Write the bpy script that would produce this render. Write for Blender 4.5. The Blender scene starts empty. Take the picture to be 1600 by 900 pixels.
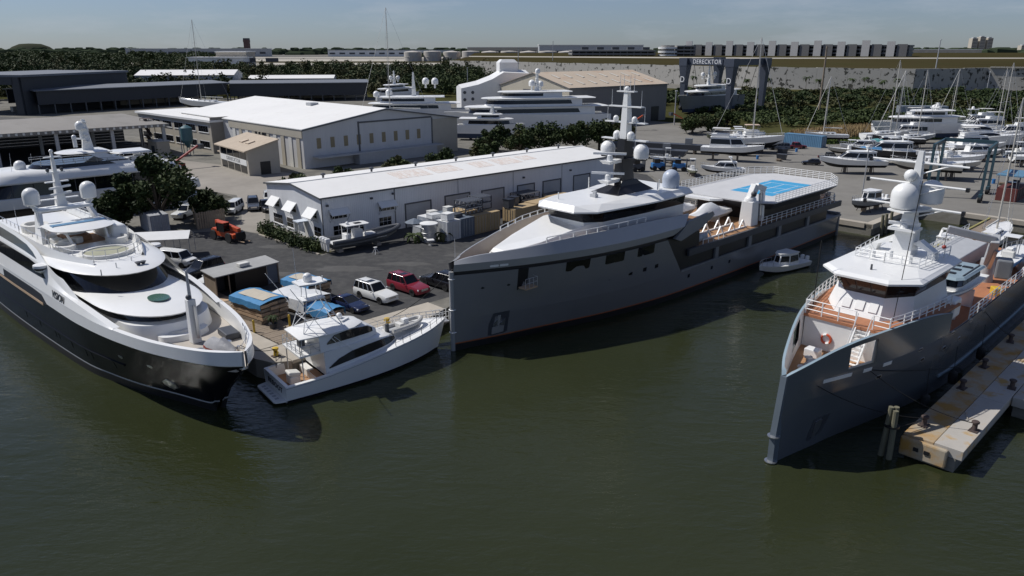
import bpy, bmesh, math, random
from mathutils import Vector, Matrix, noise
R = math.radians
scene = bpy.context.scene
COL = scene.collection
# ------------------------------------------------------------------ camera
CAM_H = 26.0
cd = bpy.data.cameras.new('camera'); cam = bpy.data.objects.new('camera', cd); COL.objects.link(cam)
cam.location = (0, 0, CAM_H); cam.rotation_euler = (math.pi/2 - math.atan(375/1150), 0, 0)
cd.sensor_width = 36; cd.lens = 36*1150/1600; cd.clip_start = 0.5; cd.clip_end = 30000
scene.camera = cam
# ------------------------------------------------------------------ sky and sun
SUN_AZ = R(163.0)      # direction towards the sun, counter-clockwise from +X
SUN_EL = R(50.0)
w = bpy.data.worlds.new('World'); scene.world = w; w.use_nodes = True
nt = w.node_tree; N = nt.nodes; L = nt.links; N.clear()
out = N.new('ShaderNodeOutputWorld'); bg = N.new('ShaderNodeBackground'); bg.inputs[1].default_value = 0.09
sky = N.new('ShaderNodeTexSky'); sky.sky_type = 'NISHITA'; sky.sun_disc = False
sky.sun_elevation = SUN_EL; sky.sun_rotation = math.pi/2 - SUN_AZ
sky.altitude = 0; sky.air_density = 1.0; sky.dust_density = 0.15; sky.ozone_density = 5.0
tc = N.new('ShaderNodeTexCoord'); mp = N.new('ShaderNodeMapping'); mp.inputs['Scale'].default_value = (1.0, 1.0, 5.0)
nz = N.new('ShaderNodeTexNoise'); nz.inputs['Scale'].default_value = 4.2; nz.inputs['Detail'].default_value = 9; nz.inputs['Roughness'].default_value = 0.62
cr = N.new('ShaderNodeValToRGB'); cr.color_ramp.elements[0].position = 0.5; cr.color_ramp.elements[1].position = 0.75
cr.color_ramp.elements[0].color = (0, 0, 0, 1); cr.color_ramp.elements[1].color = (0.5, 0.5, 0.5, 1)
mx = N.new('ShaderNodeMix'); mx.data_type = 'RGBA'; mx.inputs[7].default_value = (4.4, 4.8, 5.4, 1)
hs = N.new('ShaderNodeHueSaturation'); hs.inputs['Saturation'].default_value = 0.78
L.new(tc.outputs['Generated'], mp.inputs[0]); L.new(mp.outputs[0], nz.inputs['Vector']); L.new(nz.outputs[0], cr.inputs[0])
L.new(cr.outputs[0], mx.inputs[0]); tn = N.new('ShaderNodeMix'); tn.data_type = 'RGBA'; tn.blend_type = 'MULTIPLY'; tn.inputs[0].default_value = 1.0; tn.inputs[7].default_value = (0.42, 0.5, 0.68, 1)
L.new(sky.outputs[0], tn.inputs[6]); L.new(tn.outputs[2], hs.inputs['Color']); L.new(hs.outputs[0], mx.inputs[6])
L.new(mx.outputs[2], bg.inputs[0]); L.new(bg.outputs[0], out.inputs[0])
sd = bpy.data.lights.new('sun', 'SUN'); so = bpy.data.objects.new('sun', sd); COL.objects.link(so)
sd.energy = 3.6; sd.angle = R(0.53); sd.color = (1.0, 0.97, 0.93)
sv = Vector((math.cos(SUN_AZ)*math.cos(SUN_EL), math.sin(SUN_AZ)*math.cos(SUN_EL), math.sin(SUN_EL)))
so.rotation_euler = (-sv).to_track_quat('-Z', 'Y').to_euler()
vs = scene.view_settings; vs.view_transform = 'Standard'; vs.look = 'None'; vs.exposure = 0.18; vs.gamma = 1; vs.use_curve_mapping = False

# ------------------------------------------------------------------ materials
MATS = {}
def mat(name, col, rough=0.6, metal=0.0, var=0.12, scale=2.0, bump=0.0, bscale=None, stretch=None, spec=None, col2=None, c2pos=(0.5, 0.75), trans=0.0, coat=0.0, emit=None):
    """Principled material: base colour broken up by two octaves of object-space noise, fine bump."""
    if name in MATS: return MATS[name]
    m = bpy.data.materials.new(name); m.use_nodes = True; t = m.node_tree; n = t.nodes; l = t.links
    b = n['Principled BSDF']; b.inputs['Roughness'].default_value = rough; b.inputs['Metallic'].default_value = metal
    if spec is not None: b.inputs['Specular IOR Level'].default_value = spec
    if coat: b.inputs['Coat Weight'].default_value = coat; b.inputs['Coat Roughness'].default_value = 0.08
    c = tuple(col[:3]) + (1,)
    if emit: b.inputs['Emission Color'].default_value = c; b.inputs['Emission Strength'].default_value = emit
    if trans: b.inputs['Transmission Weight'].default_value = trans
    co = n.new('ShaderNodeTexCoord'); src = co.outputs['Object']
    if stretch:
        mpn = n.new('ShaderNodeMapping'); mpn.inputs['Scale'].default_value = stretch; l.new(src, mpn.inputs[0]); src = mpn.outputs[0]
    if var or col2:
        x = n.new('ShaderNodeTexNoise'); x.inputs['Scale'].default_value = scale; x.inputs['Detail'].default_value = 6; x.inputs['Roughness'].default_value = 0.62
        l.new(src, x.inputs['Vector'])
        if col2:
            r = n.new('ShaderNodeValToRGB'); r.color_ramp.elements[0].position = c2pos[0]; r.color_ramp.elements[1].position = c2pos[1]
            r.color_ramp.elements[0].color = c; r.color_ramp.elements[1].color = tuple(col2[:3]) + (1,)
            l.new(x.outputs[0], r.inputs[0]); cs = r.outputs[0]
        else: cs = None
        if var:
            y = n.new('ShaderNodeTexNoise'); y.inputs['Scale'].default_value = scale*0.23; y.inputs['Detail'].default_value = 5; l.new(src, y.inputs['Vector'])
            ad = n.new('ShaderNodeMath'); ad.operation = 'ADD'; l.new(x.outputs[0], ad.inputs[0]); l.new(y.outputs[0], ad.inputs[1])
            mr = n.new('ShaderNodeMapRange'); mr.inputs[1].default_value = 0.6; mr.inputs[2].default_value = 1.4; mr.inputs[3].default_value = 1-var; mr.inputs[4].default_value = 1+var
            l.new(ad.outputs[0], mr.inputs[0])
            mm = n.new('ShaderNodeVectorMath'); mm.operation = 'SCALE'; l.new(mr.outputs[0], mm.inputs['Scale'])
            if cs: l.new(cs, mm.inputs[0])
            else: mm.inputs[0].default_value = c[:3]
            cs = mm.outputs[0]
        l.new(cs, b.inputs['Base Color'])
    else: b.inputs['Base Color'].default_value = c
    if bump:
        z = n.new('ShaderNodeTexNoise'); z.inputs['Scale'].default_value = bscale or scale*6; z.inputs['Detail'].default_value = 4; l.new(src, z.inputs['Vector'])
        bp = n.new('ShaderNodeBump'); bp.inputs['Strength'].default_value = bump; bp.inputs['Distance'].default_value = 0.05
        l.new(z.outputs[0], bp.inputs['Height']); l.new(bp.outputs[0], b.inputs['Normal'])
    MATS[name] = m; return m
white = mat('white_gelcoat', (0.80, 0.80, 0.78), 0.32, var=0.05, scale=0.7, coat=0.15)
whitem = mat('white_matte_paint', (0.76, 0.76, 0.74), 0.55, var=0.07, scale=0.9)
offw = mat('off_white', (0.66, 0.65, 0.61), 0.6, var=0.1)
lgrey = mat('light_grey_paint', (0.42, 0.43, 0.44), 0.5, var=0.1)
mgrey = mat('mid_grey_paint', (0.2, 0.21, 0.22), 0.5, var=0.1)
dgrey = mat('dark_grey_paint', (0.06, 0.065, 0.075), 0.5, var=0.12)
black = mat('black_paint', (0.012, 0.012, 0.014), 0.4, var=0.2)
rubber = mat('black_rubber', (0.018, 0.018, 0.018), 0.8, var=0.2)
glass = mat('tinted_glass', (0.008, 0.009, 0.011), 0.06, var=0.0, spec=0.5)
glassb = mat('pale_window_glass', (0.045, 0.055, 0.07), 0.1, var=0.15, spec=0.6)
steel = mat('brushed_steel', (0.55, 0.56, 0.57), 0.3, metal=0.9, var=0.05)
alu = mat('dull_aluminium', (0.5, 0.5, 0.5), 0.45, metal=0.6, var=0.08)
teak = mat('teak_deck', (0.36, 0.2, 0.10), 0.7, var=0.16, scale=1.5, stretch=(1, 12, 1))
wood = mat('weathered_wood', (0.24, 0.19, 0.14), 0.8, var=0.25, scale=1.2, bump=0.3)
plyw = mat('sawn_timber', (0.44, 0.31, 0.2), 0.8, var=0.2, scale=1.4)
orange = mat('orange_paint', (0.55, 0.09, 0.03), 0.4, var=0.1)
red = mat('dull_red_paint', (0.3, 0.05, 0.04), 0.5, var=0.15)
yellow = mat('yellow_paint', (0.6, 0.4, 0.04), 0.5, var=0.12)
blue = mat('strong_blue_paint', (0.03, 0.17, 0.42), 0.5, var=0.1)
rust = mat('rusty_iron', (0.07, 0.05, 0.045), 0.8, var=0.4, scale=5)

# ------------------------------------------------------------------ mesh helpers
class MB:
    def __init__(s): s.v = []; s.f = []
    def poly(s, pts, flip=False):
        i = len(s.v); s.v += [tuple(p) for p in pts]; r = list(range(i, i+len(pts))); s.f.append(r[::-1] if flip else r); return s
    def box(s, x0, x1, y0, y1, z0, z1):
        return s.loft([[(x0,y0,z0),(x1,y0,z0),(x1,y1,z0),(x0,y1,z0)], [(x0,y0,z1),(x1,y0,z1),(x1,y1,z1),(x0,y1,z1)]])
    def obox(s, c, size, rz=0.0, rx=0.0, ry=0.0):
        M = Matrix.Rotation(rz, 3, 'Z') @ Matrix.Rotation(ry, 3, 'Y') @ Matrix.Rotation(rx, 3, 'X'); a, b, d = (q/2 for q in size); C = Vector(c)
        ring = lambda z: [tuple(C + M @ Vector(p)) for p in ((-a,-b,z),(a,-b,z),(a,b,z),(-a,b,z))]
        return s.loft([ring(-d), ring(d)])
    def beam(s, p, q, wd, ht=None):
        """square bar from p to q"""
        p, q = Vector(p), Vector(q); d = (q-p).normalized(); up = Vector((0,0,1)) if abs(d.z) < 0.95 else Vector((1,0,0))
        a = d.cross(up).normalized(); b = a.cross(d).normalized(); a *= wd/2; b *= (ht or wd)/2
        return s.loft([[o-a-b, o+a-b, o+a+b, o-a+b] for o in (p, q)])
    def loft(s, rings, close=True, cap=True):
        i = len(s.v); n = len(rings[0])
        for r in rings: s.v += [tuple(p) for p in r]
        for k in range(len(rings)-1):
            for j in range(n if close else n-1):
                a = i+k*n+j; b = i+k*n+(j+1) % n; s.f.append([a, b, b+n, a+n])
        if cap:
            s.f.append(list(range(i, i+n))[::-1]); e = i+(len(rings)-1)*n; s.f.append(list(range(e, e+n)))
        return s
    def prism(s, poly, z0, z1, top=None): return s.loft([[(x, y, z0) for x, y in poly], [(x, y, z1) for x, y in (top or poly)]])
    def cone(s, p, q, r0, r1=None, n=8, cap=True):
        r1 = r0 if r1 is None else r1; p, q = Vector(p), Vector(q); d = (q-p).normalized(); up = Vector((0,0,1)) if abs(d.z) < 0.95 else Vector((1,0,0))
        a = d.cross(up).normalized(); b = a.cross(d).normalized()
        ring = lambda o, r: [o + (a*math.cos(t)+b*math.sin(t))*r for t in (2*math.pi*k/n for k in range(n))]
        return s.loft([ring(p, r0), ring(q, r1)], cap=cap)
    def tube(s, pts, r, n=5):
        P_ = [Vector(p) for p in pts]; rings = []
        for k, p in enumerate(P_):
            d = (P_[min(k+1, len(P_)-1)] - P_[max(k-1, 0)]).normalized(); up = Vector((0,0,1)) if abs(d.z) < 0.95 else Vector((1,0,0))
            a = d.cross(up).normalized(); b = a.cross(d).normalized()
            rings.append([p + (a*math.cos(t)+b*math.sin(t))*r for t in (2*math.pi*j/n for j in range(n))])
        return s.loft(rings)
    def lathe(s, prof, c=(0,0,0), n=16, sx=1.0, sy=1.0):
        return s.loft([[(c[0]+r*sx*math.cos(2*math.pi*k/n), c[1]+r*sy*math.sin(2*math.pi*k/n), c[2]+z) for k in range(n)] for r, z in prof])
    def dome(s, c, r, base=0.5, n=16):
        """radome: short drum with hemispherical top, c = centre of its foot"""
        pr = [(r*0.8, 0), (r*0.95, r*0.12), (r, r*base)] + [(r*math.cos(a), r*base + r*math.sin(a)) for a in (R(18), R(36), R(54), R(70), R(82))] + [(r*0.02, r*base+r)]
        return s.lathe(pr, c, n)
    def ball(s, c, r, n=10, sz=1.0):
        return s.lathe([(max(r*math.sin(math.pi*k/6), 0.002), -r*sz*math.cos(math.pi*k/6)) for k in range(7)], c, n)
    def grid(s, lines, flip=False):
        i = len(s.v); n = len(lines[0])
        for r in lines: s.v += [tuple(p) for p in r]
        for k in range(len(lines)-1):
            for j in range(n-1):
                q = [i+k*n+j, i+k*n+j+1, i+(k+1)*n+j+1, i+(k+1)*n+j]; s.f.append(q[::-1] if flip else q)
        return s
    def both(s, lines):
        """a surface grid and its mirror image in y"""
        s.grid(lines, True); return s.grid([[(x, -y, z) for x, y, z in r] for r in lines])
    def add(s, o, M):
        i = len(s.v); s.v += [tuple(M @ Vector(p)) for p in o.v]; s.f += [[a+i for a in q] for q in o.f]; return s
    def mesh(s, name, m, smooth=35):
        me = bpy.data.meshes.new(name); me.from_pydata(s.v, [], s.f); me.validate(); me.update()
        if m: me.materials.append(m)
        if smooth:
            me.polygons.foreach_set('use_smooth', [True]*len(me.polygons)); me.set_sharp_from_angle(angle=R(smooth))
        return me
    def fix(s):
        return s
    def build(s, name, m, parent=None, smooth=35, wm=False, bevel=0.0, recalc=True):
        me = s.mesh(name, m, smooth)
        if recalc:
            bm = bmesh.new(); bm.from_mesh(me); bmesh.ops.recalc_face_normals(bm, faces=bm.faces); bm.to_mesh(me); bm.free()
        o = bpy.data.objects.new(name, me); COL.objects.link(o)
        if parent: o.parent = parent
        if bevel:
            b = o.modifiers.new('bevel', 'BEVEL'); b.width = bevel; b.segments = 2; b.limit_method = 'ANGLE'; b.angle_limit = R(40)
        return o
def cr_line(pts, sub=6):
    """Catmull-Rom through 3D control points"""
    P_ = [Vector(p) for p in pts]; o = []
    for i in range(len(P_)-1):
        a = P_[i-1] if i else P_[0]*2-P_[1]; b, c = P_[i], P_[i+1]; d = P_[i+2] if i+2 < len(P_) else P_[-1]*2-P_[-2]
        for k in range(sub):
            t = k/sub; o.append(0.5*((2*b)+(c-a)*t+(2*a-5*b+4*c-d)*t*t+(3*b-3*c+d-a)*t**3))
    o.append(P_[-1]); return o
def at(line, s):
    x = max(0, min(1, s))*(len(line)-1); i = min(int(x), len(line)-2); return line[i].lerp(line[i+1], x-i)
def at_x(line, x):
    """point of a polyline at a given x"""
    for a, b in zip(line, line[1:]):
        if (a.x-x)*(b.x-x) <= 0 and a.x != b.x: return a.lerp(b, (x-a.x)/(b.x-a.x))
    return line[0] if abs(line[0].x-x) < abs(line[-1].x-x) else line[-1]
def shell_strip(A, B, samples, eps=0.02, side=1, depth=0.03):
    """panel lying on the surface between lines A and B; samples = (x, t_low, t_high)"""
    lo, hi = [], []
    for x, t0, t1 in samples:
        a, b = at_x(A, x), at_x(B, x); d = (b-a)
        tx = (at_x(B, x+0.3)-at_x(B, x-0.3)); nrm = d.cross(tx); nrm = nrm.normalized() if nrm.length > 1e-6 else Vector((0,1,0))
        if nrm.y < 0: nrm = -nrm
        for t, arr in ((t0, lo), (t1, hi)): arr.append((a+d*t, nrm))
    f = lambda p, k: Vector((p[0].x, p[0].y*1.0, p[0].z)) + p[1]*k
    rings = []
    for p, q in zip(lo, hi): rings.append([f(p, -depth), f(q, -depth), f(q, eps), f(p, eps)])
    if side < 0: rings = [[(v.x, -v.y, v.z) for v in r] for r in rings]
    return MB().loft(rings)
def tag(o, label=None, cat=None, group=None, kind=None):
    if label: o['label'] = label
    if cat: o['category'] = cat
    if group: o['group'] = group
    if kind: o['kind'] = kind
    return o
def thing(name, label, cat, loc=(0,0,0), rz=0.0, group=None):
    o = bpy.data.objects.new(name, None); COL.objects.link(o); o.location = loc; o.rotation_euler = (0, 0, rz); o.empty_display_size = 0.3
    return tag(o, label, cat, group)
def copy_tree(o, loc=None, rz=None, label=None, parent=None, scale=None):
    c = o.copy(); COL.objects.link(c); c.parent = parent
    if loc: c.location = loc
    if rz is not None: c.rotation_euler = (0, 0, rz)
    if scale: c.scale = (scale,)*3 if not isinstance(scale, tuple) else scale
    if label: c['label'] = label
    for ch in list(o.children): copy_tree(ch, parent=c)
    return c
def copy_part(o, parent, loc=None, rot=None):
    c = o.copy(); COL.objects.link(c); c.parent = parent
    if loc: c.location = loc
    if rot: c.rotation_euler = rot
    return c
_tref = []
def text(s, name, m, size, mat4, parent, extrude=0.01, sx=1.0):
    cu = bpy.data.curves.new(name, 'FONT'); cu.body = s; cu.size = size; cu.extrude = extrude; cu.align_x = 'CENTER'; cu.align_y = 'CENTER'; cu.space_character = 1.1
    to = bpy.data.objects.new(name, cu); COL.objects.link(to); bpy.context.view_layer.update()
    me = bpy.data.meshes.new_from_object(to.evaluated_get(bpy.context.evaluated_depsgraph_get())); bpy.data.objects.remove(to)
    me.transform(Matrix.Diagonal((sx, 1, 1, 1))); me.transform(mat4); me.materials.clear(); me.materials.append(m)
    o = bpy.data.objects.new(name, me); COL.objects.link(o); o.parent = parent; return o
def frame(origin, xdir, ydir):
    """4x4 from origin, text x direction, text up direction"""
    x = Vector(xdir).normalized(); y = Vector(ydir); y = (y - x*y.dot(x)).normalized(); z = x.cross(y)
    M = Matrix.Identity(4)
    for i in range(3): M[i][0], M[i][1], M[i][2], M[i][3] = x[i], y[i], z[i], origin[i]
    return M
def railing(path, h=1.0, n_rail=2, step=1.5, r=0.025, skip_ends=False):
    """one railing: stanchions along a path with horizontal rails"""
    m = MB(); P_ = [Vector(p) for p in path]; up = Vector((0, 0, 1))
    for k in range(1, n_rail+1): m.tube([p+up*h*k/n_rail for p in P_], r, 4)
    for a, b in zip(P_, P_[1:]):
        k = max(1, round((b-a).length/step))
        for i in range(k): q = a.lerp(b, i/k); m.beam(q, q+up*h, r*2)
    m.beam(P_[-1], P_[-1]+up*h, r*2); return m
rnd = random.Random(7)
GZ = 1.6    # height of the yard above the water
def lerp(a, b, t): return a+(b-a)*t
# ------------------------------------------------------------------ site frame: x along the quay behind the grey vessel, y across it
AX = math.atan2(.695, .72); OX, OY = -5.3, 61.6
def W(x, y): return (OX + x*math.cos(AX) - y*math.sin(AX), OY + x*math.sin(AX) + y*math.cos(AX))
def W3(x, y, z): return W(x, y) + (z,)
def water_mat():
    m = bpy.data.materials.new('harbour_water'); m.use_nodes = True; t = m.node_tree; n = t.nodes; l = t.links; b = n['Principled BSDF']
    co = n.new('ShaderNodeTexCoord')
    big = n.new('ShaderNodeTexNoise'); big.inputs['Scale'].default_value = 0.035; big.inputs['Detail'].default_value = 3; l.new(co.outputs['Object'], big.inputs['Vector'])
    r = n.new('ShaderNodeValToRGB'); r.color_ramp.elements[0].color = (0.023, 0.028, 0.011, 1); r.color_ramp.elements[1].color = (0.031, 0.036, 0.017, 1)
    r.color_ramp.elements[0].position = 0.35; r.color_ramp.elements[1].position = 0.65; l.new(big.outputs[0], r.inputs[0]); l.new(r.outputs[0], b.inputs['Base Color'])
    b.inputs['Roughness'].default_value = 0.07; b.inputs['IOR'].default_value = 1.333
    prev = None
    for sc, st, dist, rot in ((0.42, 0.32, 0.35, 0.6), (1.5, 0.55, 0.12, 0.9), (4.2, 0.6, 0.045, 0.3)):
        mpn = n.new('ShaderNodeMapping'); mpn.inputs['Rotation'].default_value = (0, 0, rot); mpn.inputs['Scale'].default_value = (0.55, 1.3, 1); l.new(co.outputs['Object'], mpn.inputs[0])
        z = n.new('ShaderNodeTexNoise'); z.inputs['Scale'].default_value = sc; z.inputs['Detail'].default_value = 3; z.inputs['Distortion'].default_value = 0.4; l.new(mpn.outputs[0], z.inputs['Vector'])
        bp = n.new('ShaderNodeBump'); bp.inputs['Strength'].default_value = st; bp.inputs['Distance'].default_value = dist; l.new(z.outputs[0], bp.inputs['Height'])
        if sc > 1:
            wn = n.new('ShaderNodeTexNoise'); wn.inputs['Scale'].default_value = .06; wn.inputs['Detail'].default_value = 4; l.new(co.outputs['Object'], wn.inputs['Vector'])
            mr = n.new('ShaderNodeMapRange'); mr.inputs[1].default_value = .35; mr.inputs[2].default_value = .65; mr.inputs[3].default_value = st*.25; mr.inputs[4].default_value = st*1.15; l.new(wn.outputs[0], mr.inputs[0]); l.new(mr.outputs[0], bp.inputs['Strength'])
        if prev: l.new(prev.outputs[0], bp.inputs['Normal'])
        prev = bp
    l.new(prev.outputs[0], b.inputs['Normal']); return m
tag(MB().poly([(-700, -300, 0), (700, -300, 0), (700, 420, 0), (-700, 420, 0)]).build('water', water_mat(), smooth=0), kind='structure')
# land: one sheet from the quay edges to the horizon, with its sea wall
quay = [(-67, 88), (13.5, 88), (13.5, 75), (-19.5, 75), (-15.35, 7.0), (-14.7, 5.3), (-13.2, 4.5), (1, 4.6), (7, 6.9), (70.8, 6.9), (70.8, -9.3), (88, -9.3), (88, -16), (89, -16), (89, -160)]
qw = [W(*p) for p in quay]
outline = qw + [(900, 40), (900, 300), (12000, 3000), (12000, 14000), (-12000, 14000), (-12000, 2500), (-900, 300), (-700, 60), (-200, 20)]
earth = mat('dry_ground', (0.20, 0.19, 0.165), 0.95, var=0.22, scale=0.35, spec=.12, bump=0.15, bscale=6, col2=(0.13, 0.125, 0.11), c2pos=(0.45, 0.62))
concrete = mat('quay_concrete', (0.40, 0.36, 0.30), 0.9, var=0.2, scale=0.8, bump=0.12, bscale=9)
seawall_m = mat('stained_sea_wall', (0.20, 0.19, 0.165), 0.9, var=0.35, scale=0.5, bump=0.2, col2=(0.09, 0.085, 0.06), stretch=(1, 1, 2.5))
g = MB().poly([(x, y, GZ) for x, y in outline]).build('ground', earth, smooth=0); tag(g, kind='structure')
sw = MB().grid([[(x, y, -2.5) for x, y in outline], [(x, y, GZ-0.002) for x, y in outline]]); tag(sw.build('sea_wall', seawall_m, smooth=0), kind='structure')
asph = mat('yard_asphalt', (0.062, 0.062, 0.063), 0.92, var=0.13, scale=1.1, spec=.12, bump=0.5, bscale=9, col2=(0.086, 0.085, 0.082), c2pos=(0.42, 0.78))
tag(MB().poly([(x, y, GZ+0.004) for x, y in [W(-14.5, 8.2), W(3, 8.2), W(70, 8.2), W(68, 22), W(84, 40), W(86, 62), W(70, 75), W(40, 52), W(30, 42), (-23.5, 87.8), (-33.8, 98.2), (-38.6, 101), (-48, 99), W(-18.5, 60)]]).build('yard_asphalt', asph, smooth=0), kind='structure')
road = mat('pale_concrete_road', (0.30, 0.275, 0.24), 0.9, var=0.16, scale=0.4, spec=.12, bump=0.1, bscale=10)
tag(MB().poly([(x, y, GZ+0.004) for x, y in [(-33.9, 98.6), (-38.4, 112.5), (-36, 124), (-44, 150), (-90, 178), (-102, 166), (-62, 136), (-48, 127), (-44, 118), (-40.5, 108), (-38.9, 101.4)]]).build('road', road, smooth=0), kind='structure')
gravel = mat('boatyard_gravel', (0.225, 0.215, 0.195), 0.95, var=0.16, scale=0.25, spec=.12, bump=0.3, bscale=14, col2=(0.16, 0.152, 0.138), c2pos=(0.4, 0.75))
tag(MB().poly([(x, y, GZ+0.008) for x, y in [W(71, -8), W(87, -8.5), W(89.5, -17), W(90, -100), (260, 150), (200, 235), (88, 190), (60, 240), (40, 262), (30, 200), W(87, 63), W(85, 40), W(69, 22)]]).build('boatyard_ground', gravel, smooth=0), kind='structure')
# concrete quay apron along the water, with joints between the slabs
ap = thing('quay_apron', None, None); tag(ap, kind='structure')
xs = [-13.4 + 3.4*k for k in range(6)]
for k in range(5):
    a, b = xs[k]+0.02, xs[k+1]-0.02; y0 = 4.42 if b < 1.5 else 5.0
    MB().prism([W(a, 4.42), W(b, 4.5 if b < 1.5 else 5.6), W(b, 8.3), W(a, 8.3)], GZ-0.25, GZ+0.05 + 0.006*(k % 2)).build('slab', concrete, ap, smooth=0)
ys = [4.55, 8.4, 12.2, 16.0, 20.0, 24.0, 28.0, 33.0, 38.0]
corner = [(-13.45, 4.42), (-14.75, 5.2), (-15.4, 6.9), (-15.45, 8.3), (-13.45, 8.3)]
MB().prism([W(*p) for p in corner], GZ-1.6, GZ+0.053).build('slab', concrete, ap, smooth=0)
for k in range(1, 8):
    a, b = ys[k]+0.02, ys[k+1]-0.02; e = lambda y: -15.05-0.061*y
    MB().prism([W(e(a)+0.1, a), W(e(b)+0.1, b), W(e(b)+3.0, b), W(e(a)+3.0, a)][::-1], GZ-0.25, GZ+0.05 + 0.007*(k % 2)).build('slab', concrete, ap, smooth=0)
# timber planking beside the lumber stack
tp = thing('timber_walkway', None, None); tag(tp, kind='structure')
plk = None
for k in range(46):
    y = 8.6+0.44*k
    if plk is None: plk = MB().box(-1.6, 1.6, -0.2, 0.2, 0, 0.07).build('plank', wood, tp, smooth=0); o = plk
    else: o = copy_part(plk, tp)
    o.location = W3(-15.05-0.061*y+4.75+rnd.uniform(-.06, .06), y, GZ+0.006+rnd.uniform(0, .02)); o.rotation_euler = (0, 0, AX+rnd.uniform(-.012, .012))
# ---- concrete mooring pier on the right with its branch
pierm = mat('pier_concrete', (0.40, 0.345, 0.26), 0.9, var=0.2, scale=0.55, bump=0.1, bscale=8, col2=(0.38, 0.21, 0.05), c2pos=(0.42, 0.62))
pierm2 = mat('pier_concrete_pale', (0.42, 0.395, 0.355), 0.9, var=0.15, scale=0.6, bump=0.08, bscale=8, col2=(0.40, 0.25, 0.08), c2pos=(0.52, 0.66))
pr = thing('mooring_pier', 'concrete mooring pier with ochre rust stains beside the blue-grey vessel', 'pier', W3(10.2, -36.6, 0), AX)
x = 0.0; seg = [9.6, 9.0, 11.0, 12.0, 13.0, 14.0, 11.0]
for k, sl in enumerate(seg):
    MB().box(x+0.015, x+sl-0.015, 0.03, 1.9, 0.75, GZ+0.02*(k % 2)).build('deck_slab', pierm, pr, smooth=0, bevel=0.04)
    MB().box(x+0.015, x+sl-0.015, -1.7, 0.0, 0.95, GZ+0.03).build('deck_slab', pierm2, pr, smooth=0, bevel=0.03)
    x += sl
MB().box(0.0, 79.5, -1.35, 1.6, -2.0, 0.93).build('pier_wall', seawall_m, pr, smooth=0)
MB().box(-0.35, 0.03, -0.9, 1.95, 0.15, GZ-0.12).build('end_fender', pierm, pr, smooth=0, bevel=0.12)
for yy in (0.1, 0.75): MB().box(-0.42, -0.33, yy, yy+0.32, 0.75, 1.0).build('ladder_recess', black, pr, smooth=0)
br = thing('pier_branch', 'short concrete branch running off the mooring pier at the right edge', 'pier', W3(21.5, -38.35, 0), AX)
MB().box(0, 3.2, -14, 0, 0.9, GZ+0.01).build('deck_slab', pierm2, br, smooth=0, bevel=0.03); MB().box(0.3, 2.9, -14, -0.1, -2, 0.88).build('pier_wall', seawall_m, br, smooth=0)
def bollard(name, loc, label, group='iron mooring bollards on the concrete pier'):
    t = thing(name, label, 'bollard', loc, AX+rnd.uniform(-.2, .2), group)
    MB().obox((0, 0, .03), (0.75, 0.55, 0.06)).build('base_plate', rust, t, smooth=0)
    MB().lathe([(.2, .06), (.17, .12), (.16, .5), (.25, .58), (.25, .68), (.2, .72), (.02, .73)], n=12).build('post', rust, t)
    return t
lb = [('black iron bollard at the outer end of the concrete pier, ship side', 2.0, 1.3), ('black iron bollard on the outer pier end, open-water side', 3.6, -1.3),
      ('black iron bollard halfway along the concrete pier at the shadow edge', 10.2, 1.3), ('black iron bollard in the vessel shadow on the concrete pier', 15.8, 1.3),
      ('black iron bollard at the foot of the pier branch', 12.9, -1.3), ('black iron bollard farthest up the concrete pier near the right edge', 23.5, 1.3)]
for l_, bx, by in lb:
    bollard('mooring_bollard', W3(10.2+bx, -36.6+by, GZ+.03), l_)
pilem = mat('mossy_timber_pile', (0.16, 0.15, 0.10), 0.9, var=0.35, scale=3, bump=0.3, col2=(0.09, 0.10, 0.07), stretch=(1, 1, .3))
def dolphin(loc, label, k=3, h=3.6, r=.2):
    t = thing('pile_dolphin', label, 'mooring piles', loc, 0)
    for i in range(k):
        a = 2*math.pi*i/k+.5; c, s_ = math.cos(a), math.sin(a)
        MB().cone((c*.42, s_*.42, -2), (c*.2, s_*.2, h+rnd.uniform(-.15, .2)), r, r*.86, 9).build('pile', pilem, t)
    if k > 1: MB().lathe([(.47, 0), (.47, .12)], (0, 0, h*.62), 12).build('rope_lashing', black, t)
    return t
dolphin(W3(9.2, -34.2, 0), 'three mossy timber piles lashed together by the pier end')
# timber finger pier with a yellow edge
fp = thing('finger_pier', 'timber finger pier with yellow kerb behind the blue-grey vessel', 'pier', W3(47, -20.0, 0), AX)
yk = mat('yellow_kerb', (0.30, 0.27, 0.10), 0.8, var=.25)
for k in range(20):
    MB().box(k*2.05, k*2.05+2.02, -2.2, 0, GZ-.15, GZ+.01*(k % 2)).build('deck_panel', wood, fp, smooth=0)
MB().box(0, 41, .01, .28, GZ-.35, GZ+.18).build('kerb', yk, fp, smooth=0); MB().box(0, 41, -2.5, -2.21, GZ-.35, GZ+.16).build('kerb', yk, fp, smooth=0)
for k in range(11):
    for yy in (-.15, -2.1): MB().cone((k*4+.4, yy, -2), (k*4+.4, yy, GZ-.16), .22, .2, 8).build('pile', pilem, fp)
for i, (x, y, l_) in enumerate([(74, -9.9, 'single timber pile standing at the patrol boat quay corner'), (72.4, -9.95, 'single timber pile left of its twin at the patrol boat quay'), (76, -9.9, 'single timber pile right of its twin at the patrol boat quay')]):
    dolphin(W3(x, y, 0), l_, 1, 3.0, .24)
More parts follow.
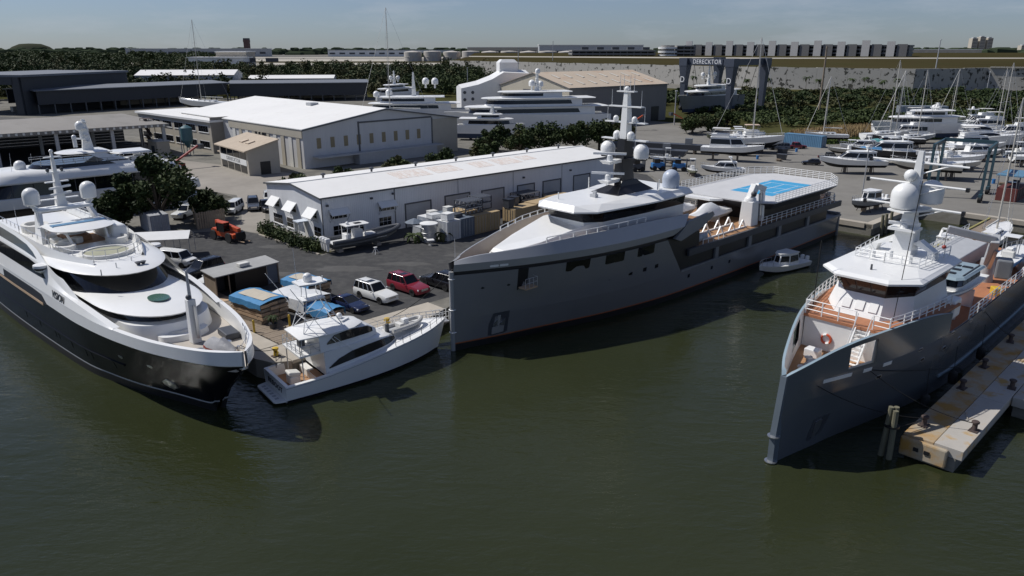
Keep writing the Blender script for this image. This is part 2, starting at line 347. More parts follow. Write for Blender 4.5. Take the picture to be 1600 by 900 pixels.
# quay cap in front of the patrol boat and along the back of the basin
qc = thing('quay_cap', None, None); tag(qc, kind='structure')
for a, b in ((70.8, 76.4), (76.5, 82.2), (82.3, 88)): MB().prism([W(a, -9.45), W(b, -9.45), W(b, -8.3), W(a, -8.3)], GZ-.55, GZ+.14).build('cap_stone', concrete, qc, smooth=0)
for a, b in ((-8.28, -3.1), (-3.08, 2), (2.02, 6.9)): MB().prism([W(70.65, a), W(71.8, a), W(71.8, b), W(70.65, b)], GZ-.55, GZ+.14).build('cap_stone', concrete, qc, smooth=0)
for k in range(8): MB().prism([W(88.85, -16-k*6-5.97), W(90, -16-k*6-5.97), W(90, -16-k*6), W(88.85, -16-k*6)], GZ-.5, GZ+.14).build('cap_stone', concrete, qc, smooth=0)

tag(MB().poly([(x, y, GZ+.006) for x, y in [(-84, 176), (-104, 203), (-150, 265), (-240, 300), (-260, 240), (-140, 120), (-112, 148)]]).build('shed_yard_shade', mat('shed_yard_shade_tone', (.07, .068, .064), .9, var=.25, scale=.3), smooth=0), kind='structure')  # dark ground sheet: shade, boats and columns by the shed put into its colour

patchm = mat('gravel_patch', (.105, .103, .1), .95, var=.2, scale=1.6, spec=.1, col2=(.075, .074, .073)); oilm = mat('oil_stain', (.035, .035, .036), .7, var=.3, scale=1.2, spec=.2)
def blotch(name, cx_, cy_, rx, ry, m, seed, z=.009):
    rg = random.Random(seed); n = 26; o = MB().poly([(cx_+rx*math.cos(6.283*k/n)*rg.uniform(.7, 1.15), cy_+ry*math.sin(6.283*k/n)*rg.uniform(.7, 1.15), GZ+z) for k in range(n)]).build(name, m, smooth=0); return tag(o, kind='structure')
for k, (x, y, rx, ry) in enumerate(((-19, 82, 4.2, 1.3), (-12.5, 84, 3.2, .9), (-27, 80, 3.6, 1.1), (-4, 88, 4.5, 1.2), (-30, 92, 3, 1), (4, 96, 4, 1.1), (30, 138, 5, 1.6), (42, 139, 3.5, 1.2))): blotch('gravel_patch', x, y, rx, ry, patchm, 300+k, .008+.0006*k)
for k, (x, y, rx, ry) in enumerate(((-24, 78, .9, .5), (-16, 77, .7, .35), (58, 176, 4.5, 1.2), (63, 166, 2.5, .6), (52, 158, 2.4, .5), (100, 150, 3.5, .8), (88, 132, 2.2, .6), (-36, 87, 1.1, .5))): blotch('oil_stain', x, y, rx, ry, oilm, 400+k, .0135+.0006*k)
# ------------------------------------------------------------------ long silver-grey support vessel in the middle
def hull_lines(st, sub=4): return [cr_line(l, sub) for l in st]
silver = mat('silver_grey_hull', (0.21, 0.213, 0.215), 0.2, metal=0.1, var=0.06, scale=.3, coat=.25)
silver2 = mat('silver_upper_band', (0.37, 0.375, 0.378), 0.24, metal=0.2, var=0.06, scale=.5, coat=.2)
boot = mat('black_bottom_paint', (0.012, 0.012, 0.013), 0.6, var=.2)
bootl = mat('orange_boot_line', (0.35, 0.10, 0.03), 0.5)
innerb = mat('bare_inner_bulwark', (0.42, 0.36, 0.31), 0.7, var=.15, scale=.6)
GV = thing('support_vessel', 'long silver-grey support vessel with plumb bow, white wheelhouse and aft helideck', 'ship', W3(0, 0, 0), AX)
X_ = [0, 2, 4, 6, 8, 10, 13, 16, 20, 24, 30, 45, 68]
HB = [.22, 1.2, 2.1, 2.9, 3.6, 4.2, 5.0, 5.5, 5.9, 6.0, 6.0, 6.0, 5.8]
WL = [.2, .75, 1.3, 1.8, 2.25, 2.75, 3.5, 4.2, 4.9, 5.4, 5.7, 5.8, 5.5]
TP = [8.3, 8.62, 8.75, 8.85, 9.0, 9.15, 9.33, 9.38, 9.4, 9.3, 9.0, 9, 9]
ln = lambda ys, zs, a=0, b=13, dx=0: cr_line([(X_[i]+(dx if i == 0 else 0), ys[i], zs[i] if isinstance(zs, list) else zs) for i in range(a, b)], 4)
mix = lambda t: [lerp(w_, h_, t) for w_, h_ in zip(WL, HB)]
keel = ln([y*.6 for y in WL], -1.2); wl0 = ln(WL, 0.0); wl1 = ln(mix(.06), .62); wl2 = ln(mix(.07), .74); ch = ln(mix(.55), 3.0)
MB().both([keel, wl0, wl1]).build('bottom', boot, GV); MB().both([wl1, wl2]).build('boot_line', bootl, GV)
MB().both([wl2, ln(mix(.3), 1.8), ch]).build('hull', silver, GV)
nf = 41  # samples up to x = 24 (10 control points, 4 sub) -> 37
def cutx(line, k=1): return line
st3 = ln(HB, 7.1, 0, 10); ch_f = ln(mix(.55), 3.0, 0, 10); md_f = ln(mix(.8), 5.0, 0, 10)
MB().both([ch_f, md_f, st3]).build('upper_hull', silver, GV)
for s in (1, -1): MB().poly([(24, s*6, 7.1), (24, s*mix(.8)[9], 5.0), (24, s*mix(.55)[9], 3.0), (27.1, s*mix(.55)[10], 3.0)]).build('hull_corner_plate', silver, GV, smooth=0)
# black stripe, recessed
MB().both([st3, ln([y-.1 for y in HB], 7.12, 0, 10, .05), ln([y-.1 for y in HB], 7.42, 0, 10, .05)]).build('stripe', black, GV)
# upper band: lower facet, knuckle, upper facet leaning in, cap, inner face
ub = 11
def cutend(line, xe):
    o = [p for p in line if p.x < xe-.05]; o.append(at_x(line, xe)); return o
def even(line, xe, n=36):
    return [at_x(line, xe*k/n) for k in range(n+1)]
b0 = even(ln([y+.02 for y in HB], 7.42, 0, ub, -.02), 25.0); b1 = even(ln([y+.12 for y in HB], 8.1, 0, ub, -.1), 26.8); b2 = even(ln([max(y*.95-.3, .1) for y in HB], TP, 0, ub, .25), 28.6)
MB().both([b0, b1]).build('band_lower_facet', silver2, GV, smooth=20); MB().both([b1, b2]).build('band_upper_facet', silver2, GV, smooth=20)
b3 = [Vector((p.x+(.25 if p.x < 1 else 0), max(p.y-.16, .05), p.z+.01)) for p in b2]; b4 = [Vector((p.x, max(p.y-.2, .04), 7.5)) for p in b3]
MB().both([b2, b3]).build('bulwark_cap', silver2, GV); MB().both([b3, b4]).build('inner_bulwark', innerb, GV)
for k, (z, r) in enumerate(((6.75, .34), (3.9, .36), (1.75, .36))): MB().lathe([(r*.7, -.05), (r, 0), (r*.6, .06)], (.02, 0, z), 10).build('stem_fin', white, GV)
MB().cone((-.02, 0, -1), (-.02, 0, 7.4), .24, .24, 10).build('stem_bar', silver2, GV)
MB().cone((1.2, .9, 8.2), (1.2, .9, 10.0), .035, .03, 5).build('bow_staff', alu, GV)
# windows hanging from the stripe, shell door, portlights, fairleads, anchor pocket
S = lambda smp, nm, m=glass, A=ch_f, B=st3, e=.025, d=.05, both=True: [shell_strip(A, B, smp, e, s, d).build(nm, m, GV, smooth=0) for s in ((-1, 1) if both else (-1,))]
for a, b in ((10.3, 12.9), (14.8, 17.3), (19.2, 21.8)): S([(a, .78, .999), (a+.25, .765, .999), (b-.25, .765, .999), (b, .78, .999)], 'window')
S([(5.55, .5, .999), (6.5, .5, .999)], 'shell_door', black, e=.03, both=False)
for a in (13.2, 15.6, 18.3, 20.4, 22.3): S([(a, .33, .43), (a+.55, .33, .43)], 'portlight')
for a in (28.6, 33.2, 37): S([(a, .55, .72), (a+.4, .55, .72)], 'portlight', A=wl2, B=ch)
for a in (2.3, 4.6, 8.0): S([(a, .64, .66), (a+.12, .63, .68), (a+.3, .64, .66)], 'fairlead', black)
for a in (3.0, 3.85): S([(a, .28, .40), (a+.05, .2, .48), (a+.7, .2, .48), (a+.75, .28, .4)], 'band_slot_light', white, A=b0, B=b1)
S([(3.15, .06, .55), (3.5, .02, 1.02), (4.7, .05, 1.05), (5.05, .1, 1.05)], 'anchor_pocket', dgrey, A=wl2, B=ch, e=.015)
S([(3.5, .1, .4), (4.1, .12, .48), (4.65, .14, .42)], 'anchor', alu, A=wl2, B=ch, e=.09); S([(3.95, .48, .9), (4.2, .48, .92)], 'anchor_shank', alu, A=wl2, B=ch, e=.09)
for sgn, a0, a1 in ((1, 3.55, 3.95), (1, 4.25, 4.7)): S([(a0, .45, .55), (a1, .45, .75)], 'anchor_fluke', steel, A=wl2, B=ch, e=.1)
# boarding platform folded out at the shell door
p = MB().box(5.5, 7.0, -3.75, -2.8, 5.3, 5.42); p.build('boarding_platform', plyw, GV, smooth=0)
railing([(5.5, -3.7, 5.42), (7.0, -3.7, 5.42), (7.0, -3.0, 5.42)], .9, 2, .5, .02).build('platform_rail', alu, GV)
# decks
fd = [p for p in even(ln([y*.93-.3 for y in HB], 7.5, 0, ub, .6), 27.0)]
dk = MB(); dk.loft([[(p.x, max(p.y, .02), 7.35) for p in fd]+[(p.x, -max(p.y, .02), 7.35) for p in fd[::-1]], [(p.x, max(p.y, .02), 7.55) for p in fd]+[(p.x, -max(p.y, .02), 7.55) for p in fd[::-1]]])
dk.build('foredeck', mat('deck_tan', (.33, .27, .21), .8, var=.15), GV, smooth=0)
MB().box(15, 33.2, -4.6, 4.6, 7.56, 7.75).build('bridge_deck', teak, GV, smooth=0)
MB().box(16, 30, -4.9, 4.9, 5.3, 7.34).build('deckhouse_core', dgrey, GV, smooth=0)
# white trunk in front of the wheelhouse
tr0 = [(5.2, -1.3), (9, -2.5), (14.6, -3.3), (22, -3.6), (22, 3.6), (14.6, 3.3), (9, 2.5), (5.2, 1.3)]
tr1 = [(5.9, -1.0), (9.2, -2.0), (14.6, -2.9), (22, -3.3), (22, 3.3), (14.6, 2.9), (9.2, 2.0), (5.9, 1.0)]
zt = [8.3, 8.8, 9.75, 9.75, 9.75, 9.75, 8.8, 8.3]
MB().loft([[(x, y, 7.5) for x, y in tr0], [(x, y, z) for (x, y), z in zip(tr1, zt)]]).build('deck_trunk', white, GV, smooth=0, bevel=.06)
MB().obox((5.45, 0, 7.95), (.06, 1.5, .5), ry=R(-45)).build('trunk_hatch', offw, GV, smooth=0)
for k in range(3): MB().obox((9.9+1.5*k, -2.5-.25*k, 8.3+.18*k), (1.15, .05, .42), rz=R(-9), rx=R(-24)).build('trunk_side_recess', lgrey, GV, smooth=0)
# wheelhouse
def pane_ring(b_out, t_out, z0, z1, parent, name, m, segs=None, gap=.05, e=.03, split=None):
    """one pane per facet between two outlines (or several, split = panes per facet)"""
    n = len(b_out)
    for i in (segs if segs is not None else range(n)):
        j = (i+1) % n; k = (split or {}).get(i, 1)
        A0, A1, B0, B1 = (Vector(b_out[i]+(z0,)), Vector(b_out[j]+(z0,)), Vector(t_out[i]+(z1,)), Vector(t_out[j]+(z1,)))
        nr = (A1-A0).cross(B0-A0).normalized(); c = (A0+A1+B0+B1)/4
        if nr.dot(c-Vector((sum(q[0] for q in b_out)/n, sum(q[1] for q in b_out)/n, c.z))) < 0: nr = -nr
        for q in range(k):
            s0, s1 = q/k, (q+1)/k; ga = gap/max((A1-A0).length, .1)
            a0, a1 = A0.lerp(A1, s0+ga), A0.lerp(A1, s1-ga); c0, c1 = B0.lerp(B1, s0+ga), B0.lerp(B1, s1-ga)
            MB().loft([[a0-nr*.02, a1-nr*.02, c1-nr*.02, c0-nr*.02], [a0+nr*e, a1+nr*e, c1+nr*e, c0+nr*e]]).build(name, m, parent, smooth=0)
sym = lambda pts: pts + [(x, -y) for x, y in pts[::-1]]
wb = sym([(15.0, 2.2), (16.6, 3.3), (23, 3.7), (30, 3.7)]); wt = sym([(14.2, 2.4), (16.0, 3.8), (23, 4.1), (30, 3.9)])
WH = MB().prism(wb, 7.7, 9.75).build('wheelhouse', white, GV, smooth=0)
MB().loft([[(x, y, 9.75) for x, y in wb], [(x*1.0, y, 10.95) for x, y in wt]]).build('window_band', black, WH, smooth=0)
pane_ring(wb, wt, 9.87, 10.9, WH, 'window', glass, split={0: 2, 1: 5, 2: 4, 4: 4, 5: 5, 6: 2, 7: 3, 3: 3})
rb = sym([(13.3, 2.35), (15.0, 3.9), (22.2, 4.6), (24.2, 4.7), (30.6, 4.4)]); rt = sym([(13.75, 2.0), (16.5, 3.1), (22.2, 3.2), (24.2, 3.9), (30.3, 4.0)])
MB().loft([[(x, y, 10.9) for x, y in rb], [(x, y, 11.05) for x, y in rb], [(x, y, 11.55) for x, y in rt]]).build('roof', white, GV, smooth=0)
for x, y, h in ((22.0, 3.2, 1.2), (24.5, 2.8, 1.4), (26.5, -2.6, .8), (27.3, -2.2, 1.0), (28.6, -3.4, .8), (15.2, 1.4, .7)): MB().cone((x, y, 11.5), (x, y, 11.55+h), .07, .06, 6).build('antenna', white, GV)
MB().obox((18.6, -.4, 11.7), (.5, .7, .3)).obox((18.6, -.5, 12.0), (.25, .35, .4)).build('searchlight', lgrey, GV)
MB().dome((28.9, -2.6, 11.5), .95, 1.1).build('radome', mat('pale_blue_radome', (.42, .47, .56), .4, var=.05), GV)
# mast
mst = MB().loft([[(x, y, 11.5) for x, y in sym([(20.6, 1.9), (27, 1.9)])], [(x, y, 12.2) for x, y in sym([(22.4, .8), (26, .9)])], [(x, y, 12.7) for x, y in sym([(22.8, .65), (25.2, .7)])]]).loft([[(x, y, 12.6) for x, y in sym([(22.9, .6), (24.9, .6)])], [(x, y, 17.0) for x, y in sym([(23.2, .45), (24.5, .45)])]]).build('mast', black, GV, smooth=0)
MB().loft([[(x, y, 17.0) for x, y in sym([(23.4, .4), (24.4, .4)])], [(x, y, 19.5) for x, y in sym([(23.5, .36), (24.3, .36)])], [(x, y, 21.8) for x, y in sym([(23.6, .22), (24.1, .22)])]]).build('upper_mast', white, mst, smooth=0)
for z, wd, dx in ((16.85, 2.9, .0), (18.6, 2.6, .1), (20.2, 2.1, .0), (21.7, 1.1, 0)): MB().box(23.5+dx, 24.1+dx, -wd, wd, z, z+.12).build('crosstree', white, mst, smooth=0)
for sgn in (1, -1):
    MB().dome((23.8, sgn*2.2, 15.1), .8, .9).build('satellite_dome', white, mst); MB().box(23.3, 24.2, min(sgn*.4, sgn*2.7), max(sgn*.4, sgn*2.7), 14.95, 15.1).build('dome_bracket', black, mst, smooth=0)
    MB().dome((23.7, sgn*1.2, 18.75), .3, .9, 10).build('small_dome', white, mst); MB().dome((23.6, sgn*.9, 17.0), .42, .9, 10).build('small_dome', white, mst)
    for dz, yy in ((20.3, 1.9), (18.7, 2.4), (21.8, .9), (21.8, .4)): MB().cone((23.8, sgn*yy, dz), (23.8, sgn*yy, dz+1.6), .035, .025, 4).build('whip_antenna', white, mst)
MB().ball((23.8, 0, 22.0), .3).build('mast_head_light', white, mst)
for z, x in ((12.6, 21.6), (14.6, 21.8)):
    MB().loft([[(x, y, z) for x, y in ((x-.9, -.5), (x+1.3, -.3), (x+1.3, .3), (x-.9, .5))], [(x, y, z+.35) for x, y in ((x-1.2, -.7), (x+1.3, -.3), (x+1.3, .3), (x-1.2, .7))]]).build('radar_bracket', white, mst, smooth=0)
    MB().lathe([(.35, 0), (.3, .5), (.2, .6)], (x-.4, 0, z+.35), 10).build('radar_pedestal', white, mst); MB().obox((x-.4, 0, z+1.05), (.3, 3.4, .22), rz=R(35)).build('radar_scanner', white, mst, smooth=0)
# side wings at the break of the bridge deck
for s in (1, -1):
    MB().loft([[(x, s*6.12, z) for x, z in ((25.2, 7.0), (27.6, 8.5), (32.2, 8.95), (32.6, 8.5), (30.4, 7.5), (26.3, 6.6))], [(x, s*5.8, z) for x, z in ((25.2, 7.0), (27.6, 8.5), (32.2, 8.95), (32.6, 8.5), (30.4, 7.5), (26.3, 6.6))]]).build('side_wing', mgrey, GV, smooth=0)
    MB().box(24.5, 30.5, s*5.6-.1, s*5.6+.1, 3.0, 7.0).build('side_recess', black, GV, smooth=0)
    railing([(8.8, s*3.1, 9.05), (13, s*4.3, 9.3), (17, s*4.95, 9.38), (21, s*5.2, 9.4)], .45, 1, 1.3, .045).build('bulwark_rail', white, GV)
    MB().obox((19.5, s*4.3, 8.1), (2.6, .7, .7)).build('deck_locker', lgrey, GV, smooth=0, bevel=.08); MB().obox((23.2, s*4.4, 8.2), (2.2, .7, .8)).build('deck_locker', lgrey, GV, smooth=0, bevel=.08)
    MB().box(28.2, 67, s*5.9-.14, s*5.9+.14, 4.55, 5.3).build('deck_edge', dgrey, GV, smooth=0)
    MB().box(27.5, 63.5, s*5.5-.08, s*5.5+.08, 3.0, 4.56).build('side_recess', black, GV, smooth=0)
    for x in (34, 41.5, 49, 57): MB().box(x, x+.7, s*5.7-.12, s*5.7+.12, 3.0, 4.56).build('side_pillar', mgrey, GV, smooth=0)
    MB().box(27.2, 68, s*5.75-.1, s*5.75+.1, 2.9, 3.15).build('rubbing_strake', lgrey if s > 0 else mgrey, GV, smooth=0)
MB().box(30, 66, -5.75, 5.75, 5.0, 5.32).build('work_deck', teak, GV, smooth=0)
MB().box(27, 67.8, -5.4, 5.4, 2.6, 2.98).build('main_deck', mgrey, GV, smooth=0)
MB().box(67.6, 68.0, -5.7, 5.7, -1, 3.4).build('transom', mgrey, GV, smooth=0); MB().box(68, 69.6, -4.8, 4.8, .5, .9).build('swim_platform', mgrey, GV, smooth=0)
railing([(44, -5.9, 5.3), (64.8, -5.9, 5.3), (66.6, -5.0, 5.3), (66.6, 5, 5.3), (64.8, 5.9, 5.3), (44, 5.9, 5.3)], 1.0, 3, 1.3, .035).build('work_deck_rail', white, GV)
railing([(31.2, -5.8, 5.3), (35.5, -5.8, 5.3)], .55, 1, 1.0, .035).build('work_deck_rail', white, GV)
# helideck and the house below it
hd_b = sym([(45.5, 3.8), (47.0, 5.4), (62, 5.4), (64.2, 3.6)]); hd_t = sym([(43.6, 4.6), (45.4, 6.7), (63.0, 6.7), (66.2, 4.4)])
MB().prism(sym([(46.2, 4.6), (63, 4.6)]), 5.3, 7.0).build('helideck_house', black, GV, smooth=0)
HD = MB().loft([[(x, y, 6.85) for x, y in hd_b], [(x, y, 7.95) for x, y in hd_t]]).build('helideck', dgrey, GV, smooth=0)
MB().prism(hd_t, 7.955, 8.1).build('helideck_surface', mat('pale_grey_deck', (.55, .55, .55), .7, var=.08), HD, smooth=0)
courtb = mat('bright_blue_court', (.05, .33, .58), .6, var=.06); linem = mat('white_court_line', (.75, .78, .8), .6, var=.03)
MB().box(49.0, 60.5, -4.4, 1.5, 8.104, 8.11).build('blue_court', courtb, HD, smooth=0)
for x in (51.2, 54.75, 58.3): MB().box(x-.05, x+.05, -4.3, 1.4, 8.113, 8.116).build('court_line', linem, HD, smooth=0)
for y in (-3.4, -1.45, .5): MB().box(51.3, 58.2, y-.05, y+.05, 8.117, 8.12).build('court_line', linem, HD, smooth=0)
for nm, a, b in (('n', 0, 0),):
    ring = [(x, y, 8.1) for x, y in hd_t]
    railing(ring[1:7], 1.0, 4, .9, .03).build('helideck_rail', white, HD)
MB().loft([[(x, y, 7.7) for x, y in ((42.4, .5), (43.7, -.6), (43.7, 4.6), (42.4, 4.2))], [(x, y, 7.95) for x, y in ((42.4, .5), (43.7, -.6), (43.7, 4.6), (42.4, 4.2))]]).build('canopy_flap', white, HD, smooth=0)
# knuckle-boom crane
CRN = MB().prism([(42.6, -5.3), (44.3, -5.3), (44.3, -3.6), (42.6, -3.6)], 5.32, 8.3, [(42.75, -5.2), (44.2, -5.2), (44.2, -3.7), (42.75, -3.7)]).build('deck_crane', white, GV, smooth=0, bevel=.08)
MB().lathe([(.75, 0), (.7, .3), (.5, .5)], (43.5, -4.4, 8.3), 12).build('crane_turret', white, CRN)
MB().beam((43.4, -4.4, 8.5), (44.1, -4.6, 10.2), .8).build('crane_column', whitem, CRN, bevel=.08); MB().beam((44.1, -4.7, 10.1), (45.3, -5.2, 9.6), .65).build('crane_head', white, CRN, bevel=.06)
MB().beam((45.0, -5.1, 9.8), (45.0, -5.3, 5.7), .5).build('crane_boom', white, CRN, bevel=.05); MB().beam((44.5, -5.1, 9.2), (44.5, -5.3, 6.4), .28).build('crane_ram', steel, CRN); MB().ball((43.3, -4.9, 9.2), .35).build('crane_hose_drum', dgrey, CRN)
# A-frame cradles on the work deck, liferaft canisters
for k, x in enumerate((33.6, 36.2, 38.8, 41.2)):
    for y in (-3.0, -4.9):
        m = MB().beam((x-.75, y, 5.35), (x, y, 6.35), .14).beam((x+.75, y, 5.35), (x, y, 6.35), .14); m.build('cradle_frame', white, GV, smooth=0)
for y in (-3.0, -4.9): MB().beam((32.6, y, 5.42), (42.2, y, 5.42), .16).build('cradle_runner', white, GV, smooth=0)
for k in range(2): MB().lathe([(.2, -.75), (.4, -.7), (.42, -.1), (.46, -.05), (.46, .05), (.42, .1), (.4, .7), (.2, .75)], (0, 0, 0), 12).build('liferaft_canister', lgrey, GV).matrix_local = Matrix.Translation((31.2+.3*k, -5.0+.1*k, 5.8+.0*k)) @ Matrix.Translation((k*.75, 0, 0)) @ Matrix.Rotation(R(90), 4, 'Y')
# tenders under white covers
def covered_boat(label, x, y, z, ln_, hb_, h):
    t = thing('covered_tender', label, 'boat', W3(x, y, z), AX, 'covered tenders on the grey vessel')
    rings = []
    for i in range(11):
        s = i/10; b = hb_*(math.sin(math.pi*min(1, (s+.06)*1.5)/2) if s < .62 else 1-.18*(s-.62)/.38); tp = h*(.55+.45*math.exp(-((s-.55)/.22)**2))
        if i in (0,): b = .12
        rings.append([(s*ln_, -b*.35, .1), (s*ln_, -b, h*.35), (s*ln_, -b*.86, h*.5), (s*ln_, -b*.45, tp*.9), (s*ln_, 0, tp), (s*ln_, b*.45, tp*.9), (s*ln_, b*.86, h*.5), (s*ln_, b, h*.35), (s*ln_, b*.35, .1)])
    MB().loft([[p for p in r[:2]]+[p for p in r[-2:]] for r in rings]).build('hull', lgrey, t)
    MB().loft([r[1:8] for r in rings]).build('cover', mat('white_shrink_cover', (.74, .74, .73), .5, var=.06, bump=.5, bscale=3), t)
    for s in (.3, .7): MB().box(s*ln_-.1, s*ln_+.1, -.8, .8, -.35, .3).build('chock', white, t, smooth=0)
covered_boat('tender under tight white cover beside the deck crane', 35.8, -.6, 5.7, 8.5, 1.35, 2.3)
covered_boat('tender under tent-like white cover on the far side of the work deck', 34.5, 3.2, 5.7, 7.5, 1.3, 2.6)
# ------------------------------------------------------------------ black-hulled motor yacht on the left
VA = R(137.5); VX, VY = -18.5, 46.9
navy = mat('black_blue_hull', (0.008, 0.009, 0.013), 0.24, var=.1, scale=.4, spec=.16)
MY = thing('motor_yacht', 'large motor yacht with glossy black hull and white curved superstructure, bow at quay corner', 'yacht', (VX, VY, 0), VA)
vx = [0, 1, 2.5, 5, 8, 12, 16, 20, 30, 40, 50]
vh = [.15, 1.1, 1.95, 2.9, 3.75, 4.45, 4.85, 5.0, 5.0, 5.0, 4.8]
vw = [.1, .12, .15, .5, 1.4, 2.7, 3.6, 4.2, 4.6, 4.7, 4.5]
ox = [0, 0, 0, 0, 0, 0, 0, 0, 0, 0, 0]
def vl(t, z, inset=0.0, lift=None, sub=5):
    """hull line: t blends waterline into deck outline; the stem rakes"""
    o = []
    for i, x in enumerate(vx):
        y = max(lerp(vw[i], vh[i], t)-inset, .03); xx = x
        if i < 4: xx = x+(1-t)*(5.2-x*1.04)*(1 if i < 4 else 0)
        o.append((xx, y, z if lift is None else lift[i]))
    return cr_line(o, sub)
capz = [6.1, 6.08, 6.02, 5.95, 5.92, 5.93, 6.0, 6.1, 6.1, 6.1, 6.1]
h0 = vl(0, -.8, .2); h1 = vl(0, 0); h2 = vl(.12, .75); h2b = vl(.13, .87); h3 = vl(.45, 2.4); h4 = vl(.85, 4.2); h5 = vl(1, 5.0)
MB().both([h0, h1, h2]).build('bottom', boot, MY); MB().both([h2, h2b]).build('boot_line', lgrey, MY); MB().both([h2b, h3, h4, h5]).build('hull', navy, MY)
c1 = vl(1, 0, -.06, [5.06]*11); c2 = vl(1, 0, -.02, capz); c3 = vl(1, 0, .35, [z+.02 for z in capz]); c4 = vl(1, 0, .4, [4.75]*11)
MB().both([c1, c2]).build('bulwark_band', white, MY); MB().both([h5, c1]).build('rub_rail', white, MY); MB().both([c2, c3]).build('bulwark_cap', white, MY); MB().both([c3, c4]).build('inner_bulwark', white, MY)
for t, x0, x1 in ((.42, 12.5, 45), ): shell_strip(h3, h4, [(x0+(x1-x0)*k/14, .02, .09) for k in range(15)], .09, 1).build('spray_rail', navy, MY)
for x in (14.2, 17.6, 18.6, 21.5, 24.4, 25.2, 29.2, 33): shell_strip(h2b, h3, [(x, .55, .95), (x+.16, .55, .95)], .03, 1).build('portlight', glass, MY, smooth=0)
for x in (8.5, 12): shell_strip(h3, h4, [(x, .5, .58), (x+.25, .44, .6), (x+.5, .5, .58)], .03, 1).build('fairlead', steel, MY, smooth=0)
# anchor pocket on the bow
shell_strip(h2b, h3, [(7.3, .5, .75), (8.0, .3, .95), (8.7, .5, .7)], .05, 1).build('anchor', steel, MY, smooth=0)
# foredeck
fdk = [p for p in vl(1, 0, .38, [4.7]*11) if p.x > .5]
MB().loft([[(p.x, p.y, z) for p in fdk]+[(p.x, -p.y, z) for p in fdk[::-1]] for z in (4.5, 4.72)]).build('deck', mat('grey_beige_deck', (.42, .38, .33), .8, var=.12), MY, smooth=0)
def nose(tip, a, hw, xa, n=9, pw=1.0):
    half = [(tip+a*(1-math.cos(t)**pw if pw != 1 else 1-math.cos(t)), hw*math.sin(t)) for t in (math.pi/2*k/n for k in range(n+1))]
    half = [(x, max(y, .02)) for x, y in half] + [(xa, hw)]
    return half + [(x, -y) for x, y in half[::-1]]
def tier(outs, name, m, parent=MY, smooth=40, bevel=0): return MB().loft([[(x, y, z) for x, y in o] for o, z in outs]).build(name, m, parent, smooth=smooth, bevel=bevel)
tier([(nose(9.3, 3.2, 3.4, 24), 4.7), (nose(9.6, 3.2, 3.3, 24), 5.9)], 'lower_house', white)
tier([(nose(8.4, 1.0, 1.9, 10.2), 4.7), (nose(8.5, 1.0, 1.85, 10.2), 5.15)], 'sunpad_base', white)
tier([(nose(9.0, 1.0, 1.3, 10.3), 5.16), (nose(9.1, 1.0, 1.2, 10.3), 5.3)], 'sunpad', offw)
tier([(nose(10.5, 5.5, 3.5, 26), 5.9), (nose(10.8, 5.5, 3.45, 26), 6.45)], 'lower_window_band', glass)
tier([(nose(9.7, 7.0, 3.75, 26), 6.45), (nose(9.55, 7.0, 3.85, 26), 6.58), (nose(10.1, 7.2, 3.7, 26), 6.7), (nose(13.5, 6.5, 3.1, 26), 6.9), (nose(16.5, 6, 2.6, 26), 6.98)], 'lower_roof', white)
MB().lathe([(.001, 0), (1.05, 0), (1.05, .06), (.001, .07)], (13.4, 0, 6.93), 20, 1.0, .75).build('skylight', mat('green_skylight', (.05, .12, .09), .15, var=.1), MY)
tier([(nose(16.2, 7, 4.0, 42), 6.95), (nose(18.6, 7, 3.8, 42), 8.3)], 'bridge_windscreen', glass)
tier([(nose(16.9, 7.5, 4.25, 46), 8.28), (nose(16.7, 7.5, 4.35, 46), 8.4), (nose(17.2, 7.6, 4.25, 46), 8.55), (nose(19.5, 7, 3.8, 46), 8.7), (nose(21.2, 6, 3.5, 46), 8.76)], 'bridge_roof', white)
